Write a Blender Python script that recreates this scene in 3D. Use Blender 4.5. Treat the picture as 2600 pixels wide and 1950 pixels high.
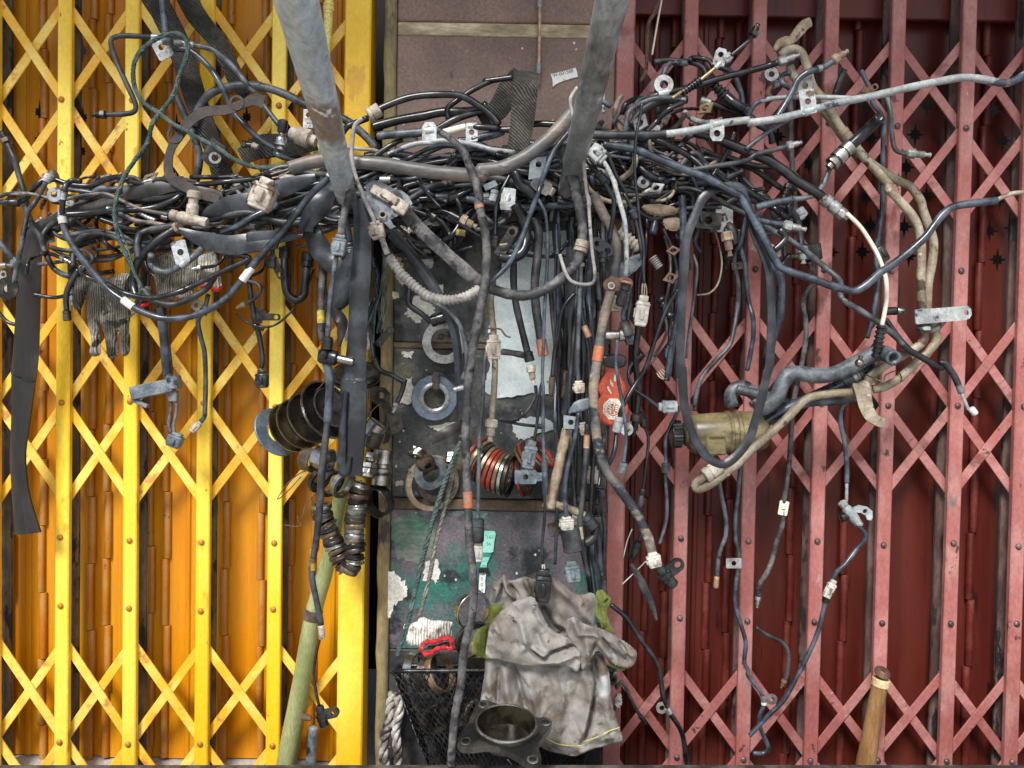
import bpy, bmesh, math, random
import numpy as np
from mathutils import Matrix, Vector
random.seed(7); rng = np.random.default_rng(7)
for o in list(bpy.data.objects): bpy.data.objects.remove(o)
SC = bpy.context.scene; COL = SC.collection
# ---------------------------------------------------------------- camera
DIST, CAMZ, FPX = 1.65, 1.05, 2062.5            # metres to the gate plane, eye height, focal length in photo pixels
cam = bpy.data.cameras.new('camera'); cam_o = bpy.data.objects.new('camera', cam); COL.objects.link(cam_o)
cam.sensor_width = 36.0; cam.lens = 36.0*FPX/2600; cam.clip_start = 0.02; cam.clip_end = 200
CM = Matrix.Translation((0, -DIST, CAMZ)) @ Matrix.Rotation(math.radians(90-1.5), 4, 'X') @ Matrix.Rotation(math.radians(1.0), 4, 'Z')
cam_o.matrix_world = CM
SC.camera = cam_o
SC.render.resolution_x, SC.render.resolution_y = 1024, 768
# ---------------------------------------------------------------- world, sun, exposure
SUN_EL, SUN_AZ = 44, -22                          # degrees; the light comes from the street, in front of the gates
w = bpy.data.worlds.new('World'); SC.world = w; w.use_nodes = True
nt = w.node_tree; bg = nt.nodes['Background']
sky = nt.nodes.new('ShaderNodeTexSky'); sky.sky_type = 'NISHITA'; sky.sun_disc = False
sky.sun_elevation = math.radians(SUN_EL); sky.sun_rotation = math.radians(180+SUN_AZ)
sky.air_density = 1.0; sky.dust_density = 1.5; sky.ozone_density = 0.6
nt.links.new(sky.outputs[0], bg.inputs[0]); bg.inputs[1].default_value = 0.095
sl = bpy.data.lights.new('sun', 'SUN'); sl.energy = 2.9; sl.angle = math.radians(16); sl.color = (1.0, 0.96, 0.9)
so = bpy.data.objects.new('sun', sl); COL.objects.link(so)
sd = Vector((math.sin(math.radians(SUN_AZ))*math.cos(math.radians(SUN_EL)), -math.cos(math.radians(SUN_AZ))*math.cos(math.radians(SUN_EL)), math.sin(math.radians(SUN_EL))))
so.rotation_euler = sd.to_track_quat('Z', 'Y').to_euler(); so.location = sd*5
vs = SC.view_settings; vs.view_transform = 'Standard'; vs.look = 'None'; vs.exposure = 0.8; vs.gamma = 1.0; vs.use_curve_mapping = False
# ---------------------------------------------------------------- photo pixel -> point in the place
CR = np.array(CM.to_3x3()); CP = np.array((0, -DIST, CAMZ))
def P(px, py, d=0.0):
    """point seen at photo pixel (px, py) standing d metres in front of the gates"""
    v = CR @ np.array(((px-1300)/FPX, -(py-975)/FPX, -1.0))
    return CP + v*((DIST-d)/v[1])
def SCL(d): return (DIST-d)/FPX
TIL = {c: (x, y) for c, (x, y) in zip('abcdefghijklmnop', [(x, y) for y in (0, 450, 900, 1425) for x in (0, 600, 1200, 1900)])}
def pts(s, d):
    """'a10,20 30,40@.2 b5,6' -> photo pixels and depths; letters are the tiles the photo was measured in"""
    out = []; t = None
    for tok in s.split():
        if tok[0].isalpha(): t = tok[0]; tok = tok[1:]
        dd = None
        if '@' in tok: tok, q = tok.split('@'); dd = float(q)
        x, y = map(float, tok.split(','))
        if t == 'Z': X, Y = x, y
        else: X, Y = TIL[t][0]+x*700/2212, TIL[t][1]+y*700/2212
        out.append([X, Y, dd])
    ks = [i for i, p in enumerate(out) if p[2] is not None]
    if not ks:
        for p in out: p[2] = d
    else:
        for i, p in enumerate(out):
            if p[2] is None: p[2] = float(np.interp(i, ks, [out[k][2] for k in ks]))
    return np.array(out)
def px(s): return pts(s, 0)[0][:2]
# ---------------------------------------------------------------- materials
MATS = {}
def mat(name, c1, c2=None, rough=.5, metal=0., scale=40., amt=.5, det=6., bump=.15, bscale=None, spots=None, stretch=None, spec=.5, sss=0, wave=None, rvar=.15, clear=0, grain=.3, grain_scale=170.):
    """c1 base colour, c2 dust/wear colour through a noise mask, spots=(colour, scale, threshold) chips or rust"""
    m = bpy.data.materials.new(name); m.use_nodes = True; N = m.node_tree.nodes; L = m.node_tree.links
    b = N['Principled BSDF']; b.inputs['Metallic'].default_value = metal; b.inputs['Specular IOR Level'].default_value = spec
    if clear: b.inputs['Coat Weight'].default_value = clear; b.inputs['Coat Roughness'].default_value = .2
    tc = N.new('ShaderNodeTexCoord'); mp = N.new('ShaderNodeMapping'); L.new(tc.outputs['Object'], mp.inputs[0])
    oi = N.new('ShaderNodeObjectInfo'); mu = N.new('ShaderNodeMath'); mu.operation = 'MULTIPLY'; mu.inputs[1].default_value = 7.3
    L.new(oi.outputs['Random'], mu.inputs[0]); L.new(mu.outputs[0], mp.inputs['Location'])
    if stretch: mp.inputs['Scale'].default_value = stretch
    def noise(s, de, r=.55):
        n = N.new('ShaderNodeTexNoise'); n.inputs['Scale'].default_value = s; n.inputs['Detail'].default_value = de; n.inputs['Roughness'].default_value = r
        L.new(mp.outputs[0], n.inputs['Vector']); return n
    n1 = noise(scale, det)
    rp = N.new('ShaderNodeMapRange'); rp.interpolation_type = 'SMOOTHSTEP'; rp.inputs[1].default_value = .40-(amt-.5)*.3; rp.inputs[2].default_value = .64-(amt-.5)*.3
    L.new(n1.outputs[0], rp.inputs[0])
    mx = N.new('ShaderNodeMix'); mx.data_type = 'RGBA'; mx.inputs[6].default_value = (*c1, 1); mx.inputs[7].default_value = (*(c2 or tuple(min(1, x*1.5) for x in c1)), 1)
    L.new(rp.outputs[0], mx.inputs[0]); col = mx.outputs[2]
    if spots:
        sp = spots if isinstance(spots, list) else [spots]
        for q in sp:
            sc_, ss, th = q[:3]; soft = q[3] if len(q) > 3 else .035
            n2 = noise(ss, 5., .6); r2 = N.new('ShaderNodeMapRange'); r2.inputs[1].default_value = th; r2.inputs[2].default_value = th+soft
            L.new(n2.outputs[0], r2.inputs[0]); m2 = N.new('ShaderNodeMix'); m2.data_type = 'RGBA'; m2.inputs[7].default_value = (*sc_, 1)
            L.new(r2.outputs[0], m2.inputs[0]); L.new(col, m2.inputs[6]); col = m2.outputs[2]
    if grain:                                                       # fine dirt grain and slow drift in tone
        for gs, lo, hi in ((grain_scale, 1-grain, 1+grain), (3.1, 1-grain*.5, 1+grain*.5)):
            g1 = noise(gs, 3., .7); g2 = N.new('ShaderNodeMapRange'); g2.inputs[1].default_value = .3; g2.inputs[2].default_value = .7; g2.inputs[3].default_value = lo; g2.inputs[4].default_value = hi
            L.new(g1.outputs[0], g2.inputs[0]); g3 = N.new('ShaderNodeMix'); g3.data_type = 'RGBA'; g3.blend_type = 'MULTIPLY'; g3.inputs[0].default_value = 1
            L.new(col, g3.inputs[6]); L.new(g2.outputs[0], g3.inputs[7]); col = g3.outputs[2]
    wv = None
    if wave:
        wv = N.new('ShaderNodeTexWave'); wv.inputs['Scale'].default_value = wave[0]; wv.bands_direction = wave[1]; wv.inputs['Distortion'].default_value = wave[2] if len(wave) > 2 else 1.; wv.inputs['Detail'].default_value = 1.
        L.new(mp.outputs[0], wv.inputs['Vector']); w2 = N.new('ShaderNodeMapRange'); w2.inputs[3].default_value = wave[3] if len(wave) > 3 else .6; w2.inputs[4].default_value = 1.25
        L.new(wv.outputs['Fac'], w2.inputs[0]); w3 = N.new('ShaderNodeMix'); w3.data_type = 'RGBA'; w3.blend_type = 'MULTIPLY'; w3.inputs[0].default_value = 1; L.new(col, w3.inputs[6]); L.new(w2.outputs[0], w3.inputs[7]); col = w3.outputs[2]
    L.new(col, b.inputs['Base Color'])
    rr = N.new('ShaderNodeMapRange'); rr.inputs[3].default_value = max(.05, rough-rvar); rr.inputs[4].default_value = min(1, rough+rvar)
    L.new(n1.outputs[0], rr.inputs[0]); L.new(rr.outputs[0], b.inputs['Roughness'])
    if bump:
        n3 = noise(bscale or scale*3, 4.)
        bp = N.new('ShaderNodeBump'); bp.inputs['Strength'].default_value = bump; bp.inputs['Distance'].default_value = .002
        hsrc = n3.outputs[0]
        if wave:
            ad = N.new('ShaderNodeMath'); L.new(wv.outputs['Fac'], ad.inputs[0]); L.new(n3.outputs[0], ad.inputs[1]); hsrc = ad.outputs[0]
        L.new(hsrc, bp.inputs['Height']); L.new(bp.outputs[0], b.inputs['Normal'])
    MATS[name] = m; return m
# ---------------------------------------------------------------- objects
ROOTS = {}
def mesh(V, F, name='m', smooth=True, flat=None):
    me = bpy.data.meshes.new(name); me.from_pydata([tuple(v) for v in V], [], [tuple(f) for f in F])
    me.polygons.foreach_set('use_smooth', [smooth]*len(me.polygons)); me.update(); return me
class Thing:
    """a top-level thing: an Empty at its base that parents its parts"""
    def __init__(s, name, label, cat, loc, group=None):
        s.o = bpy.data.objects.new(name, None); COL.objects.link(s.o); s.o.location = tuple(loc); s.loc = np.array(loc, float)
        s.o.empty_display_size = .01
        s.o['label'] = label; s.o['category'] = cat
        if group: s.o['group'] = group
    def part(s, name, V, F, m, parent=None, smooth=True, auto=None, mods=None):
        V = np.asarray(V, float)-s.loc
        me = mesh(V, F, name, smooth); me.materials.append(MATS[m])
        o = bpy.data.objects.new(name, me); COL.objects.link(o); o.parent = parent or s.o
        if auto: shade_auto(o, auto)
        return o
    def inst(s, name, me, M, parent=None):
        o = bpy.data.objects.new(name, me); COL.objects.link(o); o.parent = parent or s.o
        o.matrix_basis = Matrix.Translation(-Vector(s.loc)) @ M; return o
def single(name, label, cat, V, F, m, group=None, smooth=True, auto=None, kind=None):
    """a thing that is one mesh"""
    V = np.asarray(V, float); c = V.mean(0)
    me = mesh(V-c, F, name, smooth); me.materials.append(MATS[m]); o = bpy.data.objects.new(name, me); COL.objects.link(o); o.location = tuple(c)
    if kind: o['kind'] = kind
    if label: o['label'] = label; o['category'] = cat
    if group: o['group'] = group
    if auto: shade_auto(o, auto)
    return o
def shade_auto(o, deg=40):
    me = o.data; bm = bmesh.new(); bm.from_mesh(me); c = math.cos(math.radians(deg))
    for e in bm.edges:
        if len(e.link_faces) == 2 and e.link_faces[0].normal.dot(e.link_faces[1].normal) < c: e.smooth = False
    bm.to_mesh(me); bm.free(); me.polygons.foreach_set('use_smooth', [True]*len(me.polygons))
class Geo:
    """collects verts and faces"""
    def __init__(s): s.V = []; s.F = []
    def add(s, V, F):
        n = len(s.V); s.V += [tuple(v) for v in V]; s.F += [tuple(i+n for i in f) for f in F]; return s
def cr(p, n=None, step=.006, closed=False):
    """Catmull-Rom through 3-D points, resampled"""
    p = np.asarray(p, float)
    if len(p) < 3: 
        k = max(2, int(np.linalg.norm(p[-1]-p[0])/step)); return np.linspace(p[0], p[-1], k+1)
    q = np.vstack([p[-1:], p, p[:2]]) if closed else np.vstack([2*p[0]-p[1], p, 2*p[-1]-p[-2]])
    out = []
    for i in range(1, len(q)-2):
        a, b, c, d = q[i-1], q[i], q[i+1], q[i+2]
        k = max(3, int(np.linalg.norm(c-b)/step))
        t = np.linspace(0, 1, k, endpoint=False)[:, None]
        out.append(.5*((2*b)+(-a+c)*t+(2*a-5*b+4*c-d)*t**2+(-a+3*b-3*c+d)*t**3))
    if not closed: out.append(q[-2][None])
    return np.vstack(out)
def frames(c):
    T = np.gradient(c, axis=0); T /= np.linalg.norm(T, axis=1)[:, None]+1e-12
    N = np.zeros_like(c); n = np.cross(T[0], (0, -1, 0.01)); n /= np.linalg.norm(n)+1e-12; N[0] = n
    for i in range(1, len(c)):
        n = N[i-1]-T[i]*np.dot(N[i-1], T[i]); N[i] = n/(np.linalg.norm(n)+1e-12)
    return T, N, np.cross(T, N)
def tube(c, r, n=9, cap=True, sx=1., sy=1., hollow=False):
    c = np.asarray(c); m = len(c); r = np.broadcast_to(np.asarray(r, float), (m,)); T, N, B = frames(c)
    a = np.linspace(0, 2*np.pi, n, endpoint=False)
    ring = (np.cos(a)[None, :, None]*N[:, None]*sx+np.sin(a)[None, :, None]*B[:, None]*sy)*r[:, None, None]+c[:, None]
    V = ring.reshape(-1, 3).tolist(); F = []
    for i in range(m-1):
        for j in range(n):
            k = (j+1) % n; F.append((i*n+j, i*n+k, (i+1)*n+k, (i+1)*n+j))
    if cap:
        for e in (0, m-1):
            b = len(V)
            if hollow:
                sgn = -1 if e == 0 else 1
                V += ((ring[e]-c[e])*.62+c[e]).tolist(); V += ((ring[e]-c[e])*.6+c[e]-T[e]*sgn*r[e]*2.2).tolist()
                for j in range(n):
                    k = (j+1) % n
                    q1 = (e*n+j, e*n+k, b+k, b+j); q2 = (b+j, b+k, b+n+k, b+n+j)
                    F += [q1, q2] if e else [q1[::-1], q2[::-1]]
                F.append(tuple(b+n+j for j in range(n)) if e else tuple(b+n+j for j in range(n))[::-1])
            else:
                V.append(list(c[e]+T[e]*r[e]*.25*(-1 if e == 0 else 1)))
                for j in range(n):
                    k = (j+1) % n; F.append((e*n+k, e*n+j, b) if e == 0 else (e*n+j, e*n+k, b))
    return V, F
def ribbon(c, w, th, nrm=None, cup=0., twist=0.):
    """flat strap of width w and thickness th along c, facing the street unless nrm says otherwise"""
    c = np.asarray(c); m = len(c); w = np.broadcast_to(np.asarray(w, float), (m,))
    T = np.gradient(c, axis=0); T /= np.linalg.norm(T, axis=1)[:, None]+1e-12
    up = np.array(nrm if nrm is not None else (0, -1, 0), float)
    if up.ndim == 1: up = np.repeat(up[None], m, 0)
    S = np.cross(up, T); S /= np.linalg.norm(S, axis=1)[:, None]+1e-9; Nn = np.cross(T, S)
    if twist:
        a = twist*np.sin(np.linspace(0, 9, m))[:, None]; S, Nn = S*np.cos(a)+Nn*np.sin(a), Nn*np.cos(a)-S*np.sin(a)
    xs = [(-.5, 0), (-.25, 1), (0, 1.25), (.25, 1), (.5, 0)]
    V = []; F = []; k = 5
    for i in range(m):
        for sgn in (1, -1):
            for (u, q) in xs: V.append(c[i]+S[i]*u*w[i]+Nn[i]*(sgn*th/2+cup*q))
    for i in range(m-1):
        a, b = i*2*k, (i+1)*2*k
        for j in range(k-1):
            F.append((a+j, a+j+1, b+j+1, b+j)); F.append((a+k+j+1, a+k+j, b+k+j, b+k+j+1))
        F.append((a+k, a, b, b+k)); F.append((a+k-1, a+2*k-1, b+2*k-1, b+k-1))
    for e in (0, m-1):
        a = e*2*k
        for j in range(k-1): F.append((a+j, a+k+j, a+k+j+1, a+j+1) if e == 0 else (a+j+1, a+k+j+1, a+k+j, a+j))
    return V, F
def lathe(prof, n=24, hexmask=None):
    """prof: (x along axis, radius); axis = local x. A radius given as ('h', r) makes that ring six-sided"""
    V = []; F = []; a = np.linspace(0, 2*np.pi, n, endpoint=False)
    for (x, r) in prof:
        if isinstance(r, tuple):
            R = r[1]/np.maximum(np.cos((a+.2) % (np.pi/3)-np.pi/6), .5)*.95
        else: R = np.full(n, r)
        V += [(x, R[i]*math.cos(a[i]), R[i]*math.sin(a[i])) for i in range(n)]
    for i in range(len(prof)-1):
        for j in range(n):
            k = (j+1) % n; F.append((i*n+j, (i+1)*n+j, (i+1)*n+k, i*n+k))
    return V, F
def capped(prof, n=24):
    return lathe([(prof[0][0], 1e-5)]+list(prof)+[(prof[-1][0], 1e-5)], n)
def boxg(x0, x1, y0, y1, z0, z1, bev=0.):
    b = min(bev, (x1-x0)*.45, (y1-y0)*.45, (z1-z0)*.45)
    if b <= 0:
        V = [(x, y, z) for z in (z0, z1) for y in (y0, y1) for x in (x0, x1)]
        return V, [(0, 2, 3, 1), (4, 5, 7, 6), (0, 1, 5, 4), (2, 6, 7, 3), (0, 4, 6, 2), (1, 3, 7, 5)]
    bm = bmesh.new(); bmesh.ops.create_cube(bm, size=1)
    for v in bm.verts:
        v.co = Vector(((x0+x1)/2+v.co.x*(x1-x0), (y0+y1)/2+v.co.y*(y1-y0), (z0+z1)/2+v.co.z*(z1-z0)))
    bmesh.ops.bevel(bm, geom=list(bm.edges), offset=b, segments=1, affect='EDGES', profile=.5)
    bm.verts.ensure_lookup_table(); bm.verts.index_update()
    V = [tuple(v.co) for v in bm.verts]; F = [[v.index for v in f.verts] for f in bm.faces]; bm.free(); return V, F
def plate(outline, holes, z0, z1):
    """flat plate with holes: outline/holes are 2-D loops, thickness z0..z1"""
    bm = bmesh.new(); es = []; loops = []
    for lp in [outline]+list(holes):
        vs = [bm.verts.new((p[0], p[1], z1)) for p in lp]; loops.append(vs)
        es += [bm.edges.new((vs[i], vs[(i+1) % len(vs)])) for i in range(len(vs))]
    bmesh.ops.triangle_fill(bm, use_beauty=True, use_dissolve=False, edges=es, normal=(0, 0, 1))
    for f in bm.faces:
        if f.normal.z < 0: f.normal_flip()
    bm.verts.ensure_lookup_table(); bm.verts.index_update()
    V = [tuple(v.co) for v in bm.verts]; n = len(V); F = [[v.index for v in f.verts] for f in bm.faces]
    G = Geo(); G.V = V+[(v[0], v[1], z0) for v in V]; G.F = [tuple(f) for f in F]+[tuple(i+n for i in f[::-1]) for f in F]
    bm.free(); k = 0
    for lp in [outline]+list(holes):
        m = len(lp)
        for i in range(m):
            a, b = k+i, k+(i+1) % m; G.F.append((a, b, b+n, a+n)[::-1])
        k += m
    return G.V, G.F
def circ(cx, cy, r, n=16, ry=None): return [(cx+r*math.cos(2*math.pi*i/n), cy+(ry or r)*math.sin(2*math.pi*i/n)) for i in range(n)]
class Fr:
    """local frame in photo pixels at (x, y): u along ang (0 = right, 90 = down), v across, w toward the street; yaw/pitch tilt it in depth"""
    def __init__(s, x, y, d, ang=0., yaw=0., pitch=0.):
        s.o = P(x, y, d); k = SCL(d)
        ex = P(x+1, y, d)-s.o; ey = P(x, y+1, d)-s.o; ex /= np.linalg.norm(ex); ey /= np.linalg.norm(ey)
        a = math.radians(ang); u = ex*math.cos(a)+ey*math.sin(a); v = -ex*math.sin(a)+ey*math.cos(a); wv = np.array((0, -1., 0))
        if yaw:
            b = math.radians(yaw); u, wv = u*math.cos(b)+wv*math.sin(b), wv*math.cos(b)-u*math.sin(b)
        if pitch:
            b = math.radians(pitch); v, wv = v*math.cos(b)+wv*math.sin(b), wv*math.cos(b)-v*math.sin(b)
        s.M = np.stack([u, v, wv])*k; s.k = k
    def __call__(s, V): return np.asarray(V, float) @ s.M+s.o
def lathe_at(f, prof, n=20, cap=True):
    V, F = (capped if cap else lathe)(prof, n); return f(V), [t[::-1] for t in F]
def box_at(f, *a, bev=1.2):
    V, F = boxg(*a, bev=bev); return f(V), [t[::-1] for t in F]
def plate_at(f, out, holes, z0, z1):
    V, F = plate(out, holes, z0, z1); return f(V), [t[::-1] for t in F]
# ---------------------------------------------------------------- material list
mat('yellow_paint', (.87, .52, .018), (.94, .72, .11), rough=.38, scale=3.2, amt=.52, bump=.4, bscale=50, spots=[((.34, .16, .02), 42, .675), ((.70, .38, .02), 13, .62), ((.45, .25, .05), 8, .66, .1), ((.10, .06, .02), 100, .72)], stretch=(1, 1, .5), grain=.1)
mat('yellow_arm', (.80, .43, .025), (.88, .62, .13), rough=.42, scale=12, bump=.35, bscale=80, spots=[((.50, .24, .06), 26, .60, .08), ((.16, .08, .03), 90, .70)], grain=.12)
mat('orange_leaf', (.52, .185, .003), (.62, .275, .006), rough=.33, scale=4, bump=.12, bscale=50, spots=((.16, .07, .008), 50, .72), stretch=(4, 4, .25), grain=.1, spec=.35)
mat('orange_hinge', (.42, .15, .012), (.42, .20, .045), rough=.4, scale=18, bump=.25, spots=((.16, .07, .02), 50, .66), grain=0.1)
mat('red_paint', (.32, .105, .092), (.43, .20, .18), rough=.55, scale=9, bump=.4, bscale=80, spots=[((.07, .03, .028), 30, .655), ((.19, .055, .045), 9, .58, .08), ((.38, .29, .28), 55, .70), ((.16, .12, .12), 14, .66, .08)], stretch=(1, 1, .6), grain=.2)
mat('red_leaf', (.066, .010, .0065), (.10, .019, .012), rough=.36, scale=6, bump=.15, bscale=40, spots=[((.20, .05, .03), 55, .74), ((.028, .007, .006), 20, .64)], stretch=(3, 3, .3), grain=0.1, spec=.25)
mat('red_hinge', (.085, .012, .008), (.14, .03, .022), rough=.42, scale=16, bump=.2, spots=((.24, .07, .02), 60, .72), spec=.3)
mat('dirty_channel', (.055, .045, .03), (.14, .11, .06), rough=.75, scale=30, bump=.6, spots=((.01, .01, .01), 25, .56), stretch=(1, 1, .35))
mat('rust_channel', (.06, .03, .024), (.13, .085, .07), rough=.75, scale=30, bump=.6, spots=((.012, .008, .008), 25, .58), stretch=(1, 1, .35))
mat('rivet_dark', (.07, .05, .05), (.2, .14, .14), rough=.45, metal=.5, scale=60)
mat('dark_void', (.006, .005, .005), (.01, .009, .008), rough=.9, bump=0, grain=0)
mat('brown_tile', (.215, .135, .105), (.155, .1, .08), rough=.55, scale=7, bump=.35, bscale=120, spots=[((.33, .25, .2), 30, .70), ((.07, .05, .045), 22, .68)])
mat('grime_tile', (.040, .045, .046), (.125, .13, .118), rough=.55, scale=14, amt=.55, det=10, bump=.8, bscale=60, spots=[((.16, .14, .07), 7, .56, .12), ((.5, .5, .46), 34, .70), ((.014, .015, .017), 12, .54, .08), ((.20, .21, .20), 50, .65)], grain=.4)
mat('grime_low', (.062, .072, .078), (.155, .125, .145), rough=.5, scale=9, amt=.55, det=10, bump=.8, bscale=55, spots=[((.03, .17, .135), 5.5, .495, .12), ((.5, .5, .48), 40, .71), ((.02, .022, .026), 14, .55, .08), ((.20, .21, .21), 46, .66)], grain=.4)
mat('joint_cream', (.55, .46, .30), (.30, .24, .15), rough=.8, scale=25, bump=.5, stretch=(.3, 1, 1))
mat('joint_brown', (.16, .105, .06), (.08, .06, .045), rough=.8, scale=25, bump=.5)
mat('edge_plaster', (.33, .25, .10), (.19, .16, .09), rough=.75, scale=14, bump=.6, spots=[((.55, .30, .03), 10, .60), ((.06, .055, .05), 16, .62), ((.6, .55, .4), 40, .73)], stretch=(1, 1, .3))
mat('plaster_white', (.72, .70, .66), (.55, .52, .45), rough=.85, scale=22, bump=.7, spots=[((.25, .36, .28), 16, .64), ((.16, .12, .08), 45, .72)])
mat('plaster_cream', (.66, .56, .36), (.75, .70, .58), rough=.85, scale=25, bump=.7, spots=((.3, .16, .06), 30, .68))
mat('plaster_blue', (.50, .60, .62), (.66, .73, .73), rough=.5, scale=14, bump=.6, bscale=30, spots=[((.22, .24, .20), 20, .66), ((.36, .34, .20), 8, .66, .1), ((.10, .10, .09), 44, .71)], grain=.15)
mat('green_smear', (.05, .15, .095), (.20, .225, .18), rough=.7, scale=16, amt=.6, bump=.4, spots=((.36, .37, .33), 11, .54, .08), stretch=(.5, 1, 1))
mat('teal_smear', (.02, .13, .10), (.06, .08, .08), rough=.7, scale=16, amt=.6, bump=.4)
mat('rubber_black', (.0055, .0062, .008), (.022, .025, .031), rough=.3, scale=45, amt=.42, bump=.15, rvar=.15, clear=.15)
mat('rubber_dusty', (.012, .0135, .016), (.055, .058, .062), rough=.48, scale=32, amt=.5, bump=.35, spots=((.11, .095, .075), 30, .66))
mat('rubber_blue', (.016, .022, .032), (.072, .092, .122), rough=.3, scale=34, amt=.5, bump=.2, clear=.2)
mat('rubber_grey', (.032, .039, .047), (.118, .133, .148), rough=.44, scale=28, amt=.5, bump=.35, spots=[((.012, .012, .015), 26, .60), ((.19, .165, .13), 22, .66)])
mat('strap_rubber', (.013, .011, .0105), (.038, .034, .033), rough=.45, scale=18, bump=.4, stretch=(1, 1, .3))
mat('tube_rubber', (.0085, .0105, .014), (.036, .043, .053), rough=.36, scale=22, amt=.42, bump=.5, bscale=30)
mat('harness_wrap', (.030, .030, .032), (.118, .115, .115), rough=.65, scale=36, bump=.8, bscale=90, spots=[((.010, .010, .011), 26, .58), ((.20, .18, .15), 40, .69)], grain=0.45)
mat('pipe_tan', (.20, .16, .105), (.34, .30, .225), rough=.55, scale=24, bump=.4, spots=[((.06, .04, .026), 20, .60), ((.45, .41, .34), 34, .68)])
mat('pipe_pale', (.23, .25, .26), (.37, .39, .39), rough=.45, scale=18, bump=.35, spots=[((.035, .045, .07), 17, .58), ((.16, .09, .05), 45, .68)])
mat('pipe_rusty', (.085, .084, .084), (.24, .185, .14), rough=.48, scale=14, amt=.5, bump=.5, spots=[((.020, .024, .034), 15, .56), ((.36, .31, .26), 26, .64)], stretch=(.35, 1, 1), grain=.35)
mat('cream_tube', (.66, .60, .47), (.74, .69, .58), rough=.5, scale=18, bump=.1, grain=0.1)
mat('steel', (.40, .395, .38), (.20, .185, .165), rough=.3, metal=.95, scale=36, bump=.1, spots=((.09, .065, .045), 40, .64))
mat('zinc', (.42, .435, .44), (.25, .245, .23), rough=.38, metal=.65, scale=40, bump=.3, spots=((.13, .085, .055), 34, .63))
mat('white_zinc', (.42, .445, .46), (.24, .23, .21), rough=.4, metal=.45, scale=34, bump=.4, spots=[((.13, .085, .055), 28, .60), ((.6, .62, .63), 44, .66)])
mat('dark_steel', (.035, .032, .030), (.11, .095, .082), rough=.34, metal=.75, scale=30, bump=.35, spots=((.07, .04, .026), 36, .66))
mat('brown_steel', (.10, .07, .05), (.22, .17, .12), rough=.4, metal=.7, scale=30, bump=.3)
mat('bright_steel', (.50, .49, .475), (.28, .26, .235), rough=.27, metal=1., scale=26, bump=.06, spots=((.10, .075, .055), 30, .64))
mat('rust', (.075, .04, .026), (.16, .09, .055), rough=.75, metal=.1, scale=35, bump=.7, spots=((.03, .018, .014), 25, .60))
mat('rust_tan', (.24, .17, .11), (.36, .30, .22), rough=.7, scale=35, bump=.6, spots=((.09, .05, .03), 28, .62))
mat('brass_dirty', (.24, .18, .08), (.36, .3, .18), rough=.4, metal=.6, scale=40, bump=.2)
mat('copper', (.40, .22, .13), (.50, .40, .30), rough=.5, metal=.3, scale=40, bump=.3)
mat('plug_grey', (.24, .27, .29), (.40, .41, .41), rough=.55, scale=40, bump=.4, spots=((.06, .05, .05), 35, .62))
mat('plug_blue', (.075, .10, .12), (.20, .23, .25), rough=.48, scale=36, bump=.5, spots=((.018, .018, .022), 24, .58))
mat('plug_white', (.52, .50, .45), (.36, .33, .275), rough=.5, scale=35, bump=.35, spots=((.13, .10, .07), 30, .60))
mat('plug_dirty', (.30, .25, .20), (.46, .41, .35), rough=.65, scale=40, bump=.5, spots=((.10, .06, .045), 28, .60))
mat('plug_black', (.008, .0085, .0095), (.03, .03, .032), rough=.3, scale=50, bump=.1)
mat('tape_white', (.66, .66, .64), (.48, .46, .42), rough=.5, scale=26, bump=.15, grain=.15)
mat('tape_orange', (.44, .125, .055), (.34, .16, .10), rough=.55, scale=40, bump=.3)
mat('tape_yellow', (.55, .42, .04), (.32, .26, .05), rough=.5, scale=60, bump=.3)
mat('gold_foil', (.55, .40, .08), (.10, .09, .06), rough=.35, metal=.6, scale=60, bump=.5)
mat('webbing', (.026, .024, .021), (.085, .078, .066), rough=.92, scale=14, amt=.5, bump=1., bscale=200, wave=(100, 'DIAGONAL', 1.2, .4), grain=.4)
mat('rope_green', (.025, .055, .05), (.09, .12, .11), rough=.75, scale=60, bump=.6, bscale=300)
mat('rope_grey', (.13, .12, .105), (.24, .225, .20), rough=.9, scale=60, bump=.8, bscale=300)
mat('rope_white', (.50, .47, .43), (.045, .032, .026), rough=.9, scale=26, amt=.56, bump=.8, bscale=250, grain=.4)
mat('knit', (.050, .043, .031), (.30, .28, .23), rough=.95, scale=11, amt=.5, bump=1., bscale=200, wave=(75, 'X', 3., .5), spots=[((.020, .017, .013), 26, .57), ((.46, .44, .39), 40, .64)], grain=.35)
mat('knit_light', (.72, .69, .63), (.24, .20, .15), rough=.95, scale=9, amt=.36, bump=1., bscale=180, wave=(60, 'X', 3., .85), spots=((.12, .10, .08), 16, .56, .12), grain=.3)
mat('knit_red', (.36, .006, .010), (.46, .02, .03), rough=.9, scale=60, bump=1., bscale=200, spots=((.72, .66, .64), 75, .66))
mat('shirt', (.255, .24, .22), (.125, .10, .08), rough=.9, scale=8, amt=.5, det=11, bump=.25, bscale=320, spots=[((.075, .06, .05), 12, .55, .14), ((.38, .39, .39), 8, .56, .08), ((.105, .082, .057), 24, .57, .08), ((.045, .038, .034), 40, .64, .06)], grain=.16, grain_scale=90.)
mat('shirt_green', (.085, .108, .014), (.15, .175, .035), rough=.9, scale=20, bump=.5, bscale=200, spots=((.05, .05, .02), 14, .57, .1))
mat('stitch', (.48, .42, .12), (.3, .25, .1), rough=.9, scale=60)
mat('pole_metal', (.42, .50, .56), (.60, .68, .73), rough=.38, metal=.2, scale=9, amt=.5, bump=.4, bscale=40, spots=[((.27, .22, .18), 11, .56, .08), ((.78, .82, .84), 30, .64), ((.16, .16, .16), 44, .68)], stretch=(1, .4, 1), grain=.3, grain_scale=120.)
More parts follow.
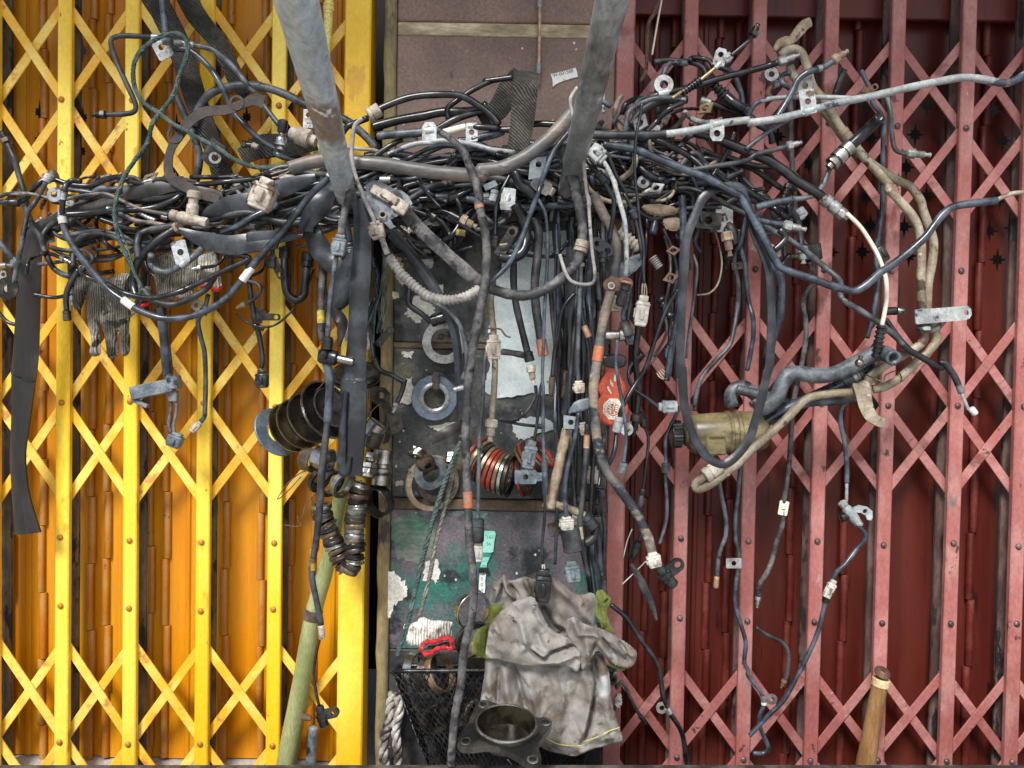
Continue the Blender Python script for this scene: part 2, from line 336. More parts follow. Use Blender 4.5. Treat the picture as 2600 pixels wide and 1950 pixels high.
mat('pole_dark', (.20, .21, .21), (.42, .46, .47), rough=.38, metal=.25, scale=12, amt=.5, bump=.5, bscale=40, spots=[((.085, .055, .04), 10, .55, .08), ((.62, .66, .67), 28, .64)], stretch=(1, .4, 1), grain=.35, grain_scale=120.)
mat('black_wire', (.012, .012, .013), (.05, .05, .052), rough=.3, metal=.5, scale=60)
mat('disc_blue', (.12, .165, .23), (.19, .24, .29), rough=.45, metal=.4, scale=30, bump=.2)
mat('leather', (.06, .038, .03), (.11, .08, .065), rough=.75, scale=40, bump=.5)
mat('ring_red', (.36, .045, .02), (.20, .05, .03), rough=.35, metal=.25, scale=40, bump=.15, spots=((.45, .2, .1), 40, .68))
mat('ring_bronze', (.25, .15, .08), (.40, .30, .20), rough=.35, metal=.7, scale=40, bump=.15)
mat('gourd_red', (.52, .075, .03), (.40, .06, .03), rough=.3, scale=20, bump=.1, spots=((.05, .015, .012), 26, .67), clear=.4)
mat('gourd_cream', (.75, .69, .56), (.6, .52, .4), rough=.5, scale=50, bump=.1)
mat('ink', (.012, .012, .014), None, rough=.7, bump=0, grain=0)
mat('ink_green', (.02, .17, .14), None, rough=.7, bump=0, grain=0)
mat('paper', (.80, .80, .78), (.74, .73, .70), rough=.8, scale=20, bump=.05, grain=0.1)
mat('paper_green', (.20, .62, .48), (.34, .70, .58), rough=.7, scale=30, bump=.05, grain=0.1)
mat('reservoir', (.215, .18, .085), (.075, .058, .034), rough=.32, scale=11, amt=.5, bump=.12, spots=((.04, .032, .025), 9, .56, .1), stretch=(1, 1, 2))
mat('bamboo_green', (.215, .245, .095), (.31, .32, .15), rough=.4, scale=12, bump=.2, spots=((.13, .12, .08), 24, .68), stretch=(3, 3, .5))
mat('bamboo_tan', (.20, .10, .036), (.31, .18, .075), rough=.38, scale=14, bump=.2, spots=((.08, .05, .025), 14, .64), stretch=(3, 3, .4))
mat('bamboo_end', (.62, .48, .27), (.5, .36, .18), rough=.7, scale=40)
mat('pvc_yellow', (.70, .58, .16), (.74, .64, .24), rough=.4, scale=12, bump=.1)
mat('concrete', (.40, .39, .365), (.46, .45, .42), rough=.9, scale=8, bump=.6, spots=((.08, .08, .075), 12, .64))
mat('sill_dark', (.03, .027, .024), (.10, .09, .08), rough=.7, scale=25, bump=.4)
mat('oily_iron', (.022, .021, .020), (.075, .070, .064), rough=.27, metal=.5, scale=20, bump=.5, bscale=90, spots=((.13, .115, .095), 26, .68))
mat('oil_pool', (.008, .0068, .005), (.042, .035, .022), rough=.22, metal=.2, scale=18, bump=.3, spots=((.12, .11, .085), 22, .68))
mat('cup_black', (.018, .0165, .0155), (.085, .075, .066), rough=.3, metal=.55, scale=16, bump=.3, spots=((.12, .085, .06), 30, .64))
mat('dust_grey', (.20, .19, .18), (.34, .32, .30), rough=.7, scale=26, bump=.5, spots=((.09, .08, .075), 24, .62))
mat('rust_dark', (.016, .012, .0105), (.050, .034, .026), rough=.6, scale=30, bump=.5, spots=((.09, .05, .03), 36, .66))
mat('grime_dark', (.022, .023, .025), (.06, .06, .06), rough=.6, scale=10, bump=.8, bscale=55, spots=[((.16, .13, .02), 16, .66, .05), ((.009, .009, .010), 12, .54, .08), ((.4, .4, .38), 44, .72)], grain=.4)
mat('added_shade_grey', (.30, .30, .29), (.24, .24, .23), rough=.8, scale=6, bump=.2)  # grey of the unseen sheet added as shade over the gates
# ---------------------------------------------------------------- ground and back of the shop
V, F = boxg(-30, 30, -40, 30, -.2, 0); o = single('pavement', None, None, V, F, 'concrete', smooth=False, kind='structure')
zs = P(1300, 1990, .0)[2]
V, F = boxg(-3, 3, -.02, .9, 0.0, zs-.004, bev=.004); single('step', None, None, V, F, 'concrete', smooth=False, kind='structure')
ka, kb = P(0, 1941, .28), P(2600, 1941, .28); sl_ = (kb[2]-ka[2])/(kb[0]-ka[0]); zk = ka[2]-sl_*ka[0]   # the kerb falls slightly along the street
V, F = boxg(-3, 3, -.30, -.28, 0.0, zk, bev=.002); V = [(x, y, z+sl_*x if z > .1 else z) for x, y, z in V]; single('kerb', None, None, V, F, 'sill_dark', smooth=False, kind='structure')
V, F = boxg(-3, 3, .62, .66, zs-.012, 2.9); single('shop_back_wall', None, None, V, F, 'dark_void', smooth=False, kind='structure')
ZT, ZB = 2.45, zs
# ---------------------------------------------------------------- folding gates
def star(cx, cz, a, b, c, n=8):
    out = []
    for i in range(16):
        t = 2*math.pi*i/16; r = (a if i % 8 == 4 else b if i % 8 == 0 else c if i % 4 == 2 else min(a, b, c)*.42 if i % 2 else 0)
        if i % 2: r = c*.62
        out.append((cx+r*math.cos(t), cz+r*math.sin(t)))
    return out
def post_mesh(wd, m):
    # folded steel strip: flat front with rounded long edges and short returns, verts around z
    h = wd/2; prof = [(-h, .012), (-h, .002), (-h+.0022, 0), (h-.0022, 0), (h, .002), (h, .012), (h-.003, .012), (h-.003, .004), (-h+.003, .004), (-h+.003, .012)]
    V = [(x, y, z) for z in (ZB, ZT) for x, y in prof]; n = len(prof)
    F = [(i, (i+1) % n, n+(i+1) % n, n+i) for i in range(n)]+[tuple(range(n))[::-1], tuple(range(n, 2*n))]
    me = mesh(V, F, 'post', False); me.materials.append(MATS[m]); return me
def rivet_mesh(m, r=.0062):
    V, F = capped([(0, r), (.0016, r), (.0034, r*.8), (.0046, r*.4)], 14)
    V = [(y, -x, z) for x, y, z in V]; me = mesh(V, F, 'rivet', True); me.materials.append(MATS[m]); return me
def folding_gate(name, label, posts, jamb, rows, hh, side, mp, ma, mb, ml, mh, mr, rods, stars, front_back, solo):
    xs = [P(p, 975, 0)[0] for p in posts]
    t = Thing(name, label, 'gate', (np.mean(xs), 0, ZB))
    pm = post_mesh(35*SCL(0), mp); rm = rivet_mesh(mr)
    bw = 37*SCL(0)
    V, F = boxg(-bw/2, bw/2, .040, .050, ZB, ZT, .002); bk = mesh(V, F, 'rear_bar', False); bk.materials.append(MATS[mb])
    zrow = [P(1300, r, 0)[2] for r in rows]
    zall = zrow+[P(1300, r, 0)[2] for r in solo]
    for x in xs:
        jx = random.uniform(-.001, .001)
        po = t.inst('post', pm, Matrix.Translation((x+jx, 0, 0)) @ Matrix.Rotation(random.uniform(-.0026, .0026), 4, 'Y'))
        t.inst('rear_bar', bk, Matrix.Translation((x, 0, 0)))
        for z in zall:
            t.inst('rivet', rm, Matrix.Translation((x+jx+random.uniform(-.0015, .0015), -.0002, z+random.uniform(-.003, .003))), po)
            po.children[-1].matrix_basis = po.matrix_basis.inverted() @ Matrix.Translation(-Vector(t.loc)) @ Matrix.Translation((x+jx+random.uniform(-.0015, .0015), -.0002, z+random.uniform(-.004, .004)))
    # wide closing jamb
    x0, x1 = P(jamb[0], 975, 0)[0], P(jamb[1], 975, 0)[0]
    V, F = boxg(x0, x1, -.006, .06, ZB, ZT, .003); t.part('jamb', V, F, mp, smooth=False)
    # scissor bars
    allx = sorted(xs+[(x0+x1)/2]); aw = 23*SCL(0); H = hh*SCL(0)
    for i in range(len(allx)-1):
        a, b = allx[i], allx[i+1]
        for z in zrow:
            for zt in (z+H, z):
                for k, (p, q) in enumerate((((a, zt), (b, zt-H)), ((a, zt-H), (b, zt)))):
                    p, q = np.array(p), np.array(q); L = np.linalg.norm(q-p); ang = math.atan2(q[1]-p[1], q[0]-p[0])
                    y = (.0135, .0185)[k if front_back else 1-k]
                    V, F = boxg(-L/2-.006, L/2+.006, -.002, .002, -aw/2, aw/2, .0008)
                    me = mesh(V, F, 'lattice_bar', False); me.materials.append(MATS[ma])
                    t.inst('lattice_bar', me, Matrix.Translation(((p[0]+q[0])/2, y, (p[1]+q[1])/2+random.uniform(-.002, .002))) @ Matrix.Rotation(-ang+random.uniform(-.013, .013), 4, 'Y'))
    # folding leaves behind, with pierced stars, ribs and hinge knuckles
    YL = .085
    edges = [allx[0]-.10]+[(allx[i]+allx[i+1])/2+.0 for i in range(0)]
    rx = [P(r, 1200, -YL)[0] for r in rods]
    cuts = [min(allx)-.25]+rx+[max(allx)+.02]
    if side > 0: cuts = [min(allx)-.02]+rx+[max(allx)+.25]
    st = [(P(sx, sy, -YL)[0], P(sx, sy, -YL)[2]) for sx, sy in stars[0]]
    leaves = []
    for i in range(len(cuts)-1):
        a, b = cuts[i]+.0012, cuts[i+1]-.0012
        hs = [star(cx, cz, *stars[1]) for cx, cz in st if a+.013 < cx < b-.013]
        V2, F2 = plate([(a, ZB), (b, ZB), (b, ZT), (a, ZT)], hs, 0, .0012)
        y = YL+(.004 if i % 2 else -.002)
        V = [(v[0], y-v[2], v[1]) for v in V2]
        lf = t.part('leaf', V, F2, ml, smooth=False); leaves.append(lf)
        wd = b-a                                                    # pressed ribs
        for fx in ([.36, .7] if wd > .09 else [.5] if wd > .05 else []):
            c = a+wd*fx
            if any(abs(cx-c) < .018 for cx, cz in st): continue
            hw = .0065; V = []; 
            for z in (ZB, ZT): V += [(c-hw, y-.0013, z), (c-hw*.5, y-.0042, z), (c+hw*.5, y-.0042, z), (c+hw, y-.0013, z)]
            t.part('rib', V, [(0, 1, 5, 4), (1, 2, 6, 5), (2, 3, 7, 6)], ml, parent=lf, smooth=False)
    seg = 171*SCL(-YL); r = 9.5*SCL(-YL)
    V, F = capped([(0, r*.96), (.0008, r), (seg-.0022, r), (seg-.0014, r*.96)], 12); V = [(y, z*.9, x) for x, y, z in V]
    kn = mesh(V, F, 'hinge_knuckle', True); kn.materials.append(MATS[mh])
    fl = 9*SCL(-YL); V, F = boxg(0, fl, -.0006, .0016, .0004, seg-.002); kf = mesh(V, F, 'hinge_flange', False); kf.materials.append(MATS[mh])
    for j, x in enumerate(rx):
        z = ZB-random.uniform(0, seg); k = j
        while z < ZT-seg*.3:
            if z > ZB-seg*.8:
                lf = leaves[j if k % 2 else j+1]
                t.inst('hinge_knuckle', kn, Matrix.Translation((x+(.0022 if k % 2 else -.0022), YL-.006, z)), lf)
                sx = 1 if k % 2 else -1
                t.inst('hinge_flange', kf, Matrix.Translation((x, YL-.0072, z)) @ Matrix.Scale(sx, 4, (1, 0, 0)), lf)
            z += seg; k += 1
    return t
Y_POSTS = [-380, -202, -22, 155, 332, 515, 702]
Y_STARS = [(101, 108), (99, 195), (98, 283), (96, 357), (212, 130), (209, 212), (212, 300), (208, 385), (627, 128), (626, 210), (625, 296), (630, 380), (448, 150), (446, 236), (450, 320), (452, 430)]
folding_gate('yellow_folding_gate', 'bright yellow steel scissor gate with orange folding leaves behind it', Y_POSTS, (866, 932), [275, 1040, 1904], 257, -1,
    'yellow_paint', 'yellow_arm', 'dirty_channel', 'orange_leaf', 'orange_hinge', 'orange_hinge',
    [-140, -60, 27, 113, 236, 277, 387, 427, 577, 668, 741, 800], (Y_STARS, (.030, .0105, .0125)), True, [1387, 1562])
R_POSTS = [1740, 1912, 2085, 2258, 2432, 2602, 2775, 2950]
R_STARS = [(2351, 268), (2322, 343), (2299, 426), (2294, 576), (2306, 650), (2350, 500), (2522, 283), (2543, 358), (2570, 430), (2537, 505), (2510, 587), (2567, 580), (2530, 660), (2199, 271), (2208, 350), (2216, 425), (2198, 500), (2208, 572), (2188, 640), (1974, 348), (1964, 488), (2056, 416), (2052, 564), (2112, 500), (2110, 640), (2600, 285), (2640, 370), (2625, 480), (2642, 590)]
folding_gate('red_folding_gate', 'faded pinkish red steel scissor gate with dark red leaves behind it', R_POSTS, (1546, 1593), [304, 1012, 1915], 226, 1,
    'red_paint', 'red_paint', 'rust_channel', 'red_leaf', 'red_hinge', 'rivet_dark',
    [1640, 1690, 1800, 1850, 2008, 2146, 2386, 2468, 2690], (R_STARS, (.027, .0205, .0145)), False, [668, 1363, 1566])
# dark red header over the red gate
a = P(1610, 28, -.03); V, F = boxg(a[0], a[0]+1.4, .045, .06, a[2], a[2]+.25, .002)
single('gate_header', 'dark red steel header plate over the top of the red gate', 'header', V, F, 'red_leaf', smooth=False)
# ---------------------------------------------------------------- tiled pillar between the gates
PY = -.012
t = Thing('tiled_pillar', 'brown tiled pillar between the gates, its lower half blackened with grease', 'pillar', P(1250, 1900, 0))
xl, xr = P(997, 975, -PY)[0], P(1546, 975, -PY)[0]
V, F = boxg(P(960, 975, 0)[0]+.012, xr, .012, .4, ZB, ZT); t.part('core', V, F, 'joint_brown', smooth=False)
def zpx(y): return P(1240, y, -PY)[2]
tiles = [(-700, 56, 'brown_tile'), (92, 506, 'brown_tile'), (512, 872, 'grime_tile'), (888, 1268, 'grime_tile'), (1296, 1652, 'grime_low'), (1653, 1985, 'grime_dark')]
for i, (y0, y1, m) in enumerate(tiles):
    V, F = boxg(xl, xr-.0005, PY+(.003 if i == 3 else 0), .03, zpx(y1), zpx(y0), .0025); t.part('tile', V, F, m, smooth=False)
for y0, y1, m, q in ((56, 92, 'joint_cream', .003), (872, 888, 'joint_brown', .002), (1268, 1296, 'joint_brown', -.004)):
    V, F = boxg(xl, xr-.001, PY+q, .03, zpx(y1)+.0004, zpx(y0)-.0004, .002); t.part('joint', V, F, m, smooth=False)
e0, e1 = P(963, 975, -PY)[0], xl-.0006                               # rounded plaster edge beside the yellow gate
prof = [(e0, .06), (e0, PY+.008), (e0+.003, PY+.001), (e0+.009, PY-.003), (e1-.006, PY-.003), (e1-.001, PY+.0005), (e1, .03)]
V = []; zz = np.linspace(ZB, ZT, 60)
for z in zz:
    j = .0012*math.sin(z*37)+.0008*math.sin(z*91+1)
    V += [(x+j*(1 if k < 4 else .2), y, z) for k, (x, y) in enumerate(prof)]
n = len(prof); F = [(i*n+j, i*n+j+1, (i+1)*n+j+1, (i+1)*n+j) for i in range(len(zz)-1) for j in range(n-1)]
t.part('plaster_edge', V, F, 'edge_plaster')
def blob(poly, jit=3., sub=6):
    """ragged outline"""
    q = []
    for i in range(len(poly)):
        a, b = np.array(poly[i], float), np.array(poly[(i+1) % len(poly)], float)
        for k in range(sub): q.append(a+(b-a)*k/sub+(rng.normal(0, jit, 2) if k else rng.normal(0, jit*.4, 2)))
    return q
def wall_patch(name, poly, m, lift=.0016, jit=3.):
    q = blob(poly, jit); L = [P(x, y, -PY) for x, y in q]
    V, F = plate([(p[0], p[2]) for p in L], [], 0, lift)
    t.part(name, [(v[0], PY+.0006-v[2], v[1]) for v in V], F, m, smooth=False)
wall_patch('plaster_patch', [(1330, 590), (1438, 585), (1448, 700), (1442, 880), (1440, 985), (1400, 1003), (1340, 1000), (1262, 1012), (1226, 990), (1244, 930), (1236, 880), (1250, 800), (1262, 700), (1290, 640)], 'plaster_blue', jit=2)
wall_patch('plaster_patch', [(1022, 600), (1050, 612), (1068, 600), (1080, 622), (1095, 640), (1103, 668), (1085, 690), (1060, 672), (1035, 650)], 'plaster_white')
wall_patch('plaster_patch', [(1008, 648), (1022, 655), (1024, 690), (1050, 715), (1060, 730), (1042, 728), (1018, 722), (1002, 700)], 'plaster_cream')
wall_patch('plaster_patch', [(1040, 752), (1060, 746), (1090, 762), (1102, 780), (1096, 800), (1080, 800), (1064, 822), (1046, 812), (1028, 800), (1040, 780)], 'plaster_white')
wall_patch('plaster_patch', [(995, 742), (1012, 742), (1014, 756), (998, 760)], 'plaster_cream', jit=1)
wall_patch('plaster_patch', [(1100, 730), (1124, 722), (1126, 745), (1108, 748)], 'plaster_cream', jit=2)
wall_patch('plaster_patch', [(1012, 1000), (1030, 966), (1043, 960), (1050, 990), (1044, 1028), (1024, 1026), (1004, 1020)], 'plaster_white')
wall_patch('plaster_patch', [(1020, 895), (1050, 893), (1046, 908), (1028, 906)], 'plaster_white', jit=2)
wall_patch('plaster_patch', [(1085, 1080), (1160, 1072), (1150, 1090), (1110, 1095)], 'plaster_cream', jit=2)
wall_patch('plaster_patch', [(1295, 1070), (1310, 1080), (1320, 1064), (1375, 1058), (1410, 1072), (1412, 1090), (1360, 1105), (1330, 1118), (1310, 1110)], 'plaster_blue', jit=2)
wall_patch('plaster_patch', [(1035, 1190), (1062, 1186), (1068, 1206), (1044, 1210)], 'plaster_white', jit=2)
wall_patch('plaster_patch', [(1002, 1224), (1022, 1220), (1026, 1230), (1006, 1234)], 'plaster_white', jit=1.5)
wall_patch('paint_smear', [(1000, 1316), (1050, 1304), (1098, 1326), (1108, 1360), (1098, 1418), (1060, 1432), (1010, 1420), (994, 1360)], 'green_smear', jit=4)
wall_patch('plaster_patch', [(974, 1428), (984, 1448), (1012, 1462), (1034, 1490), (1034, 1512), (1010, 1530), (992, 1560), (984, 1572), (972, 1560)], 'plaster_white')
wall_patch('plaster_patch', [(1078, 1428), (1112, 1420), (1116, 1470), (1106, 1482), (1096, 1470), (1074, 1474)], 'plaster_white')
wall_patch('plaster_patch', [(976, 1368), (986, 1376), (984, 1398), (974, 1404)], 'plaster_white', jit=1.5)
wall_patch('plaster_patch', [(1566, 1760), (1578, 1764), (1580, 1784), (1570, 1796), (1562, 1790)], 'plaster_white', jit=1.5)
for k in range(46):
    x, y = random.uniform(1004, 1500), random.choice([random.uniform(100, 330), random.uniform(880, 1560), random.uniform(880, 1560)])
    r = random.uniform(1.2, 4.2); wall_patch('paint_chip', [(x-r, y), (x, y-r*random.uniform(.6, 1.6)), (x+r, y), (x, y+r*1.2)], random.choice(['plaster_white', 'plaster_cream']), jit=.5, lift=.0009)
# ---------------------------------------------------------------- plain sheet, unseen, added above the gates to darken their upper part
t = Thing('added_shade', 'plain grey unseen sheet added above the gates to shade them', 'added_shade', (0, 0, 2.46))
V, F = boxg(-3, 3, -.92, .05, 2.47, 2.48, 0); t.part('sheet', V, F, 'added_shade_grey', smooth=False)
V, F = boxg(-3, 3, -.95, -.92, 2.44, 2.49, 0); t.part('edge_rail', V, F, 'pole_dark', smooth=False)
# ---------------------------------------------------------------- cables, hoses, pipes and what is fixed to them
def tangent(pp, where):
    """pixel position, direction (deg) and depth on a path at 's', 'e' or nearest to a pixel"""
    if where == 's': i = 0; v = pp[0]-pp[min(2, len(pp)-1)]; return pp[0], math.degrees(math.atan2(v[1], v[0]))
    if where == 'e': v = pp[-1]-pp[-min(3, len(pp))]; return pp[-1], math.degrees(math.atan2(v[1], v[0]))
    q = px(where); i = int(np.argmin(((pp[:, :2]-q)**2).sum(1))); a, b = pp[max(0, i-2)], pp[min(len(pp)-1, i+2)]
    return pp[i], math.degrees(math.atan2(b[1]-a[1], b[0]-a[0]))
def hexfit(L, W):      # hex nut, thread and tip of a brake-pipe fitting
    r = W/2
    p = [(-2, r*.45), (0, ('h', r*.8)), (L*.04, ('h', r)), (L*.34, ('h', r)), (L*.38, r*.62)]
    x = L*.38
    for k in range(6): p += [(x+.01, r*.72), (x+L*.035, r*.72), (x+L*.045, r*.62), (x+L*.06, r*.62)]; x += L*.062
    p += [(x, r*.4), (L*.93, r*.4), (L*.95, r*.52), (L, r*.5)]
    return p
def boot(L, W, k=6, taper=.6):
    p = [(0, W*.3)]; 
    for i in range(k):
        R = W/2*(1-(1-taper)*i/k); a = L*(i+.1)/k; q = L/k
        p += [(a, R*.72), (a+q*.25, R), (a+q*.5, R), (a+q*.75, R*.72)]
    return p+[(L, W*.25)]
def barrel(L, W): r = W/2; return [(0, r*.8), (L*.05, r), (L*.3, r), (L*.32, r*.88), (L*.38, r*.88), (L*.4, r), (L*.94, r), (L, r*.8)]
def crimp(L, W):
    r = W/2; return [(0, r*.8), (L*.03, r), (L*.28, r), (L*.3, r*.8), (L*.36, r*.8), (L*.38, r*1.02), (L*.62, r*1.02), (L*.64, r*.75), (L*.7, ('h', r*.9)), (L*.86, ('h', r*.9)), (L*.88, r*.5), (L, r*.45)]
def plug_geo(f, L, W, T=None):
    """moulded connector: shell, collar, latch tab and rim; u from the cable outward"""
    T = T or W*.7; h = W/2; G = Geo()
    for b in ((0, L*.22, -h*.7, h*.7, -T*.35, T*.35), (L*.2, L*.9, -h, h, -T/2, T/2), (L*.25, L*.34, -h*1.1, h*1.1, -T*.56, T*.56), (L*.84, L, -h*.9, h*.9, -T*.45, T*.45),
              (L*.4, L*.8, -h*.3, h*.3, T*.45, T*.72), (L*.42, L*.75, h*.92, h*1.22, -T*.18, T*.18)):
        V, F = box_at(f, *b, bev=min(2., W*.08)); G.add(V, F)
    return G.V, G.F
def eye_plate(shape, sz):
    if shape == 'tab': return [(-sz*.5, -sz*.75), (-sz*.34, -sz*.82), (sz*.34, -sz*.82), (sz*.5, -sz*.75), (sz*.5, sz*.62), (sz*.4, sz*.72), (-sz*.4, sz*.72), (-sz*.5, sz*.62)]
    if shape == 'oct': return [(-sz*.5, -sz*.25), (-sz*.3, -sz*.58), (sz*.3, -sz*.58), (sz*.5, -sz*.25), (sz*.5, sz*.9), (-sz*.5, sz*.9)]
    if shape == 'ring': return circ(0, 0, sz*.55, 18)
    if shape == 'long': return [(-sz*.35, -sz*.3), (-sz*.2, -sz*.5), (sz*.2, -sz*.5), (sz*.35, -sz*.3), (sz*.42, sz*2.0), (-sz*.42, sz*2.0)]
def add_part(t, pp, spec, parent, cw):
    kind, where = spec[0], spec[1]; (x, y, d), ang = tangent(pp, where)
    a = list(spec[2:])
    kw = a.pop() if a and isinstance(a[-1], dict) else {}
    ang = kw.get('ang', ang+kw.get('da', 0)); d = d+kw.get('dd', 0)
    if 'at' in kw: x, y = px(kw['at'])
    f = Fr(x, y, d, ang, kw.get('yaw', 0), kw.get('pitch', 0))
    if kind == 'nut': L, W, m = a; V, F = lathe_at(f, hexfit(L, W), 24); nm = 'fitting'
    elif kind == 'boot': L, W, m = a; V, F = lathe_at(f, boot(L, W, kw.get('k', 6), kw.get('taper', .6)), 20); nm = 'rubber_boot'
    elif kind == 'barrel': L, W, m = a; V, F = lathe_at(f, barrel(L, W), 20); nm = 'sleeve'
    elif kind == 'crimp': L, W, m = a; V, F = lathe_at(f, crimp(L, W), 24); nm = 'crimp_fitting'
    elif kind == 'cap': L, W, m = a; V, F = lathe_at(f, [(0, W*.42), (2, W*.5), (L-2, W*.5), (L, W*.4)], 18); nm = 'cap'
    elif kind == 'tape':
        L, W, m = a; i = int(np.argmin(((pp[:, :2]-(x, y))**2).sum(1))); k = SCL(d); q = pp[:, :2]; s = np.r_[0, np.cumsum(np.linalg.norm(np.diff(q, axis=0), axis=1))]
        j = np.where(abs(s-s[i]) <= L/2)[0]; j = np.arange(max(0, j[0]-1), min(len(pp), j[-1]+2))
        V, F = tube(np.array([P(*pp[n]) for n in j]), W/2*k, 12); nm = 'tape_band'
    elif kind == 'plug': L, W, m = a; V, F = plug_geo(f, L, W, kw.get('T')); nm = 'connector'
    elif kind == 'eye':
        shape, sz, m = a; G = Geo()
        g = Fr(x, y, d, kw.get('pa', ang), kw.get('yaw', 0), kw.get('pitch', 0)); off = kw.get('off', sz*.9)
        th = max(2.2, sz*.07); lift = cw*.3
        o2 = [(u, v-off) for u, v in eye_plate(shape, sz)]
        V, F = plate_at(g, o2, [circ(0, -off-(sz*.05 if shape != 'ring' else 0), sz*kw.get('hole', .24), 16)], lift, lift+th); G.add(V, F)
        V, F = lathe_at(Fr(x, y, d, ang), [(-sz*.3, cw*.5), (-sz*.3, cw*.5+2), (sz*.3, cw*.5+2), (sz*.3, cw*.5)], 16); G.add(V, F)
        if off > sz: V, F = box_at(g, -sz*.3, sz*.3, -off+sz*.5, 0, lift-1, lift+th-1.2, bev=.5); G.add(V, F)
        V, F = G.V, G.F; nm = 'bracket'
    elif kind == 'sensor':
        L, W, m = a; G = Geo(); r = W/2
        V, F = lathe_at(f, [(0, r*.55), (L*.08, r*.7), (L*.35, r*.7), (L*.38, r), (L*.52, r), (L*.54, r*.8), (L*.6, r*.8), (L*.62, r*.92), (L*.68, r*.92), (L*.7, r*.78), (L*.95, r*.78), (L, r*.6)], 20); G.add(V, F)
        g = Fr(x, y, d, ang+kw.get('ear', 90)); c = f([(L*.45, 0, 0)])[0]-f.o
        V, F = plate_at(g, [(r*.3, -r*.8)]+circ(r*2.1, 0, r*.85, 14)[10:]+circ(r*2.1, 0, r*.85, 14)[:5]+[(r*.3, r*.8)], [circ(r*2.1, 0, r*.45, 12)], -r*.25, r*.3); G.add(np.array(V)+c, F)
        V, F = G.V, G.F; nm = 'sensor_head'
    elif kind == 'wires':
        G = Geo(); k, L = a[0], a[1]; m = a[2]
        for i in range(k):
            u = (i-(k-1)/2)*kw.get('gap', 5); q = [(0, u*.6, 0), (L*.35, u*1.1+random.uniform(-1, 1), 1), (L*.7, u*1.2, 0), (L, u, 0)]
            V, F = tube(cr(f(q), step=.004), 1.8*f.k, 6); G.add(V, F)
        V, F = G.V, G.F; nm = 'bare_wire'
    nm = kw.get('name', nm)
    t.part(nm, V, F, m, auto=45, parent=parent)
def path3(s, d, wob=.004):
    p = pts(s, d); p[:, 2] += rng.normal(0, wob, len(p)) if wob else 0
    q = cr(np.array([[x, y, dd*1000] for x, y, dd in p]), step=5.); q[:, 2] /= 1000
    q[:, 2] = np.maximum(q[:, 2], .012)
    return q
USED = set()
def cable(label, w, m, path, d=.1, parts=(), name='cable', cat='cable', group=None, style=None, n=9, wob=.004, seg='sheath'):
    pp = path3(path, d, wob); C = np.array([P(*p) for p in pp]); k = np.array([SCL(p[2]) for p in pp])
    s = np.linspace(0, 1, len(pp)); wv = np.interp(s, np.linspace(0, 1, len(w)), w) if isinstance(w, (list, tuple)) else np.full(len(pp), float(w))
    r = wv/2*k*(1+.03*np.sin(np.arange(len(pp))*.37+random.random()*6))
    if style == 'corr':
        C = cr(C[::2], step=.0012); r = np.interp(np.linspace(0, 1, len(C)), s, r)*(1-.17*(np.sin(np.arange(len(C))*.0012/(.0062)*2*np.pi) > 0)); V, F = tube(C, r, 14)
    elif style == 'lump':
        r = r*(1+.10*np.sin(np.arange(len(pp))*.9)*rng.random(len(pp))); V, F = tube(C, r, 10)
    elif style == 'twist':
        C = cr(C[::2], step=.0022); r = np.interp(np.linspace(0, 1, len(C)), s, r); T, N, B = frames(C); G = Geo(); ph = np.arange(len(C))*.0022/(r*5.2)*2*np.pi
        for j in range(3):
            a = ph+j*2*np.pi/3; V, F = tube(C+(np.cos(a)[:, None]*N+np.sin(a)[:, None]*B)*r[:, None]*.5, r*.56, 7); G.add(V, F)
        V, F = G.V, G.F
    elif style == 'flat': V, F = tube(C, r, 12, sx=1, sy=.38)
    else: V, F = tube(C, r, n, hollow=(style == 'hollow'))
    if style == 'flat':   # flattened hose faces the street
        V, F = ribbon(C, r*2, wv.mean()*.16*k.mean(), cup=wv.mean()*.10*k.mean(), twist=.25)
    if not parts:
        return single(name, label, cat, V, F, m, group=group, auto=(60 if style == 'flat' else None))
    t = Thing(name, label, cat, C[0], group)
    sh = t.part(seg, V, F, m, auto=(60 if style == 'flat' else None))
    for sp in parts: add_part(t, pp, sp, None, float(wv.mean()))
    return t
def strap(label, w, m, path, d=.1, name='strap', cat='strap', th=3., cup=0., twist=0., n=None, nrm=None, wob=0.):
    pp = path3(path, d, wob); C = np.array([P(*p) for p in pp]); k = np.array([SCL(p[2]) for p in pp]); s = np.linspace(0, 1, len(pp))
    wv = np.interp(s, np.linspace(0, 1, len(w)), w) if isinstance(w, (list, tuple)) else np.full(len(pp), float(w))
    V, F = ribbon(C, wv*k, th*k.mean(), cup=cup*k.mean(), twist=twist, nrm=nrm)
    return single(name, label, cat, V, F, m, auto=50)
# ================================================================ left side, over the yellow gate
K = cable
K('bent black brake pipe zigzagging over the yellow gate with a hex end', 13, 'rubber_dusty', 'a1260,300 1100,290 950,290 890,335 925,470 1000,640 1082,820 1080,890 1000,915 850,920', .13,
  [('nut', 'e', 34, 22, 'dark_steel'), ('eye', 's', 'tab', 40, 'white_zinc', dict(pa=-28, off=-32, hole=.2))], 'brake_pipe', 'brake pipe')
K('dark tube hanging down from the top beside the woven straps', 17, 'rubber_blue', 'a1300,-60 1312,100 1330,270', .15, [('barrel', 'e', 26, 24, 'plug_blue')], 'tube', 'tube')
K('grey brake hose from the white square clip down to a spark plug', 14, 'rubber_grey', 'a1400,340 1560,365 1720,405 1880,545 1960,650 2080,790 b240,870 340,1000@.16', .14,
  [('barrel', 'a1560,365', 46, 18, 'zinc', dict(da=180))], 'brake_hose', 'hose')
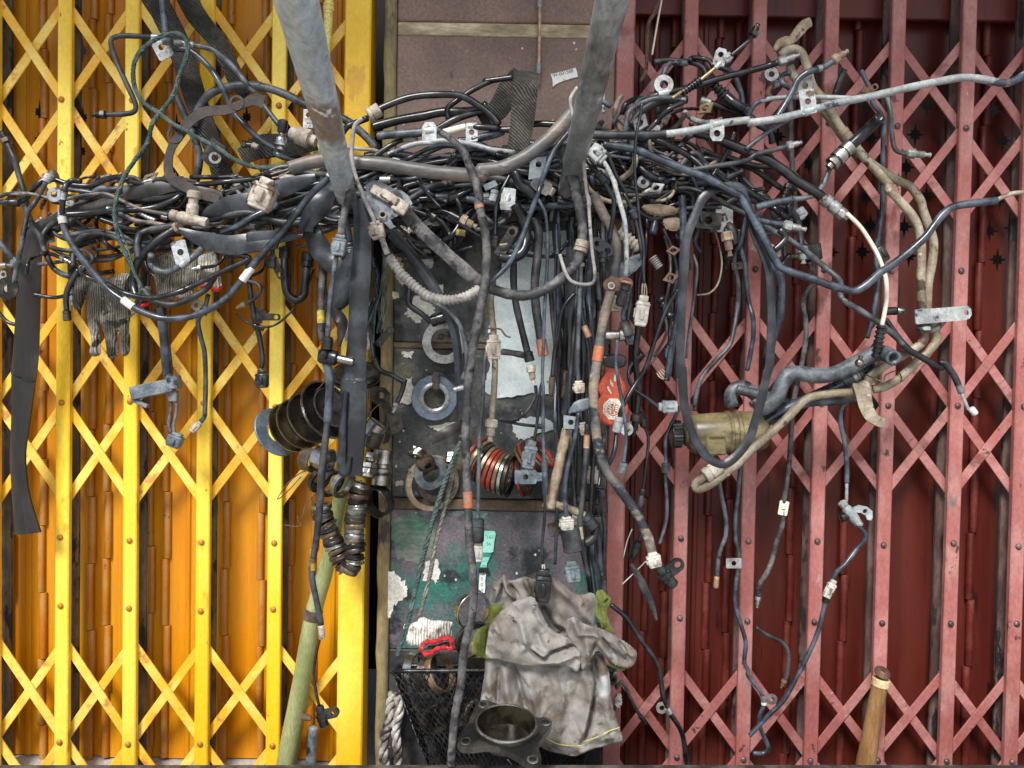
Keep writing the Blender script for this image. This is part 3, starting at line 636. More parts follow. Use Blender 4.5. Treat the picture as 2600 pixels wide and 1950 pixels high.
K('blue black hose crossing the gate behind the left pole', 15, 'rubber_blue', 'a1390,395 1530,410 1680,540 1780,700 1860,880 1980,1020 2100,1130 2212,1200 b330,1240 490,1300', .12, name='hose', cat='hose')
K('thick grey hose arching behind the left pole', 21, 'rubber_grey', 'a1560,1010 1600,860 1700,745 1880,690 2100,690 b100,685 260,710 420,770 560,840 850,950 1000,1060 1130,1190', .07, name='hose', cat='hose', wob=0)
K('thin grey tube dropping beneath the thick grey arch', 19, 'rubber_grey', 'a1400,740 1470,900 1540,1060 1600,1250 1570,1450 1540,1560', .065, name='hose', cat='hose', wob=0)
K('green twisted wire rope looped over the yellow gate', 12, 'rope_green', 'b420,1330 200,1345 a2212,1350 2050,1340 1900,1290 1750,1190 1600,1110 1400,1000 1280,910 1150,820 1080,700 1075,520 1150,390 1290,295 1430,270 1500,330 1500,450 1440,600 1390,760 1290,900 1220,1000 1180,1150 1050,1330 970,1480 930,1620 e920,300 950,480 1020,640 1090,780 1130,900 1080,1040', .17, name='wire_rope', cat='rope', style='twist', wob=.002)
K('short green strand unravelling beside the twisted wire rope', 5, 'rope_green', 'e940,390 1000,500 1040,620 1080,760 1150,920 1100,1060 1040,1120', .175, name='strand', cat='rope')
K('dark brake pipe at the left edge with a hex nut on top', 15, 'rubber_dusty', 'a60,1150 110,1260 150,1400 190,1530 210,1640 e160,100 210,250 260,380 320,470 350,540', .11, [('nut', 's', 34, 26, 'dark_steel')], 'brake_pipe', 'brake pipe')
K('glossy black wavy pipe running level across the yellow gate', 14, 'rubber_black', 'a-60,1620 80,1625 200,1600 290,1490 380,1430 440,1440 560,1480 720,1490 850,1440 950,1420 1040,1450 1150,1470 1300,1440 1450,1460 1600,1480 1800,1460 2000,1440 2212,1410 b200,1395', .15,
  [('eye', 'a1190,1440', 'tab', 34, 'zinc', dict(pitch=55, off=16)), ('barrel', 'a370,1440', 30, 28, 'rubber_dusty'), ('barrel', 'a40,1625', 34, 20, 'rubber_black')], 'pipe', 'pipe')
K('grey pipe slanting down from the wavy black pipe to an oval flange', 12, 'rubber_grey', 'a370,1460 320,1560 270,1640 e220,300 170,560 140,700 100,900', .165, [('eye', 'e', 'ring', 52, 'dark_steel', dict(off=-10, hole=.18)), ('barrel', 's', 22, 22, 'plug_grey')], 'pipe', 'pipe')
K('tan grey pipe leading into the dirty tee fitting', 10, 'pipe_rusty', 'a-20,1580 100,1550 260,1560 400,1590 520,1600 e590,160 800,130 900,150 1000,200 1150,260 1350,300', .15, name='pipe', cat='pipe')
K('black elbow of hose ending in a white banded collar', 14, 'rubber_black', 'e650,30 570,30 520,90 500,250 493,330', .19, [('barrel', 'e', 22, 19, 'zinc', dict(da=180)), ('eye', 'e510,150', 'ring', 34, 'zinc', dict(off=-20))], 'hose', 'hose')
K('big blue grey hose loop hanging under the left bundle with white tape bands', 17, 'rubber_blue', 'e495,320 540,470 650,640 850,880 1010,1000 1100,1060 1250,1120 1400,1135 1560,1110 1750,1020 1900,880 2010,740 2120,600 f100,740 250,570 420,370 600,140 745,0 b790,1330', .22,
  [('tape', 'e1030,1020', 24, 21, 'tape_white'), ('tape', 'e1985,775', 34, 21, 'tape_white'), ('tape', 'b745,1405', 12, 21, 'tape_white'), ('tape', 'e500,335', 11, 21, 'tape_white')], 'hose_loop', 'hose', wob=.001)
strap('long black rubber strap dangling down the yellow gate from the bundle', [44, 44, 46, 48, 50, 52, 56, 60, 54, 50, 56, 74], 'strap_rubber', 'e1480,60@.11 1200,110 950,190 750,250 600,290 450,370 320,440 262,540 245,700 240,850 230,1000 220,1200 210,1400 190,1600 i190,200 170,500 145,800 160,1050 190,1250 225,1435@.05', .1, 'rubber_strap', th=5, cup=5, twist=.35)
K('black hose running right from the white banded collar', 16, 'rubber_black', 'e530,300 700,290 900,270 1100,260 1250,240 1400,180 1480,110', .14, name='hose', cat='hose')
K('fat glossy hose lying along the top of the left bundle', 24, 'rubber_black', 'e960,190 1100,180 1250,170 1400,140 1490,110 1600,60', .13, name='hose', cat='hose')
K('black cable dropping steeply behind the green rope', 16, 'rubber_black', 'e940,280 1100,350 1180,440 1230,520 1220,600', .10)
K('round black cable loop behind the big blue loop', 14, 'rubber_dusty', 'e495,320 400,390 345,470 350,560 390,660 440,740 540,790 620,780 670,740', .12)
K('grey wire running level behind the black strap', 10, 'rubber_grey', 'e0,710 200,705 400,690 600,660 750,640 900,630 1050,600 1200,560', .085, [('eye', 'e40,705', 'long', 22, 'zinc', dict(off=-24))])
K('thin black wire sagging below the level grey wire', 9, 'rubber_dusty', 'e400,560 550,640 700,672 850,670 950,640 1100,560 1300,480 1450,460', .10)
K('small black wire loop on the post beside the hanging glove', 11, 'rubber_dusty', 'e400,560 540,590 680,590 745,650 700,712 640,720 660,770', .13)
K('dirty plug lead entering at the left edge', 15, 'rubber_grey', 'e-20,510 50,590 100,650', .12, [('plug', 'e', 26, 20, 'plug_blue'), ('barrel', 's', 10, 18, 'zinc')])
K('short black wire crossing just right of the strap', 10, 'rubber_black', 'e270,940 430,965 560,940 640,900', .09)
K('thin black wire curling in at the left edge', 10, 'rubber_black', 'e-20,1070 60,1160 150,1180 230,1150', .07)
K('short black lead with a brown tip left of the glove', 14, 'rubber_black', 'e630,740 560,860 530,960 535,1070', .15, [('barrel', 'e', 26, 20, 'dark_steel')])
K('thick black hose curving down beside the gloves', 22, 'rubber_black', 'e1400,420 1250,520 1150,620 1090,720 1070,860 1095,960', .16, [('nut', 's', 32, 26, 'rust_tan', dict(dd=.002))], 'hose', 'hose')
K('steel blue pipe hook in front of the second glove', 17, 'rubber_grey', 'e1215,620 1210,690 1260,745 1350,760 1480,690 1560,630 1625,570', .20, [('eye', 'e1480,690', 'tab', 38, 'white_zinc', dict(pa=-15, off=26, hole=.22))], 'pipe', 'pipe')
K('long black cable sweeping under both gloves', 14, 'rubber_black', 'f260,520 0,610 e2000,650 1800,750 1550,870 1400,930 1200,970 1000,930 860,860 700,800 655,750 690,720', .195, [('barrel', 'e1500,895', 22, 18, 'rubber_black')])
K('dusty cable slung beneath the second glove', 16, 'rubber_dusty', 'e1150,900 1250,1000 1400,1020 1550,960 1660,890 1720,800', .17)
K('steel blue flex hanging straight down into the square grey housing', 26, 'rubber_blue', 'e1290,1000 1310,1200 1330,1400 1350,1600 i1365,190', .07, [('tape', 'e1300,1010', 14, 28, 'rubber_black')], 'flex', 'cable')
K('grey lead with an eyelet and a broken brown plug', 12, 'rubber_blue', 'e1670,940 1640,1060 1590,1150 1610,1280 1640,1400 1650,1600 i1645,430 1640,500 1610,540', .08, [('plug', 'e', 34, 16, 'plug_dirty'), ('eye', 'e1640,1060', 'ring', 26, 'zinc', dict(pa=-60, off=20)), ('barrel', 'e1640,1070', 14, 22, 'rubber_black')])
K('short black lead ending in a forked tab', 12, 'rubber_black', 'f275,240 290,450 290,640', .13, [('barrel', 'e', 28, 26, 'rubber_black'), ('eye', 'e', 'long', 26, 'dark_steel', dict(pa=155, off=48))])
K('black U shaped hose in front of the yellow post', 22, 'rubber_black', 'f390,560 390,800 410,930 480,988 540,940 552,830 565,720', .11, [('barrel', 's', 30, 30, 'rubber_black', dict(da=180)), ('barrel', 'e', 38, 32, 'rubber_black')], 'hose', 'hose')
K('black lead with a flat two hole tab and a plug below', 14, 'rubber_black', 'f90,640 110,900 140,1100 185,1280 210,1450 200,1530', .09, [('barrel', 'e', 14, 7, 'zinc'), ('eye', 'f140,1110', 'long', 24, 'dark_steel', dict(pa=92, off=56)), ('plug', 'e', 46, 30, 'plug_black', dict(at='f205,1545', ang=88)), ('eye', 'f170,1200', 'tab', 26, 'dark_steel', dict(pa=190, off=-30))])
K('thin glossy wire swinging across the yellow post', 6, 'rubber_black', 'f0,1100 100,1170 200,1200 300,1190 400,1120 500,1000 560,900 620,740', .10, [('barrel', 'f130,1180', 30, 14, 'rubber_black')])
K('small hooked pipe with a threaded end by the yellow post', 9, 'rubber_dusty', 'f90,830 170,855 195,910 150,970 70,1015', .10, [('nut', 'e', 24, 15, 'rust_tan')], 'pipe', 'pipe')
K('small steel coil spring in the left bundle', 11, 'zinc', 'e1020,230 1100,275 1180,320 1260,350', .145, name='coil_spring', cat='spring', style='corr')
K('black hook of wire reaching the tee fitting from below', 12, 'pipe_rusty', 'e960,290 1100,350 1240,370 1340,390', .15)
K('grey pipe leaving the tee fitting toward the poles', 11, 'rubber_grey', 'e1640,370 1750,370 1850,310 2000,250 f0,100', .16, name='pipe', cat='pipe')
K('black pipe below the tee fitting crossing to the left pole', 18, 'rubber_blue', 'e1780,450 1900,400 2050,310 2212,220 f100,190 300,100', .17, name='pipe', cat='pipe')
# ================================================================ top of the bundle, between the poles
K('thick rusty hose sagging between the two poles with a dirty plug', 35, 'pipe_rusty', 'b430,1350 600,1300 750,1280 960,1300 1200,1320 1500,1370 1800,1400 2000,1400 c50,1370 250,1340 450,1240 600,1120 720,1000 800,900', .27, [('wires', 's', 3, 50, 'pipe_tan', dict(gap=10)), ('plug', 's', 80, 54, 'plug_dirty', dict(at='b270,1440', ang=112, T=44))], 'hose', 'hose', wob=.001, n=14)
K('glossy black cable arching over the bundle from the brown knot', 18, 'rubber_black', 'b1060,930 1200,850 1400,780 1600,760 1800,770 1950,850 2050,930 2110,1000', .20, [('barrel', 's', 34, 36, 'plug_dirty', dict(da=180))], wob=.001)
K('thin brown wire hanging from the brown knot to a dirty connector', 11, 'dust_grey', 'b1010,950 950,1010 930,1150 930,1290 970,1450 1050,1640 f1010,140 1100,330 1120,400', .30, [('plug', 'f1110,360', 44, 36, 'plug_dirty', dict(ang=75, T=26))], wob=.001)
K('dusty corrugated sleeve sweeping down toward the wire knot', 26, 'dust_grey', 'f1225,640 1330,780 1450,890 1560,960 1700,985 1800,970 1880,940 1970,880', .26, [('barrel', 's', 50, 15, 'dust_grey', dict(at='f1160,470', ang=70))], 'corrugated_sleeve', 'sleeve', style='corr', wob=.001)
K('wrapped harness loop hanging in an arc below the right pole', 26, 'harness_wrap', 'g30,830 140,890 300,940 450,945 600,890 720,810 800,730 850,640 880,500 870,300 820,100 c830,1500 760,1300 700,1180', .25, [('barrel', 'g880,610', 30, 36, 'plug_dirty'), ('tape', 'g60,850', 34, 40, 'harness_wrap')], 'harness', 'harness', style='lump', wob=.001)
K('long wrapped harness hanging like a stick down past the basket', [16, 22, 22, 23, 23, 22, 22, 21, 22, 22, 21], 'harness_wrap', 'b1640,1060 1740,1130 1830,1230 1870,1330 1920,1450 1950,1600 f1940,200 1990,400 2010,600 2000,780 1980,950 1930,1200 1890,1400 1870,1600 j1870,100 1850,400 1840,700 1850,1000 1860,1200 1870,1500 n1905,150 1895,400 1830,700 1800,1000 1760,1200 1730,1500 1720,1640', .29, [('tape', 'j1850,1170', 38, 24, 'tape_orange'), ('tape', 'f1940,230', 8, 24, 'tape_orange')], 'harness', 'harness', style='lump', wob=.001)
K('flat dusty bundle slanting from the grimy box to the knot', 34, 'harness_wrap', 'f1340,270 1500,440 1700,630 1850,760 1980,870', .235, name='harness', cat='harness', style='flat', wob=0)
K('thin black cable arching up to the woven strap', 14, 'rubber_black', 'b1700,960 1695,870 1780,800 1900,720 2050,650 2212,622 c100,650 330,622', .17)
K('fat black hose lying on the bundle behind the arch', 24, 'rubber_black', 'b1090,1020 1300,965 1500,930 1650,900 1800,900 1950,880 c120,840', .13, name='hose', cat='hose')
K('short black cable beside the left pole below the brown knot', 16, 'rubber_black', 'b840,1080 900,1010 990,975 1050,950', .15)
K('dusty grey split hose leading to the white eyelet clip', 21, 'rubber_grey', 'b1130,1090 1300,1075 1500,1060 1640,1040', .19, [('eye', 'b1550,1060', 'oct', 36, 'white_zinc', dict(pa=0, off=0, dd=.02))], 'hose', 'hose')
K('short tan pipe beside the left pole', 10, 'pipe_tan', 'b860,1180 1000,1195 1100,1205 1220,1250', .16, name='pipe', cat='pipe')
K('corroded whitish pipe lying along the bundle', 13, 'pipe_pale', 'b1220,1240 1400,1165 1550,1140 1700,1130 1900,1160 2050,1200 2212,1220 c330,1210', .21, name='pipe', cat='pipe')
K('black hose rising to the woven strap', 18, 'rubber_black', 'b1590,1050 1750,960 1900,910 2010,885', .185, name='hose', cat='hose')
K('black cable with a cream sleeve and grey tab clip', 16, 'rubber_black', 'b1660,1065 1840,1020 1950,1020 2100,1030 c150,1030 290,1040 500,995 690,1000', .20, [('tape', 'b1750,1040', 60, 18, 'cream_tube'), ('eye', 'b1885,1030', 'tab', 30, 'zinc', dict(pa=180, off=14, hole=.25))])
K('black pipe with a pale frayed end beside the white clip', 14, 'rubber_black', 'b1100,1260 1250,1160 1340,1120 1450,1110', .18, [('tape', 'b1395,1130', 30, 16, 'plug_dirty')], 'pipe', 'pipe')
K('blue black hose with flaking white paint under the strap', 17, 'rubber_blue', 'b1780,1130 1900,1120 2050,1090 2130,1060 c0,1120 100,1090 230,1060', .19, [('tape', 'c170,1080', 34, 18, 'plug_white')], 'hose', 'hose')
K('short dark pipe crossing behind the sagging hose', 12, 'rubber_black', 'b1690,1310 1750,1250 1790,1200', .16)
K('dark tube with rubber ends low in the bundle', 15, 'rubber_black', 'f1400,180 1550,170 1700,160 1780,150 1900,80', .14, [('barrel', 'f1530,175', 54, 24, 'rubber_black'), ('barrel', 'f1660,160', 40, 22, 'rubber_dusty')])
K('thin tan wire curving down from the right pole to a hook', 9, 'dust_grey', 'c840,700 785,800 810,950 860,1120 890,1300 910,1500 940,1650 g930,150 940,350 960,600 980,760 965,845 880,860 790,830 740,750 700,620', .31, wob=.001)
K('short white rod standing beside the right pole', 8, 'pipe_pale', 'c1050,715 1050,905', .13, name='rod', cat='rod')
K('thin copper tube running down the brown tiles', 9, 'copper', 'c540,-60 538,60 535,300 530,550 525,680', .02, [('tape', 'c540,45', 14, 12, 'pipe_pale'), ('tape', 'c528,545', 18, 12, 'pipe_pale')], 'copper_tube', 'tube', wob=0)
K('thin straw coloured rod slanting in front of the red gate header', 5, 'cream_tube', 'c1520,-20 1480,200 1440,440', .04, name='rod', cat='rod')
K('rusty brown cable hanging behind the straw coloured rod', 10, 'rust', 'c1500,-20 1460,100 1410,200 1400,400 1390,560 1350,660', .035)
# ================================================================ upper right, over the red gate
K('black brake hose with a white eyelet and a steel end over the red gate', 16, 'rubber_black', 'c1530,750 1800,685 2000,625 2212,570 d0,570 150,530 240,500', .17, [('tape', 'd205,512', 24, 13, 'tape_white'), ('nut', 'd250,497', 56, 24, 'zinc'), ('eye', 'c1530,745', 'ring', 44, 'white_zinc', dict(pa=0, off=20, hole=.25))], 'brake_hose', 'hose')
K('dark bent pipe bridging the top of the right bundle', 14, 'rubber_dusty', 'c1460,500 1560,485 1700,495 1790,510 1860,560 1885,640', .14, name='pipe', cat='pipe')
K('dark bent pipe leaning against the bridging pipe', 14, 'rubber_grey', 'c1500,700 1530,610 1555,540 1600,505 1720,510', .15, name='pipe', cat='pipe')
K('thin brassy rod rising right with a black end and steel nut', 9, 'brass_dirty', 'c1600,790 1700,720 1830,640 2000,500 2080,440', .18, [('boot', 'c1830,640', 60, 22, 'rubber_black', dict(da=180, k=7, taper=.9)), ('eye', 'c1960,530', 'oct', 30, 'white_zinc', dict(pa=15, off=26)), ('plug', 'c2000,510', 30, 20, 'plug_grey', dict(T=14))], 'rod', 'rod')
K('black end of the brassy rod pointing to the upper right', 11, 'rubber_black', 'c2070,450 2212,330 d30,290', .18, [('nut', 'e', 34, 22, 'dark_steel')], 'brake_hose', 'hose')
K('black ribbed rubber boot on a short hose', 26, 'rubber_black', 'c2030,770 2100,830 2180,880', .16, [('boot', 's', 50, 34, 'rubber_black', dict(k=5, taper=.6, da=0)), ('barrel', 'e', 8, 34, 'rubber_black')], 'hose', 'hose')
K('small dark loop of pipe beside the white octagonal clip', 12, 'rubber_black', 'c1930,540 1900,490 1840,470 1760,465 1745,490', .15, name='pipe', cat='pipe')
K('dark pipe curving down from the octagonal clip', 14, 'rubber_blue', 'c1960,530 2080,585 2140,700 2165,830 2150,920', .13, name='pipe', cat='pipe')
K('grey pipe curling into the right bundle below the bridging pipe', 13, 'rubber_grey', 'c1220,1150 1230,1000 1260,890 1350,830 1500,785 1700,800', .17, [('tape', 'c1700,800', 14, 16, 'zinc')], 'pipe', 'pipe')
K('dark pipe fanning up beneath the curling grey pipe', 13, 'rubber_black', 'c1390,1060 1480,970 1570,880 1690,820', .18, name='pipe', cat='pipe')
K('thick rope of wrapped cables at the head of the right bundle', 22, 'rubber_dusty', 'c1270,1010 1350,900 1460,830 1600,800 1720,800', .14)
K('black cable leaving the steel collar toward the right', 16, 'rubber_black', 'c1830,800 2000,860 2212,930 d80,1000 170,1060 190,1150', .15, [('tape', 'c1840,800', 40, 20, 'zinc')])
K('long pale pipe bending across the red gate to the right edge', 19, 'pipe_pale', 'c950,1080 1200,1085 1500,1080 1800,1040 2000,990 2212,965 d0,985 250,950 450,900 700,830 1000,770 1300,700 1600,640 1750,622 1900,640 2050,668 2150,640 2290,550', .22,
  [('tape', 'c1250,1085', 190, 22, 'rubber_dusty'), ('eye', 'c1960,1010', 'oct', 36, 'white_zinc', dict(pa=180, off=22)), ('eye', 'd480,900', 'tab', 40, 'white_zinc', dict(pa=-8, off=20, hole=.2))], 'pale_pipe', 'pipe', wob=.001, n=14)
K('thin pale pipe bowing above the long pale pipe', 12, 'pipe_pale', 'd0,960 25,880 80,820 200,790 400,778 600,780 880,790', .20, [('eye', 'd450,778', 'tab', 36, 'white_zinc', dict(pa=0, off=24, hole=.22))], 'pipe', 'pipe')
K('tan metal pipe hooked at the top and curving down the red gate', 22, 'pipe_tan', 'd260,450 300,410 370,395 430,430 470,530 510,680 600,800 680,930 750,1040 830,1130 920,1250 1030,1370 1130,1490 h1120,90 1250,230 1340,350 1380,480 1390,650 1385,850 1390,1070', .13, [('barrel', 'd750,1040', 40, 28, 'rust_tan')], 'tan_pipe', 'pipe', wob=.001)
K('second tan metal pipe beside it bulging further right', 22, 'pipe_tan', 'd330,530 360,600 430,680 540,800 660,960 800,1130 920,1260 1040,1350 1180,1440 1300,1500 1380,1610 h1400,260 1450,400 1485,520 1480,650 1445,850 1432,1070', .10, name='tan_pipe', cat='pipe', wob=.001)
K('pale pipe running from the flat white bracket down to the reservoir', 22, 'pipe_tan', 'h1395,1060 1405,1210 1410,1290 1370,1350 1250,1425 1100,1510 970,1600 l960,230 850,300 700,310 560,330 450,370 300,520 100,700 0,790 k2100,900 1900,1045 1800,1080 1790,1035 1860,980', .15, [('cap', 'h1400,1190', 12, 34, 'pipe_pale'), ('barrel', 'e', 50, 40, 'plug_dirty')], 'tan_pipe', 'pipe', wob=.001)
K('pale pipe parallel to the reservoir pipe and slightly shorter', 22, 'pipe_tan', 'h1440,1060 1480,1200 1512,1290 1470,1370 1350,1480 1230,1600 l1200,200 1100,255 1000,280', .14, [('cap', 'h1480,1200', 12, 32, 'pipe_pale')], 'tan_pipe', 'pipe', wob=.001)
K('black hydraulic hose with open end and bright crimped fitting', 29, 'rubber_black', 'd1058,942@.235 950,1045@.21 820,1170@.20', .20, [('crimp', 'e', 78, 40, 'steel')], 'hydraulic_hose', 'hose', style='hollow', wob=0, n=14)
K('bent steel pipe leaving the crimped fitting in a black sleeve', 13, 'rubber_grey', 'd650,1360 600,1480 540,1560 440,1590 350,1600 h350,180 200,205 60,245', .19, [('tape', 'h200,205', 110, 18, 'rubber_blue')], 'pipe', 'pipe', wob=.001)
K('slim blue black pipe with a rusty clip dropping behind the tan pipes', 12, 'rubber_blue', 'd905,565 940,640 980,720 1000,830 1060,910 1090,1000 1080,1150 1080,1400 h1075,60 1075,200 1065,330 1040,500 1020,560 1030,700 1040,850 1020,1000 990,1150 955,1290', .085, [('eye', 'd975,720', 'long', 22, 'rust', dict(pa=60, off=8)), ('plug', 'h1040,540', 50, 22, 'plug_black', dict(ang=60))], 'pipe', 'pipe', wob=.001)
K('grey pipe ending in a bright hex fitting on the red post', 12, 'rubber_grey', 'd1115,780 1140,900 1150,1050 1170,1180 1215,1222 1270,1230', .15, [('nut', 'e', 60, 24, 'zinc')], 'brake_pipe', 'brake pipe')
K('blue black brake hose bent upward to a rusty fitting over the red post', 16, 'rubber_blue', 'd230,940 300,830 350,740 400,640 490,575 600,540 680,490', .215, [('nut', 'e', 44, 24, 'rust_tan'), ('tape', 'd565,560', 8, 18, 'zinc')], 'brake_hose', 'hose', wob=.001)
K('small hooked pipe behind the bent brake hose', 13, 'rubber_grey', 'd350,720 280,670 265,620 300,590 340,590', .16, name='pipe', cat='pipe')
K('dark pipe ending in a bright fitting above the thick slanting hose', 13, 'rubber_dusty', 'c1730,1370 1900,1340 2100,1310 2212,1280 d60,1240 180,1210 310,1175', .205, [('nut', 'e', 38, 22, 'zinc')], 'brake_pipe', 'brake pipe')
K('dark pipe crossing diagonally beneath the long pale pipe', 12, 'rubber_grey', 'd-20,1200 100,1100 230,1010 330,960', .20, name='pipe', cat='pipe')
K('black printed hose curving down behind the blue hoses', 17, 'rubber_black', 'c1440,1110 1560,1160 1700,1230 1800,1300 1880,1390 1950,1500', .19, name='hose', cat='hose')
K('thin dark pipe rising steeply through the right bundle', 12, 'rubber_black', 'c1920,1420 2000,1290 2060,1180 2100,1060', .17, name='pipe', cat='pipe')
K('eyelet bracket stub beside the hooked pipe', 14, 'rust', 'd210,680 180,700 160,760 200,800', .14, [('eye', 's', 'ring', 32, 'zinc', dict(pa=-20, off=26))], 'pipe', 'pipe')
K('short dark hose stub behind the diamond lattice', 15, 'rubber_dusty', 'd770,565 730,650 700,740 690,800', .05, name='hose', cat='hose')
K('brown dark pipe hanging behind the right bundle to a valve block', 14, 'harness_wrap', 'd330,800 340,900 340,1100 350,1300 370,1500 h370,100 380,300 400,450 450,540 490,600', .07, name='pipe', cat='pipe')
K('thick black stub leaving the valve block leftward', 18, 'rubber_black', 'h400,640 330,640 280,700 250,780', .08, name='hose', cat='hose')
K('dark olive pipe snaking down from the valve block', 13, 'harness_wrap', 'h500,690 525,780 520,850 460,930 440,1020 460,1150 462,1300 430,1500 l400,200 360,400 345,600 330,850 300,1100 280,1200 275,1350 230,1500 190,1650 p150,90 95,180 80,280', .055, [('eye', 'l295,1215', 'tab', 24, 'cream_tube', dict(pa=10, off=-6)), ('nut', 'e', 30, 14, 'zinc')], 'pipe', 'pipe')
K('thick black hose slanting across the red gate to a steel coupling', 25, 'rubber_black', 'c1780,1060 1900,1090 2000,1130 2212,1220 d0,1225 150,1280 300,1380 400,1460 550,1550 590,1580', .19, [('crimp', 'e', 84, 32, 'zinc')], 'hose', 'hose', wob=.001, n=14)
K('cream plastic tube bowing down from the steel coupling', 11, 'cream_tube', 'h790,290 900,400 980,520 1050,650 1100,800 1112,950 1092,1090 1072,1190', .20, [('boot', 'e', 84, 28, 'rubber_black', dict(k=7, taper=.75))], 'tube', 'tube', wob=.001)
K('long blue black hose swooping low across the red gate', 20, 'rubber_blue', 'c1050,1160 1300,1200 1500,1280 1700,1360 1900,1440 2100,1550 g2150,150 h-20,230 60,370 130,500 190,620 260,720 400,780 550,830 700,880 850,910 950,860 1050,770 1200,670 1400,500 1480,400 1550,310 1640,240 1800,210 1990,188', .25, [('tape', 'h80,400', 6, 22, 'rubber_grey')], 'hose', 'hose', wob=.001, n=12)
K('thin tan pipe end leaving the swooping hose at the right edge', 11, 'pipe_tan', 'h1970,192 2100,135 2212,120 2300,110', .25, name='pipe', cat='pipe', wob=0)
K('short black brake hose with a bright threaded fitting', 14, 'rubber_blue', 'h0,330 100,350 280,385', .22, [('nut', 'e', 58, 26, 'zinc')], 'brake_hose', 'hose')
K('slim grey pipe running diagonally down the red gate to a white cap', 15, 'rubber_grey', 'h60,300 150,400 310,490 450,590 600,710 730,830 740,950 780,1000 900,1070 1050,1170 1180,1280 1280,1380 1400,1450 1550,1530 l1560,60 1650,170 1710,310', .17, [('tape', 'h1520,1515', 200, 17, 'rubber_black'), ('barrel', 'e', 46, 9, 'pipe_pale'), ('cap', 'e', 20, 17, 'tape_white', dict(at='l1785,430', ang=52))], 'brake_pipe', 'brake pipe')
K('black cable joining the diagonal grey pipe near the rubber boot', 14, 'rubber_black', 'h1100,1140 1200,1280 1300,1390 1360,1430', .16)
K('short black connector with a steel socket in front of the red post', 22, 'plug_black', 'h1080,1075 1140,1073 1190,1073', .12, [('cap', 'e', 18, 18, 'steel')], 'connector', 'connector', wob=0)
K('hooked fine wire around the steel ball', 3, 'dark_steel', 'h900,1450 925,1500 920,1570 980,1600 1080,1640 1100,1590 1180,1555 1225,1590 1225,1640', .17, name='wire', cat='wire')
# ================================================================ lower right: reservoir hoses, belt and hanging pipes
K('fat grey S shaped hose with an open mouth above the reservoir', 40, 'rubber_grey', 'l1168,32@.215 1090,-8@.18 1000,0@.16 850,80 700,150 550,170 400,150 320,170 270,240 230,340 150,410 60,450', .16, name='hose', cat='hose', style='hollow', wob=.001, n=16)
K('black hose with a steel clamp under the S shaped hose', 30, 'rubber_blue', 'l1010,110 900,150 780,220 640,290 480,360 300,440 150,530 60,590', .13, [('barrel', 'l870,160', 18, 44, 'zinc'), ('barrel', 'l900,150', 56, 42, 'rubber_grey'), ('cap', 's', 14, 26, 'rust_tan')], 'hose', 'hose', wob=.001, n=12)
K('long grey hose sweeping below the reservoir', 26, 'rubber_grey', 'l860,340 700,365 500,380 350,400 200,350 0,300 k2120,280', .115, name='hose', cat='hose', wob=.001, n=12)
K('V belt hanging in a long loop in front of the reservoir', 22, 'tube_rubber', 'g2080,70 1960,90 1850,170 1780,320 1720,480 1700,700 1680,1000 1668,1300 1668,1600 k1680,100 1700,400 1770,650 1880,820 2000,880 2100,830 2212,690 l60,520 120,300 150,150 h170,1500 185,1200 178,950 150,700 60,480 g2212,250 2150,90 2080,70', .235, name='v_belt', cat='belt', style='flat', wob=0)
K('steel blue hose with a cut end and frayed wires', 19, 'rubber_blue', 'g1680,150 1690,350 1690,600 1670,900 1640,1150 1600,1350 1560,1600 k1545,190', .20, [('wires', 'e', 4, 24, 'copper')], 'hose', 'hose', wob=.001)
K('thin grey wire beside the V belt on the red post', 8, 'rubber_grey', 'g1770,620 1800,720 1792,850 1765,1050 1735,1250 1715,1450', .14)
K('fine tan wire bowing out across the dark red leaf', 5, 'pipe_tan', 'g1870,260 1930,380 1980,560 2000,700 1970,850 1900,930 1800,945', .10, name='wire', cat='wire')
K('grey blue pipe wandering down the second red panel', 12, 'rubber_grey', 'g2195,280 2150,530 2110,600 2100,700 2130,850 2130,1000 2100,1200 2060,1350 1970,1450 1880,1550 k1830,200 1790,340 1780,450', .09, [('eye', 'g2100,720', 'tab', 18, 'dark_steel', dict(off=4))], 'pipe', 'pipe')
K('slim blue pipe hanging beside the V belt', 12, 'rubber_blue', 'g2135,420 2150,560 2185,720 h0,980 35,1120 40,1260 20,1400 -10,1550', .085, name='pipe', cat='pipe')
K('stiff flat dark hose in the V belt loop', 24, 'rubber_blue', 'h120,620 170,700 240,760 260,900 250,1100 190,1300 150,1450', .15, name='hose', cat='hose')
K('rusty bolt end on a hanging black lead', 12, 'rubber_black', 'g2010,290 2025,380 2035,440', .12, [('nut', 'e', 62, 28, 'rust_tan'), ('eye', 'g2015,330', 'tab', 42, 'zinc', dict(pa=0, off=-6, hole=.2))])
K('glossy black wire dropping to the white connector', 8, 'rubber_black', 'c1360,830 1340,950 1312,1100 1300,1300 1310,1500 g1325,180 1340,350 1370,550 1370,700 1375,850', .27, [('wires', 'e', 3, 34, 'pipe_tan'), ('plug', 'e', 78, 33, 'plug_white', dict(at='g1375,950', ang=98, T=24))], wob=.001)
K('black pipe below the white connector ending in a metal coupling', 17, 'rubber_black', 'g1335,1180 1312,1350 k1305,50 1330,300 1312,480', .15, [('nut', 'e', 56, 26, 'dark_steel')], 'pipe', 'pipe', wob=.001)
K('pale blue lead from a grey connector down to a black sensor', 12, 'plug_grey', 'c1040,1280 1100,1380 1150,1500 g1130,20 1180,200 1220,350 1232,500 1235,650 1230,790', .29, [('plug', 's', 46, 38, 'plug_grey', dict(da=-16, at='c1055,1290'))], wob=.001)
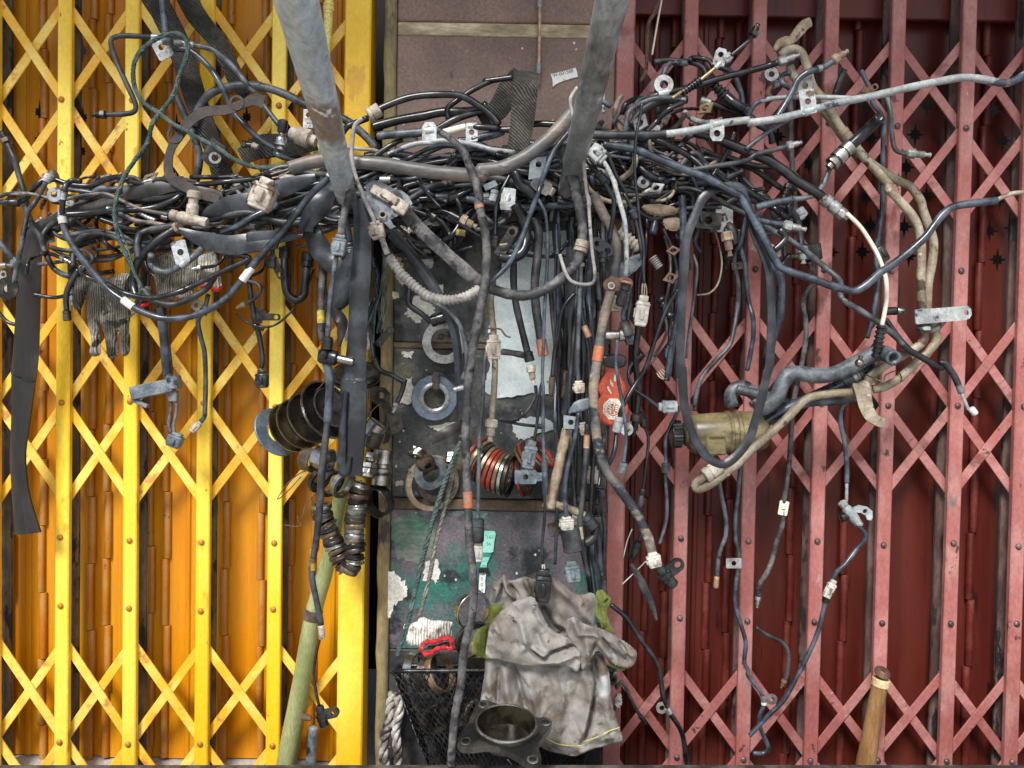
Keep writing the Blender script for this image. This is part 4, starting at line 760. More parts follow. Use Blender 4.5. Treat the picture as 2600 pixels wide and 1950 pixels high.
K('glossy black wire running beside the pale blue lead', 10, 'rubber_black', 'c1030,1150 1090,1250 1150,1400 1230,1550 g1220,140 1280,260 1320,400 1350,560 1365,660', .24, [('barrel', 'g1280,260', 26, 22, 'rubber_blue')])
K('black lead ending in a two hole sensor flange', 12, 'rubber_black', 'c920,1290 1000,1380 1080,1500 g1080,80 1130,170 1130,300 1110,420 1098,500', .26, [('barrel', 'c1000,1380', 34, 22, 'rubber_black')])
K('thick tan hose curving down the right bundle to a black sensor', 25, 'pipe_rusty', 'g970,130 1050,300 1110,400 1150,550 1140,750 1100,950 1050,1150 1010,1400 980,1600 k970,300 980,500 1010,750 1070,920 1180,1080 1300,1250 1400,1450 1440,1590', .25, [('tape', 'g1012,1420', 32, 27, 'tape_orange'), ('plug', 'e', 38, 34, 'plug_white', dict(dd=.01)), ('sensor', 'e', 70, 40, 'plug_black', dict(at='o1480,30', ang=52, ear=-90))], 'hose', 'hose', wob=.001, n=12)
K('smooth blue cable crossing down to the wire knot', 13, 'rubber_blue', 'c770,1060 660,1200 600,1330 540,1500 g530,120 450,330 390,500 300,680 200,790 130,840', .27, wob=.001)
K('blue black wire hanging in front of the plaster to a clip', 9, 'rubber_blue', 'g520,170 580,280 600,450 600,650 590,850 575,1100 570,1300 560,1600 k568,300 566,600 575,860 575,1080', .24, [('barrel', 'k575,850', 90, 16, 'rubber_blue'), ('eye', 'k575,980', 'tab', 36, 'plug_blue', dict(pa=-90, off=46, hole=.2))], wob=.001)
K('thin black wire below the clip ending in a black connector', 8, 'rubber_black', 'k574,1090 580,1250 572,1380 555,1550 o565,20', .24, [('wires', 'e', 2, 24, 'plug_white'), ('plug', 'e', 84, 38, 'plug_black', dict(at='o575,60', ang=94, T=30))], wob=.001)
K('broad dusty hose hanging down the plaster patch', 23, 'rubber_dusty', 'g490,330 530,450 520,650 500,850 510,1050 540,1250 570,1430', .18, [('tape', 'g555,1370', 40, 27, 'tape_orange')], 'hose', 'hose', wob=.001)
K('dark hose hanging to a dirty brass coupling', 18, 'rubber_dusty', 'g330,650 330,850 345,1000 390,1200 440,1400', .16, [('barrel', 'e', 26, 26, 'rubber_black'), ('nut', 'e', 46, 24, 'plug_dirty', dict(at='k465,90', ang=80))], 'hose', 'hose', wob=.001)
K('thin dark pipe curling under the brass coupling', 9, 'rubber_dusty', 'k505,250 505,330 440,450 350,520 215,520', .12, name='pipe', cat='pipe')
K('dark pipe with a ball joint beside the piston rings', 8, 'rubber_black', 'k215,525 300,545 420,565 520,575', .11, [('barrel', 'e', 16, 14, 'rubber_black')], 'pipe', 'pipe')
K('black cable hanging left of the gourd behind the flat strip', 12, 'rubber_dusty', 'g620,840 640,1100 660,1300 680,1550', .13)
K('black cable bowing inward beside the plaster patch', 12, 'rubber_black', 'g820,930 720,1060 690,1250 660,1400 640,1600', .20)
K('wide flat black hose hanging in the right bundle', 24, 'rubber_black', 'g790,560 790,900 800,1200 800,1600 k790,150 750,480', .17, name='hose', cat='hose', style='flat', wob=.001)
K('slim grey pipe with a square plug hanging in the right bundle', 12, 'rubber_grey', 'g865,670 862,900 850,1200 842,1500 k850,210', .235, [('cap', 'g865,680', 10, 22, 'plug_dirty', dict(ang=90)), ('plug', 'e', 32, 28, 'plug_dirty', dict(T=18))], 'pipe', 'pipe', wob=.001)
K('black cable with copper tape in the right bundle', 15, 'rubber_black', 'g870,1050 890,1180 950,1330 970,1500', .22, [('tape', 'g925,1230', 26, 17, 'copper')])
K('bony tan stick hanging by the piston rings', [28, 25, 25, 26, 34], 'rust_tan', 'k760,600 720,760 680,950 640,1100 610,1230', .22, name='stick', cat='stick', style='lump', wob=.001)
K('pale split stick jutting right from the bony stick', 20, 'pipe_tan', 'k600,1180 750,1230 900,1290', .215, [('barrel', 'e', 42, 32, 'rubber_dusty', dict(da=30))], 'stick', 'stick', style='lump', wob=0)
K('dark elbow hanging under the split stick', 24, 'rubber_dusty', 'k960,1330 985,1400 960,1480 900,1520', .20)
K('slim grey cable feeding a rusty cylinder sensor', 11, 'rubber_blue', 'k850,470 815,700 765,900 740,1100 752,1300', .245, [('plug', 'e', 34, 34, 'plug_white', dict(T=26))], wob=.001)
K('dark cable with copper tape hanging past the rusty sensor', 14, 'rubber_dusty', 'k920,560 905,900 890,1050 870,1250 860,1400 890,1600 o930,120', .22, [('tape', 'k915,690', 28, 16, 'copper'), ('tape', 'k862,1430', 30, 16, 'copper')], wob=.001)
K('fine black wire looping under the gourd', 7, 'rubber_black', 'k930,450 960,640 1000,800 1022,950 1012,1060', .25)
K('thin blue wire crossing the gourd to a small barrel', 9, 'rubber_blue', 'g1160,1310 1150,1500 k1165,190 1200,380 1225,550 1232,700 1210,870', .26, [('barrel', 'e', 28, 22, 'rubber_grey')], wob=.001)
K('black cable slanting behind the gourd with a zinc eyelet', 12, 'rubber_black', 'g1650,900 1560,1050 1480,1250 1400,1500 k1330,200 1240,350 1190,460 1160,600 1130,800 1040,970', .22, [('barrel', 'k1185,500', 40, 22, 'plug_grey'), ('eye', 'k1180,560', 'ring', 30, 'white_zinc', dict(pa=0, off=-8, at='k1235,575'))])
K('thin wire with a bead hanging down the red leaf', 9, 'rubber_blue', 'k1665,420 1600,550 1550,680 1550,870 1545,960 1560,1200 1550,1350 1500,1520', .12, [('barrel', 'k1545,870', 26, 22, 'rubber_grey')], wob=.002)
K('round wire loop ending in a dirty white plug by the reservoir', 9, 'rubber_blue', 'k1360,0 1275,80 1250,180 1300,280 1400,350 1490,420', .16, [('plug', 'e', 48, 30, 'plug_grey', dict(da=-40, T=22))])
K('thin lead from a round black sensor with a rusty lower sleeve', 8, 'rubber_black', 'k1380,580 1410,680 1390,900 1370,1060 1350,1200 1360,1400 1330,1500', .11, [('sensor', 's', 40, 28, 'plug_black', dict(ear=0)), ('barrel', 'k1365,1080', 48, 16, 'rubber_dusty'), ('barrel', 'e', 46, 24, 'rubber_black')], wob=.001)
K('slim pale pipe dropping down the red panel to a copper tip', 11, 'rubber_grey', 'k1975,1010 2000,1150 2030,1300 2030,1450 1980,1600 o1960,120', .10, [('barrel', 'e', 30, 14, 'copper')], 'brake_pipe', 'brake pipe', wob=.001)
K('blue pipe winding down the red post into a loose curl', 11, 'rubber_blue', 'k2150,880 2130,1100 2110,1300 2110,1480 2140,1640 o2110,200 2110,350 2150,500 2190,650 2180,800 2212,880 p0,920 100,1050 125,1150 90,1250 100,1350 160,1490 120,1540 40,1540', .09, [('eye', 'o2140,20', 'tab', 26, 'zinc', dict(pa=90, off=-16)), ('eye', 'p120,1110', 'ring', 26, 'zinc', dict(pa=90, off=20)), ('tape', 'p125,1110', 20, 14, 'tape_white')], 'brake_pipe', 'brake pipe', wob=.001)
K('blue pipe hanging to the small branching fitting', 12, 'rubber_blue', 'l785,370 742,450 742,560 770,700 790,900 790,1030', .11, [('barrel', 'e', 48, 8, 'pipe_pale')], 'pipe', 'pipe', wob=.001)
K('curved blue pipe sweeping from the branching fitting to bottom left', 12, 'rubber_blue', 'l880,1370 945,1460 870,1560 p780,20 690,110 640,250 600,400 560,560 470,770 350,1000 280,1120 150,1250 10,1400', .12, [('plug', 'p650,190', 50, 20, 'plug_white', dict(da=8, dd=.01, at='p690,150', T=14)), ('barrel', 'p630,280', 16, 18, 'rubber_black')], 'brake_pipe', 'brake pipe', wob=.001)
K('short dark pipe curling off the red post near the bottom', 11, 'rubber_dusty', 'p60,530 150,590 270,650 322,740 312,900 295,950', .07, [('nut', 'e', 24, 14, 'rust')], 'brake_pipe', 'brake pipe', wob=.001)
K('black cable curving from the shirt sleeve down the red post', 13, 'rubber_black', 'o1110,350 1230,450 1330,600 1480,820 1510,950 1530,1100 1570,1200 1680,1380 1720,1640', .15, [('eye', 'o1560,1195', 'ring', 28, 'zinc', dict(pa=-60, off=20))], wob=.001)
K('small hooked pipe with a fitting beside the shirt', 9, 'rubber_dusty', 'o1150,1020 1200,968 1250,1060 1300,1170 1345,1240', .12, [('nut', 'e', 26, 14, 'dark_steel')], 'brake_pipe', 'brake pipe', wob=.001)
strap('dark leaf shaped rubber strip hanging on the red leaf', [10, 16, 19, 18, 14, 8], 'rubber_dusty', 'o1270,20 1330,120 1390,240 1440,360 1475,470', .10, 'rubber_strip', cat='strip', th=4, cup=2)
K('thin white bristles of wire by the red jamb', 3, 'plug_white', 'o1390,0 1300,90 1200,185', .09, name='wire', cat='wire')
K('thin white wire standing beside the thick tan hose', 3, 'plug_white', 'k1280,1400 1240,1500 1210,1630', .10, name='wire', cat='wire')
# ================================================================ lower left and centre
K('wrapped black lead with a grey connector beside the left pole', 20, 'harness_wrap', 'f920,110 865,300 840,460', .27, [('plug', 'e', 54, 34, 'plug_blue', dict(T=24))], style='lump', wob=.001)
K('smooth grey lead from the connector to an elbow sensor', 13, 'rubber_grey', 'f805,630 775,800 750,1000 733,1280', .26, [('barrel', 'e', 34, 26, 'rubber_black')], wob=.001)
K('long grey hose hanging from the elbow sensor to a thin lead', [14, 17, 18, 20, 19, 17, 16, 16], 'rubber_dusty', 'f720,1490 j735,120 750,250 740,450 720,650 690,900 670,1200 640,1500 n610,20 610,150 640,300 670,450 678,510', .25, [('tape', 'j735,300', 150, 22, 'rubber_blue'), ('barrel', 'e', 36, 16, 'plug_dirty'), ('tape', 'n612,20', 24, 20, 'gold_foil')], 'hose', 'hose', wob=.001)
K('thin black lead ending in a small black sensor over the yellow lattice', 8, 'rubber_black', 'n670,620 640,750 622,900 640,1050 665,1160', .20, [('sensor', 'e', 56, 32, 'plug_black', dict(ear=-90)), ('cap', 'e', 24, 16, 'rust', dict(at='n600,1260', ang=190))], wob=.001)
K('mottled hose with yellow print tape beside the rubber strip', 18, 'harness_wrap', 'f690,640 690,800 680,1000 680,1200 690,1310', .16, [('tape', 'f680,1115', 28, 20, 'tape_yellow')], 'hose', 'hose', style='lump', wob=.001)
K('green rope with frayed ends hanging over the plaster edge', 11, 'rope_green', 'f1190,560 1192,700 1180,800 1160,930', .19, name='rope', cat='rope', style='twist', wob=0)
for i, (e, lab) in enumerate((('f1165,900 1130,1000 1080,1120 1020,1260', 'leftmost frayed green strand of the hanging rope'), ('f1165,900 1120,1050 1105,1200 1100,1330', 'middle frayed green strand of the hanging rope'), ('f1170,900 1180,1050 1140,1180 1130,1250', 'third frayed green strand of the hanging rope'), ('f1175,900 1200,1000 1190,1100 1170,1220', 'rightmost frayed green strand of the hanging rope'))):
    K(lab, 5, 'rope_green', e, .19, name='strand', cat='rope')
K('thin black wire running from the grimy box to the patch', 9, 'rubber_black', 'f1280,380 1420,500 1600,580', .20)
K('thin black wire inside the bundle near the gold tag', 8, 'rubber_black', 'f1450,30 1550,150 1640,245', .20)
K('thin glossy wire reaching the stick harness', 8, 'rubber_black', 'f1700,310 1850,410 1960,475', .20)
K('black wires bowing over the rusty patch', 10, 'rubber_black', 'f1340,520 1450,545 1600,575 1750,590 1900,560', .12)
K('bent black hose with a fat coupling in front of the plaster', 15, 'rubber_black', 'f1390,870 1380,1000 1420,1050 1480,1090 1560,1160', .15, [('barrel', 'e', 46, 30, 'rubber_black', dict(da=-60)), ('barrel', 's', 10, 12, 'rubber_black')], 'hose', 'hose', wob=.001)
K('small black hoop of pipe over the white plaster', 10, 'rubber_dusty', 'f1395,1010 1410,950 1460,935 1560,985 1650,1040', .13)
strap('broad black rubber band running down the middle of the pillar', [30, 28, 26, 24, 22, 22, 20], 'tube_rubber', 'f1250,450 1400,620 1560,840 1650,1010 1740,1200 1775,1400 1790,1640 j1800,300 1800,520', .17, 'rubber_band', cat='band', th=6, cup=4)
K('slim grey cable curving over the pale ring', 12, 'rubber_grey', 'f1480,960 1650,1040 1770,1150 1830,1300 1850,1500 j1810,200', .19, [('barrel', 'j1800,270', 28, 15, 'zinc', dict(ang=-15, at='j1745,285'))])
K('pale dirty hose hanging with a connector and end fitting', 16, 'pipe_tan', 'f2040,930 2050,1100 2065,1250 j2075,20 2070,250 2050,520', .21, [('plug', 'f2065,1260', 62, 34, 'plug_dirty', dict(ang=90, T=26)), ('nut', 'e', 56, 30, 'plug_dirty')], 'hose', 'hose', style='lump', wob=.001)
K('black twist of wire tied round the pale dirty hose', 5, 'rust', 'f2000,1210 2060,1215 2120,1220 2160,1270 2200,1285', .225, name='wire', cat='wire')
K('straight grey wire hanging to a hooded plug at the sticker', 10, 'rubber_grey', 'f2035,1250 2010,1400 j1990,100 1975,400 1950,700 1945,1000 1938,1320', .20, [('barrel', 'e', 60, 34, 'rubber_dusty'), ('plug', 'e', 52, 24, 'plug_white', dict(at='j1940,1500', T=16))], wob=.001)
K('black lead hanging by the plaster edge', 9, 'rubber_black', 'f1070,580 1095,700 1120,900 1150,1100 1165,1250', .16, [('barrel', 'f1095,640', 30, 20, 'rubber_black')])
K('twin black lead with a flat oval flange', 12, 'rubber_black', 'f1130,950 1060,1100 1080,1250 1100,1450', .15, [('eye', 'e', 'long', 24, 'plug_black', dict(pa=40, off=40, at='f1150,1330'))])
K('bent black pipe with a small hex end by the plaster edge', 13, 'rubber_black', 'f1105,1440 1150,1545 1250,1590 1340,1640 j1352,200 1330,290 1290,390', .13, [('nut', 'e', 26, 18, 'zinc')], 'brake_pipe', 'brake pipe', wob=.001)
K('dark green twisted rope hanging from the middle of the pillar', 13, 'rope_green', 'j1790,720 1700,950 1600,1250 1500,1620 n1420,300 1380,480 1290,760', .16, name='rope', cat='rope', style='twist', wob=.001)
K('rough grey rope beside the dark green rope', 12, 'rope_grey', 'j1800,700 1740,950 1680,1200 1600,1500 n1560,80 1500,320 1460,450', .145, name='rope', cat='rope', style='twist', wob=.001)
K('flat black strip slanting over the hanging washers', 26, 'strap_rubber', 'j1560,690 1700,620 1830,550', .15, name='rubber_strip', cat='strip', style='flat', wob=0)
K('frayed dark hose just above the piston rings', 16, 'harness_wrap', 'g230,1400 320,1410 420,1430', .13, style='lump')
K('black cable behind the right pole end', 11, 'rubber_black', 'g180,470 190,250 230,120 300,-20', .20, [('barrel', 's', 30, 24, 'rubber_black', dict(da=0)), ('eye', 'g225,160', 'tab', 36, 'white_zinc', dict(pa=5, off=-6, at='g285,165', hole=.2))])
K('fat black bend of hose beside the blue clip', 26, 'rubber_black', 'g340,-40 380,50 450,110 500,170', .21, name='hose', cat='hose')
K('black hose elbow hugging the wire knot', 28, 'rubber_black', 'g340,220 400,340 430,480 400,600 300,650 210,640', .20, [('eye', 'g300,640', 'long', 34, 'dark_steel', dict(pa=30, off=40, at='g250,560'))], 'hose', 'hose')
K('dusty hose hanging from the left side of the right pole', 24, 'harness_wrap', 'c690,1190 760,1350 840,1560 g890,60 900,200', .24, name='hose', cat='hose', style='lump', wob=.001)
K('black cable rising behind the jamb below the gourd', 12, 'rubber_black', 'k1020,1050 1060,1150 1040,1250 1060,1400 1050,1640 o1060,200', .16, [('boot', 'k1010,1030', 44, 26, 'rubber_black', dict(da=20)), ('barrel', 'k1050,1080', 60, 22, 'rubber_black', dict(ang=85))])
for i, (xs, lab) in enumerate(((900, 'leftmost black cable beside the shirt collar'), (960, 'second black cable beside the shirt collar'), (1010, 'third black cable beside the shirt collar'))):
    K(lab, 15, ('rubber_black', 'rubber_blue', 'rubber_dusty')[i], f'k{xs-10},1350 {xs},1500 {xs+10},1640 o{xs+30},100 {xs+50},260', .15+.01*i)
# ================================================================ the tangle inside the bundle
AX = np.array([(70, 560), (300, 545), (560, 530), (800, 500), (1000, 470), (1250, 450), (1500, 440), (1700, 470), (1900, 500), (2000, 520)], float)
SA = np.r_[0, np.cumsum(np.linalg.norm(np.diff(AX, axis=0), axis=1))]
def axp(s): return np.array([np.interp(s, SA, AX[:, 0]), np.interp(s, SA, AX[:, 1])])
LOOK = {'rubber_black': 'glossy black', 'rubber_dusty': 'dusty black', 'rubber_blue': 'blue black', 'rubber_grey': 'grey', 'harness_wrap': 'tape wrapped', 'pipe_pale': 'whitish', 'pipe_tan': 'tan'}
def describe(kind, w, m, prt, x, y, where):
    th = 'thin' if w < 10.5 else 'thick' if w > 15 else 'medium'
    end = '' if not prt else {'barrel': ' with sleeve', 'nut': ' with nut', 'plug': ' with plug', 'eye': ' with tab'}[prt[0][0]]
    zone = next(n for lim, n in ((250, 'near the left edge'), (450, 'near the glove'), (640, 'near the tee fitting'), (850, 'left of the left pole'), (1000, 'right of the left pole'), (1150, 'near the grimy bracket'), (1300, 'near the stick harness'), (1450, 'left of the right pole'), (1600, 'right of the right pole'), (1760, 'near the red jamb'), (9999, 'near the V belt')) if x < lim)
    return f'{th} {LOOK[m]} {kind}{end} {where} {zone}'
def filler(label, group, n, s0, s1, spread, lens, ws, drange, mats, droop=.3, name='cable', cat='cable'):
    for i in range(n):
        a = random.uniform(s0, s1); L = random.uniform(*lens)*random.choice((-1, 1)); off = random.uniform(-spread, spread); q = []
        k = max(4, int(abs(L)/70)); ph = random.uniform(0, 6)
        for j in range(k+1):
            s = np.clip(a+L*j/k, 0, SA[-1]); c = axp(s); o2 = off+spread*.35*math.sin(ph+j*.9)+rng.normal(0, spread*.12)
            q.append([c[0]+rng.normal(0, 6), c[1]+o2])
        if random.random() < droop:                                    # the end hangs down
            e = q[-1]; sg = 1 if L > 0 else -1; dl = random.uniform(40, 130)
            q += [[e[0]+sg*22, e[1]+dl*.35], [e[0]+sg*random.uniform(10, 34), e[1]+dl]]
        dd = random.uniform(*drange); s = 'Z'+' '.join(f'{x:.0f},{y:.0f}' for x, y in q)
        m = random.choice(mats); w = random.uniform(*ws); prt = []
        if random.random() < .3: prt = [random.choice([('barrel', 'e', w*2.2, w*1.6, random.choice(['rubber_black', 'plug_grey', 'zinc'])), ('nut', 'e', w*2.6, w*1.7, random.choice(['zinc', 'dark_steel', 'rust_tan'])), ('plug', 'e', w*3, w*2.1, random.choice(['plug_black', 'plug_blue', 'plug_dirty', 'plug_grey'])), ('eye', 'e', 'tab', w*2.2, random.choice(['zinc', 'dark_steel', 'rust_tan']))])]
        cable(describe('cable', w, m, prt, np.mean([p[0] for p in q]), 0, label), w, m, s, dd, prt, name, cat, group, wob=.008)
BK = ['rubber_black']*5+['rubber_dusty']*3+['rubber_blue']*2+['rubber_grey', 'harness_wrap']
filler('deep in the tangle', 'cables buried in the middle of the tangle', 110, SA[3]-40, SA[6]+60, 72, (150, 420), (9, 22), (.035, .16), BK)
filler('in the left bundle', 'cables woven into the left bundle', 48, SA[0]+60, SA[3], 66, (120, 340), (8, 17), (.04, .13), BK, droop=.2)
filler('in the right bundle', 'cables packed into the right bundle', 46, SA[6], SA[9]-60, 85, (100, 320), (8, 18), (.04, .15), BK, droop=.25)
def arcs(label, group, n, box, ws, drange, mats, tall=1.):  # random filler cables bent into arcs
    x0, y0, x1, y1 = box
    for i in range(n):
        cx, cy = random.uniform(x0, x1), random.uniform(y0, y1); R = random.uniform(40, 110); a0 = random.uniform(0, 6.28); sp = random.uniform(1.2, 3.6)*random.choice((-1, 1)); q = []
        for j in range(6):
            a = a0+sp*j/5; q.append((np.clip(cx+R*math.cos(a), x0-40, x1+40), np.clip(cy+R*.8*tall*math.sin(a), y0-30, y1+30)))
        s = 'Z'+' '.join(f'{x:.0f},{y:.0f}' for x, y in q); w = random.uniform(*ws)
        prt = [('nut', 'e', w*2.6, w*1.7, random.choice(['zinc', 'steel', 'dark_steel', 'rust_tan']))] if random.random() < .35 else [('eye', 'e', random.choice(['tab', 'oct', 'ring']), w*2.4, random.choice(['zinc', 'white_zinc', 'dark_steel']))] if random.random() < .35 else []
        m = random.choice(mats); cable(describe('stub', w, m, prt, cx, cy, label), w, m, s, random.uniform(*drange), prt, 'cable_stub' if y0 < 300 else 'curled_cable', 'pipe' if y0 < 300 else 'wire', group, wob=.01)
arcs('atop the right bundle', 'cable stubs in the head of the right bundle', 30, (1500, 250, 1850, 520), (8, 15), (.05, .16), BK+['pipe_pale', 'pipe_tan', 'rubber_grey'])
arcs('by the gloves', 'curled cables around the gloves', 26, (110, 480, 760, 700), (6, 13), (.05, .15), BK)
arcs('under the sagging hose', 'curled cables under the sagging hose', 74, (980, 430, 1480, 620), (7, 17), (.02, .15), BK)
def hangers(label, group, n, x0, x1, y0, y1, ws, drange, mats, spread=25, dy=(250, 700)):
    for i in range(n):
        x = random.uniform(x0, x1); y = random.uniform(y0, y1); L = random.uniform(*dy); q = []; xx = x
        for j in range(6):
            q.append((xx, y+L*j/5)); xx = np.clip(xx+rng.normal(0, spread*.5), x0-spread, x1+spread)
        s = 'Z'+' '.join(f'{a:.0f},{b:.0f}' for a, b in q); w = random.uniform(*ws)
        prt = [('plug', 'e', w*3.2, w*2.1, random.choice(['plug_black', 'plug_blue', 'plug_dirty']))] if random.random() < .35 else []
        m = random.choice(mats); cable(describe('hanging cable', w, m, prt, x, y, label), w, m, s, random.uniform(*drange), prt, 'cable_end', 'cable', group, wob=.006)
hangers('beside the jamb', 'cables hanging beside the red jamb', 30, 1400, 1530, 520, 700, (7, 16), (.05, .18), BK, 12, (350, 800))
hangers('behind the rubber tube', 'cable ends behind the black rubber tube', 9, 800, 985, 560, 680, (7, 15), (.03, .12), BK, 16, (120, 320))
hangers('over the red gate', 'cable ends over the red gate', 10, 1560, 1760, 480, 640, (7, 13), (.05, .14), BK, 22, (120, 330))
# ================================================================ the two poles
def pole(label, a, b, D, m, ext):
    A, B = P(*a), P(*b); u = (B-A)/np.linalg.norm(B-A); A2 = A-u*((A[1]+.0)/u[1])*.97 if u[1] < 0 else A; B2 = B+u*ext
    C = np.linspace(A2, B2, 90); r = D/2*(1+.006*np.sin(np.arange(90)*.9)+.004*rng.normal(size=90))
    V, F = tube(C, r, 28); single('pole', label, 'pole', V, F, m)
pole('thicker grey galvanised pole on the left, coming toward the viewer', (869, 460, .275), (752, 0, .95), .038, 'pole_metal', .22)
pole('dark stained steel pole on the right, leaning outward at the top', (1470, 364, .344), (1554, 0, .73), .038, 'pole_dark', .4)
# ================================================================ straps and rubber strips
strap('wide woven webbing strap hanging from the top behind the square clip', [56, 58, 58, 56, 54, 52, 50, 54], 'webbing', 'a1230,-60 1330,150 1420,330 1500,560 1570,800 1640,1000 1720,1200 1800,1450', .06, 'webbing_strap', th=7, cup=2, twist=.12)
strap('second woven strap slanting right behind the left pole', [52, 50, 46, 44, 42, 44], 'webbing', 'a1480,-60 1580,130 1740,330 1850,540 1900,650 1990,760', .045, 'webbing_strap', th=7, cup=2, twist=.1)
strap('short woven strap folded over the top of the bundle', [62, 64, 64, 62, 58, 54], 'webbing', 'c440,590@.16 430,640@.235 415,800 395,1000 362,1205', .24, 'webbing_strap', th=8, cup=2)
strap('dark rear end of woven strap behind the folded strap', [60, 58, 52, 46], 'webbing', 'c400,610@.17 300,720 200,880 60,970', .15, 'webbing_strap', th=8, cup=2)
strap('knotted end of woven strap behind the left pole', [40, 60, 64, 50], 'webbing', 'b40,1260 200,1180 420,1160 640,1120', .05, 'webbing_strap', th=8, cup=3, twist=.3)
t = Thing('perforated_strip', 'rusty curved metal strip with ring holes over the yellow gate', 'strip', P(430, 400, .16))
pp = path3('a2120,820 2040,800 1960,830 1820,880 1640,900 1520,980 1440,1090 1380,1180 1350,1300 1370,1420 1480,1490 1620,1560 1760,1600', .16, 0); C = np.array([P(*p) for p in pp]); k = SCL(.16)
V, F = ribbon(C, np.interp(np.linspace(0, 1, len(C)), [0, .1, .35, .6, .8, 1], [34, 22, 26, 20, 28, 20])*k, .0028); t.part('strip', V, F, 'rust_dark', auto=50)
for s, r in (('a1900,825', 19), ('a1405,1085', 21)):
    x, y = px(s); f = Fr(x, y, .161); V, F = plate_at(f, circ(0, 0, r, 20), [circ(0, 0, r*.68, 18)], -1.5, 2.5); t.part('ring_hole', V, F, 'rust_dark', smooth=False)
strap('long black inner tube strip folded double and hanging beside the pillar', [36, 44, 50, 52, 48, 48, 56, 66, 70, 66, 60], 'tube_rubber', 'f985,180 1010,350 1012,600 1000,800 985,1000 970,1300 950,1640 j945,200 935,500 922,800 912,965', .235, 'rubber_tube', cat='rubber tube', th=9, cup=7, twist=.12)
strap('rolled edge of the hanging inner tube strip', [14, 16, 18, 20, 22, 20, 12], 'tube_rubber', 'j880,300 860,500 850,700 845,860 860,950 890,930 915,820', .245, 'rubber_strip', cat='rubber tube', th=8, cup=4)
strap('wide triangular flap of black rubber left of the inner tube strip', [10, 34, 58, 66, 58, 30], 'tube_rubber', 'f1010,470 975,600 930,740 880,880 830,990 790,1040', .21, 'rubber_flap', cat='rubber tube', th=5, cup=7)
strap('broad black rubber fold just under the left pole', [66, 60, 58, 50, 40], 'tube_rubber', 'f770,40 700,170 620,290 570,380 560,440', .19, 'rubber_flap', cat='rubber tube', th=6, cup=5, twist=.3)
strap('black rubber fold turning down toward the triangular flap', [44, 54, 56, 50, 44], 'tube_rubber', 'f600,420 640,520 690,600 760,680 850,760', .18, 'rubber_flap', cat='rubber tube', th=6, cup=5, twist=.3)
strap('wide flattened black hose crossing the left bundle below the tee', [14, 44, 50, 48, 44, 34, 12], 'tube_rubber', 'e1440,420 1560,475 1700,520 1850,545 2000,530 2212,500 f100,510 320,485 540,468', .20, 'flat_hose', cat='hose', th=7, cup=3, twist=.2)
strap('second flattened black hose passing under the dirty plug', [16, 44, 50, 48, 44, 20], 'tube_rubber', 'e1600,310 1750,255 1900,212 2100,195 f100,170 300,110 480,50 640,0', .165, 'flat_hose', cat='hose', th=7, cup=3, twist=.2)
strap('dark rubber strip along the top of the left bundle', [34, 40, 36], 'strap_rubber', 'e1000,130 1200,100 1450,60 1700,150 1850,210', .145, 'rubber_strip', cat='strip', th=6, cup=4, twist=.3)
strap('small dark rubber scrap twisted below the triangular flap', [16, 30, 28, 20, 12], 'strap_rubber', 'f730,1000 790,1080 850,1160 840,1260 820,1360', .14, 'rubber_scrap', cat='strip', th=4, cup=3, twist=.6)
# ================================================================ inflated and draped cloth
def poly_grid(poly, h):
    poly = np.asarray(poly, float); A = poly; B = np.roll(poly, -1, 0); mn, mx = A.min(0)-h, A.max(0)+h
    xs = np.arange(mn[0], mx[0]+h, h); ys = np.arange(mn[1], mx[1]+h, h); X, Y = np.meshgrid(xs, ys); Q = np.stack([X.ravel(), Y.ravel()], 1)
    ins = np.zeros(len(Q), bool); dist = np.full(len(Q), 1e9); near = np.zeros_like(Q)
    for a, b in zip(A, B):
        c = ((a[1] > Q[:, 1]) != (b[1] > Q[:, 1])) & (Q[:, 0] < (b[0]-a[0])*(Q[:, 1]-a[1])/(b[1]-a[1]+1e-12)+a[0]); ins ^= c
        tt = np.clip(((Q-a)@(b-a))/max(1e-9, (b-a)@(b-a)), 0, 1); pr = a+tt[:, None]*(b-a); dd = np.linalg.norm(Q-pr, axis=1); m = dd < dist; dist[m] = dd[m]; near[m] = pr[m]
    sd = np.where(ins, dist, -dist); nx = len(xs); ny = len(ys); keep = sd > -h*.55
    Q2 = np.where((sd < h*.45)[:, None], near, Q); ids = -np.ones(len(Q), int); cells = []
    for j in range(ny-1):
        for i in range(nx-1):
            q = (j*nx+i, j*nx+i+1, (j+1)*nx+i+1, (j+1)*nx+i)
            if all(keep[z] for z in q) and max(sd[z] for z in q) > 0: cells.append(q)
    us = sorted({z for c in cells for z in c}); ids[us] = np.arange(len(us))
    return Q2[us], np.maximum(sd[us], 0)*(sd[us] > h*.45), [tuple(ids[z] for z in c) for c in cells]
def smooth_loop(p, n=6):
    p = np.asarray(p, float); q = cr(np.c_[p, np.zeros(len(p))], step=max(1., np.linalg.norm(np.diff(p, axis=0), axis=1).mean()/n), closed=True); return q[:, :2]
def ridge(Q, lines):
    h = np.zeros(len(Q))
    for ln, amp, sg in lines:
        ln = np.asarray(ln, float); best = np.full(len(Q), 1e9); tb = np.zeros(len(Q)); n = len(ln)-1
        for i in range(n):
            a, b = ln[i], ln[i+1]; tt = np.clip(((Q-a)@(b-a))/max(1e-9, (b-a)@(b-a)), 0, 1); dd = np.linalg.norm(Q-a-tt[:, None]*(b-a), axis=1); m = dd < best; best[m] = dd[m]; tb[m] = (i+tt[m])/n
        h += amp*np.exp(-(best/sg)**2)*(1-.5*np.abs(2*tb-1)**3)
    return h
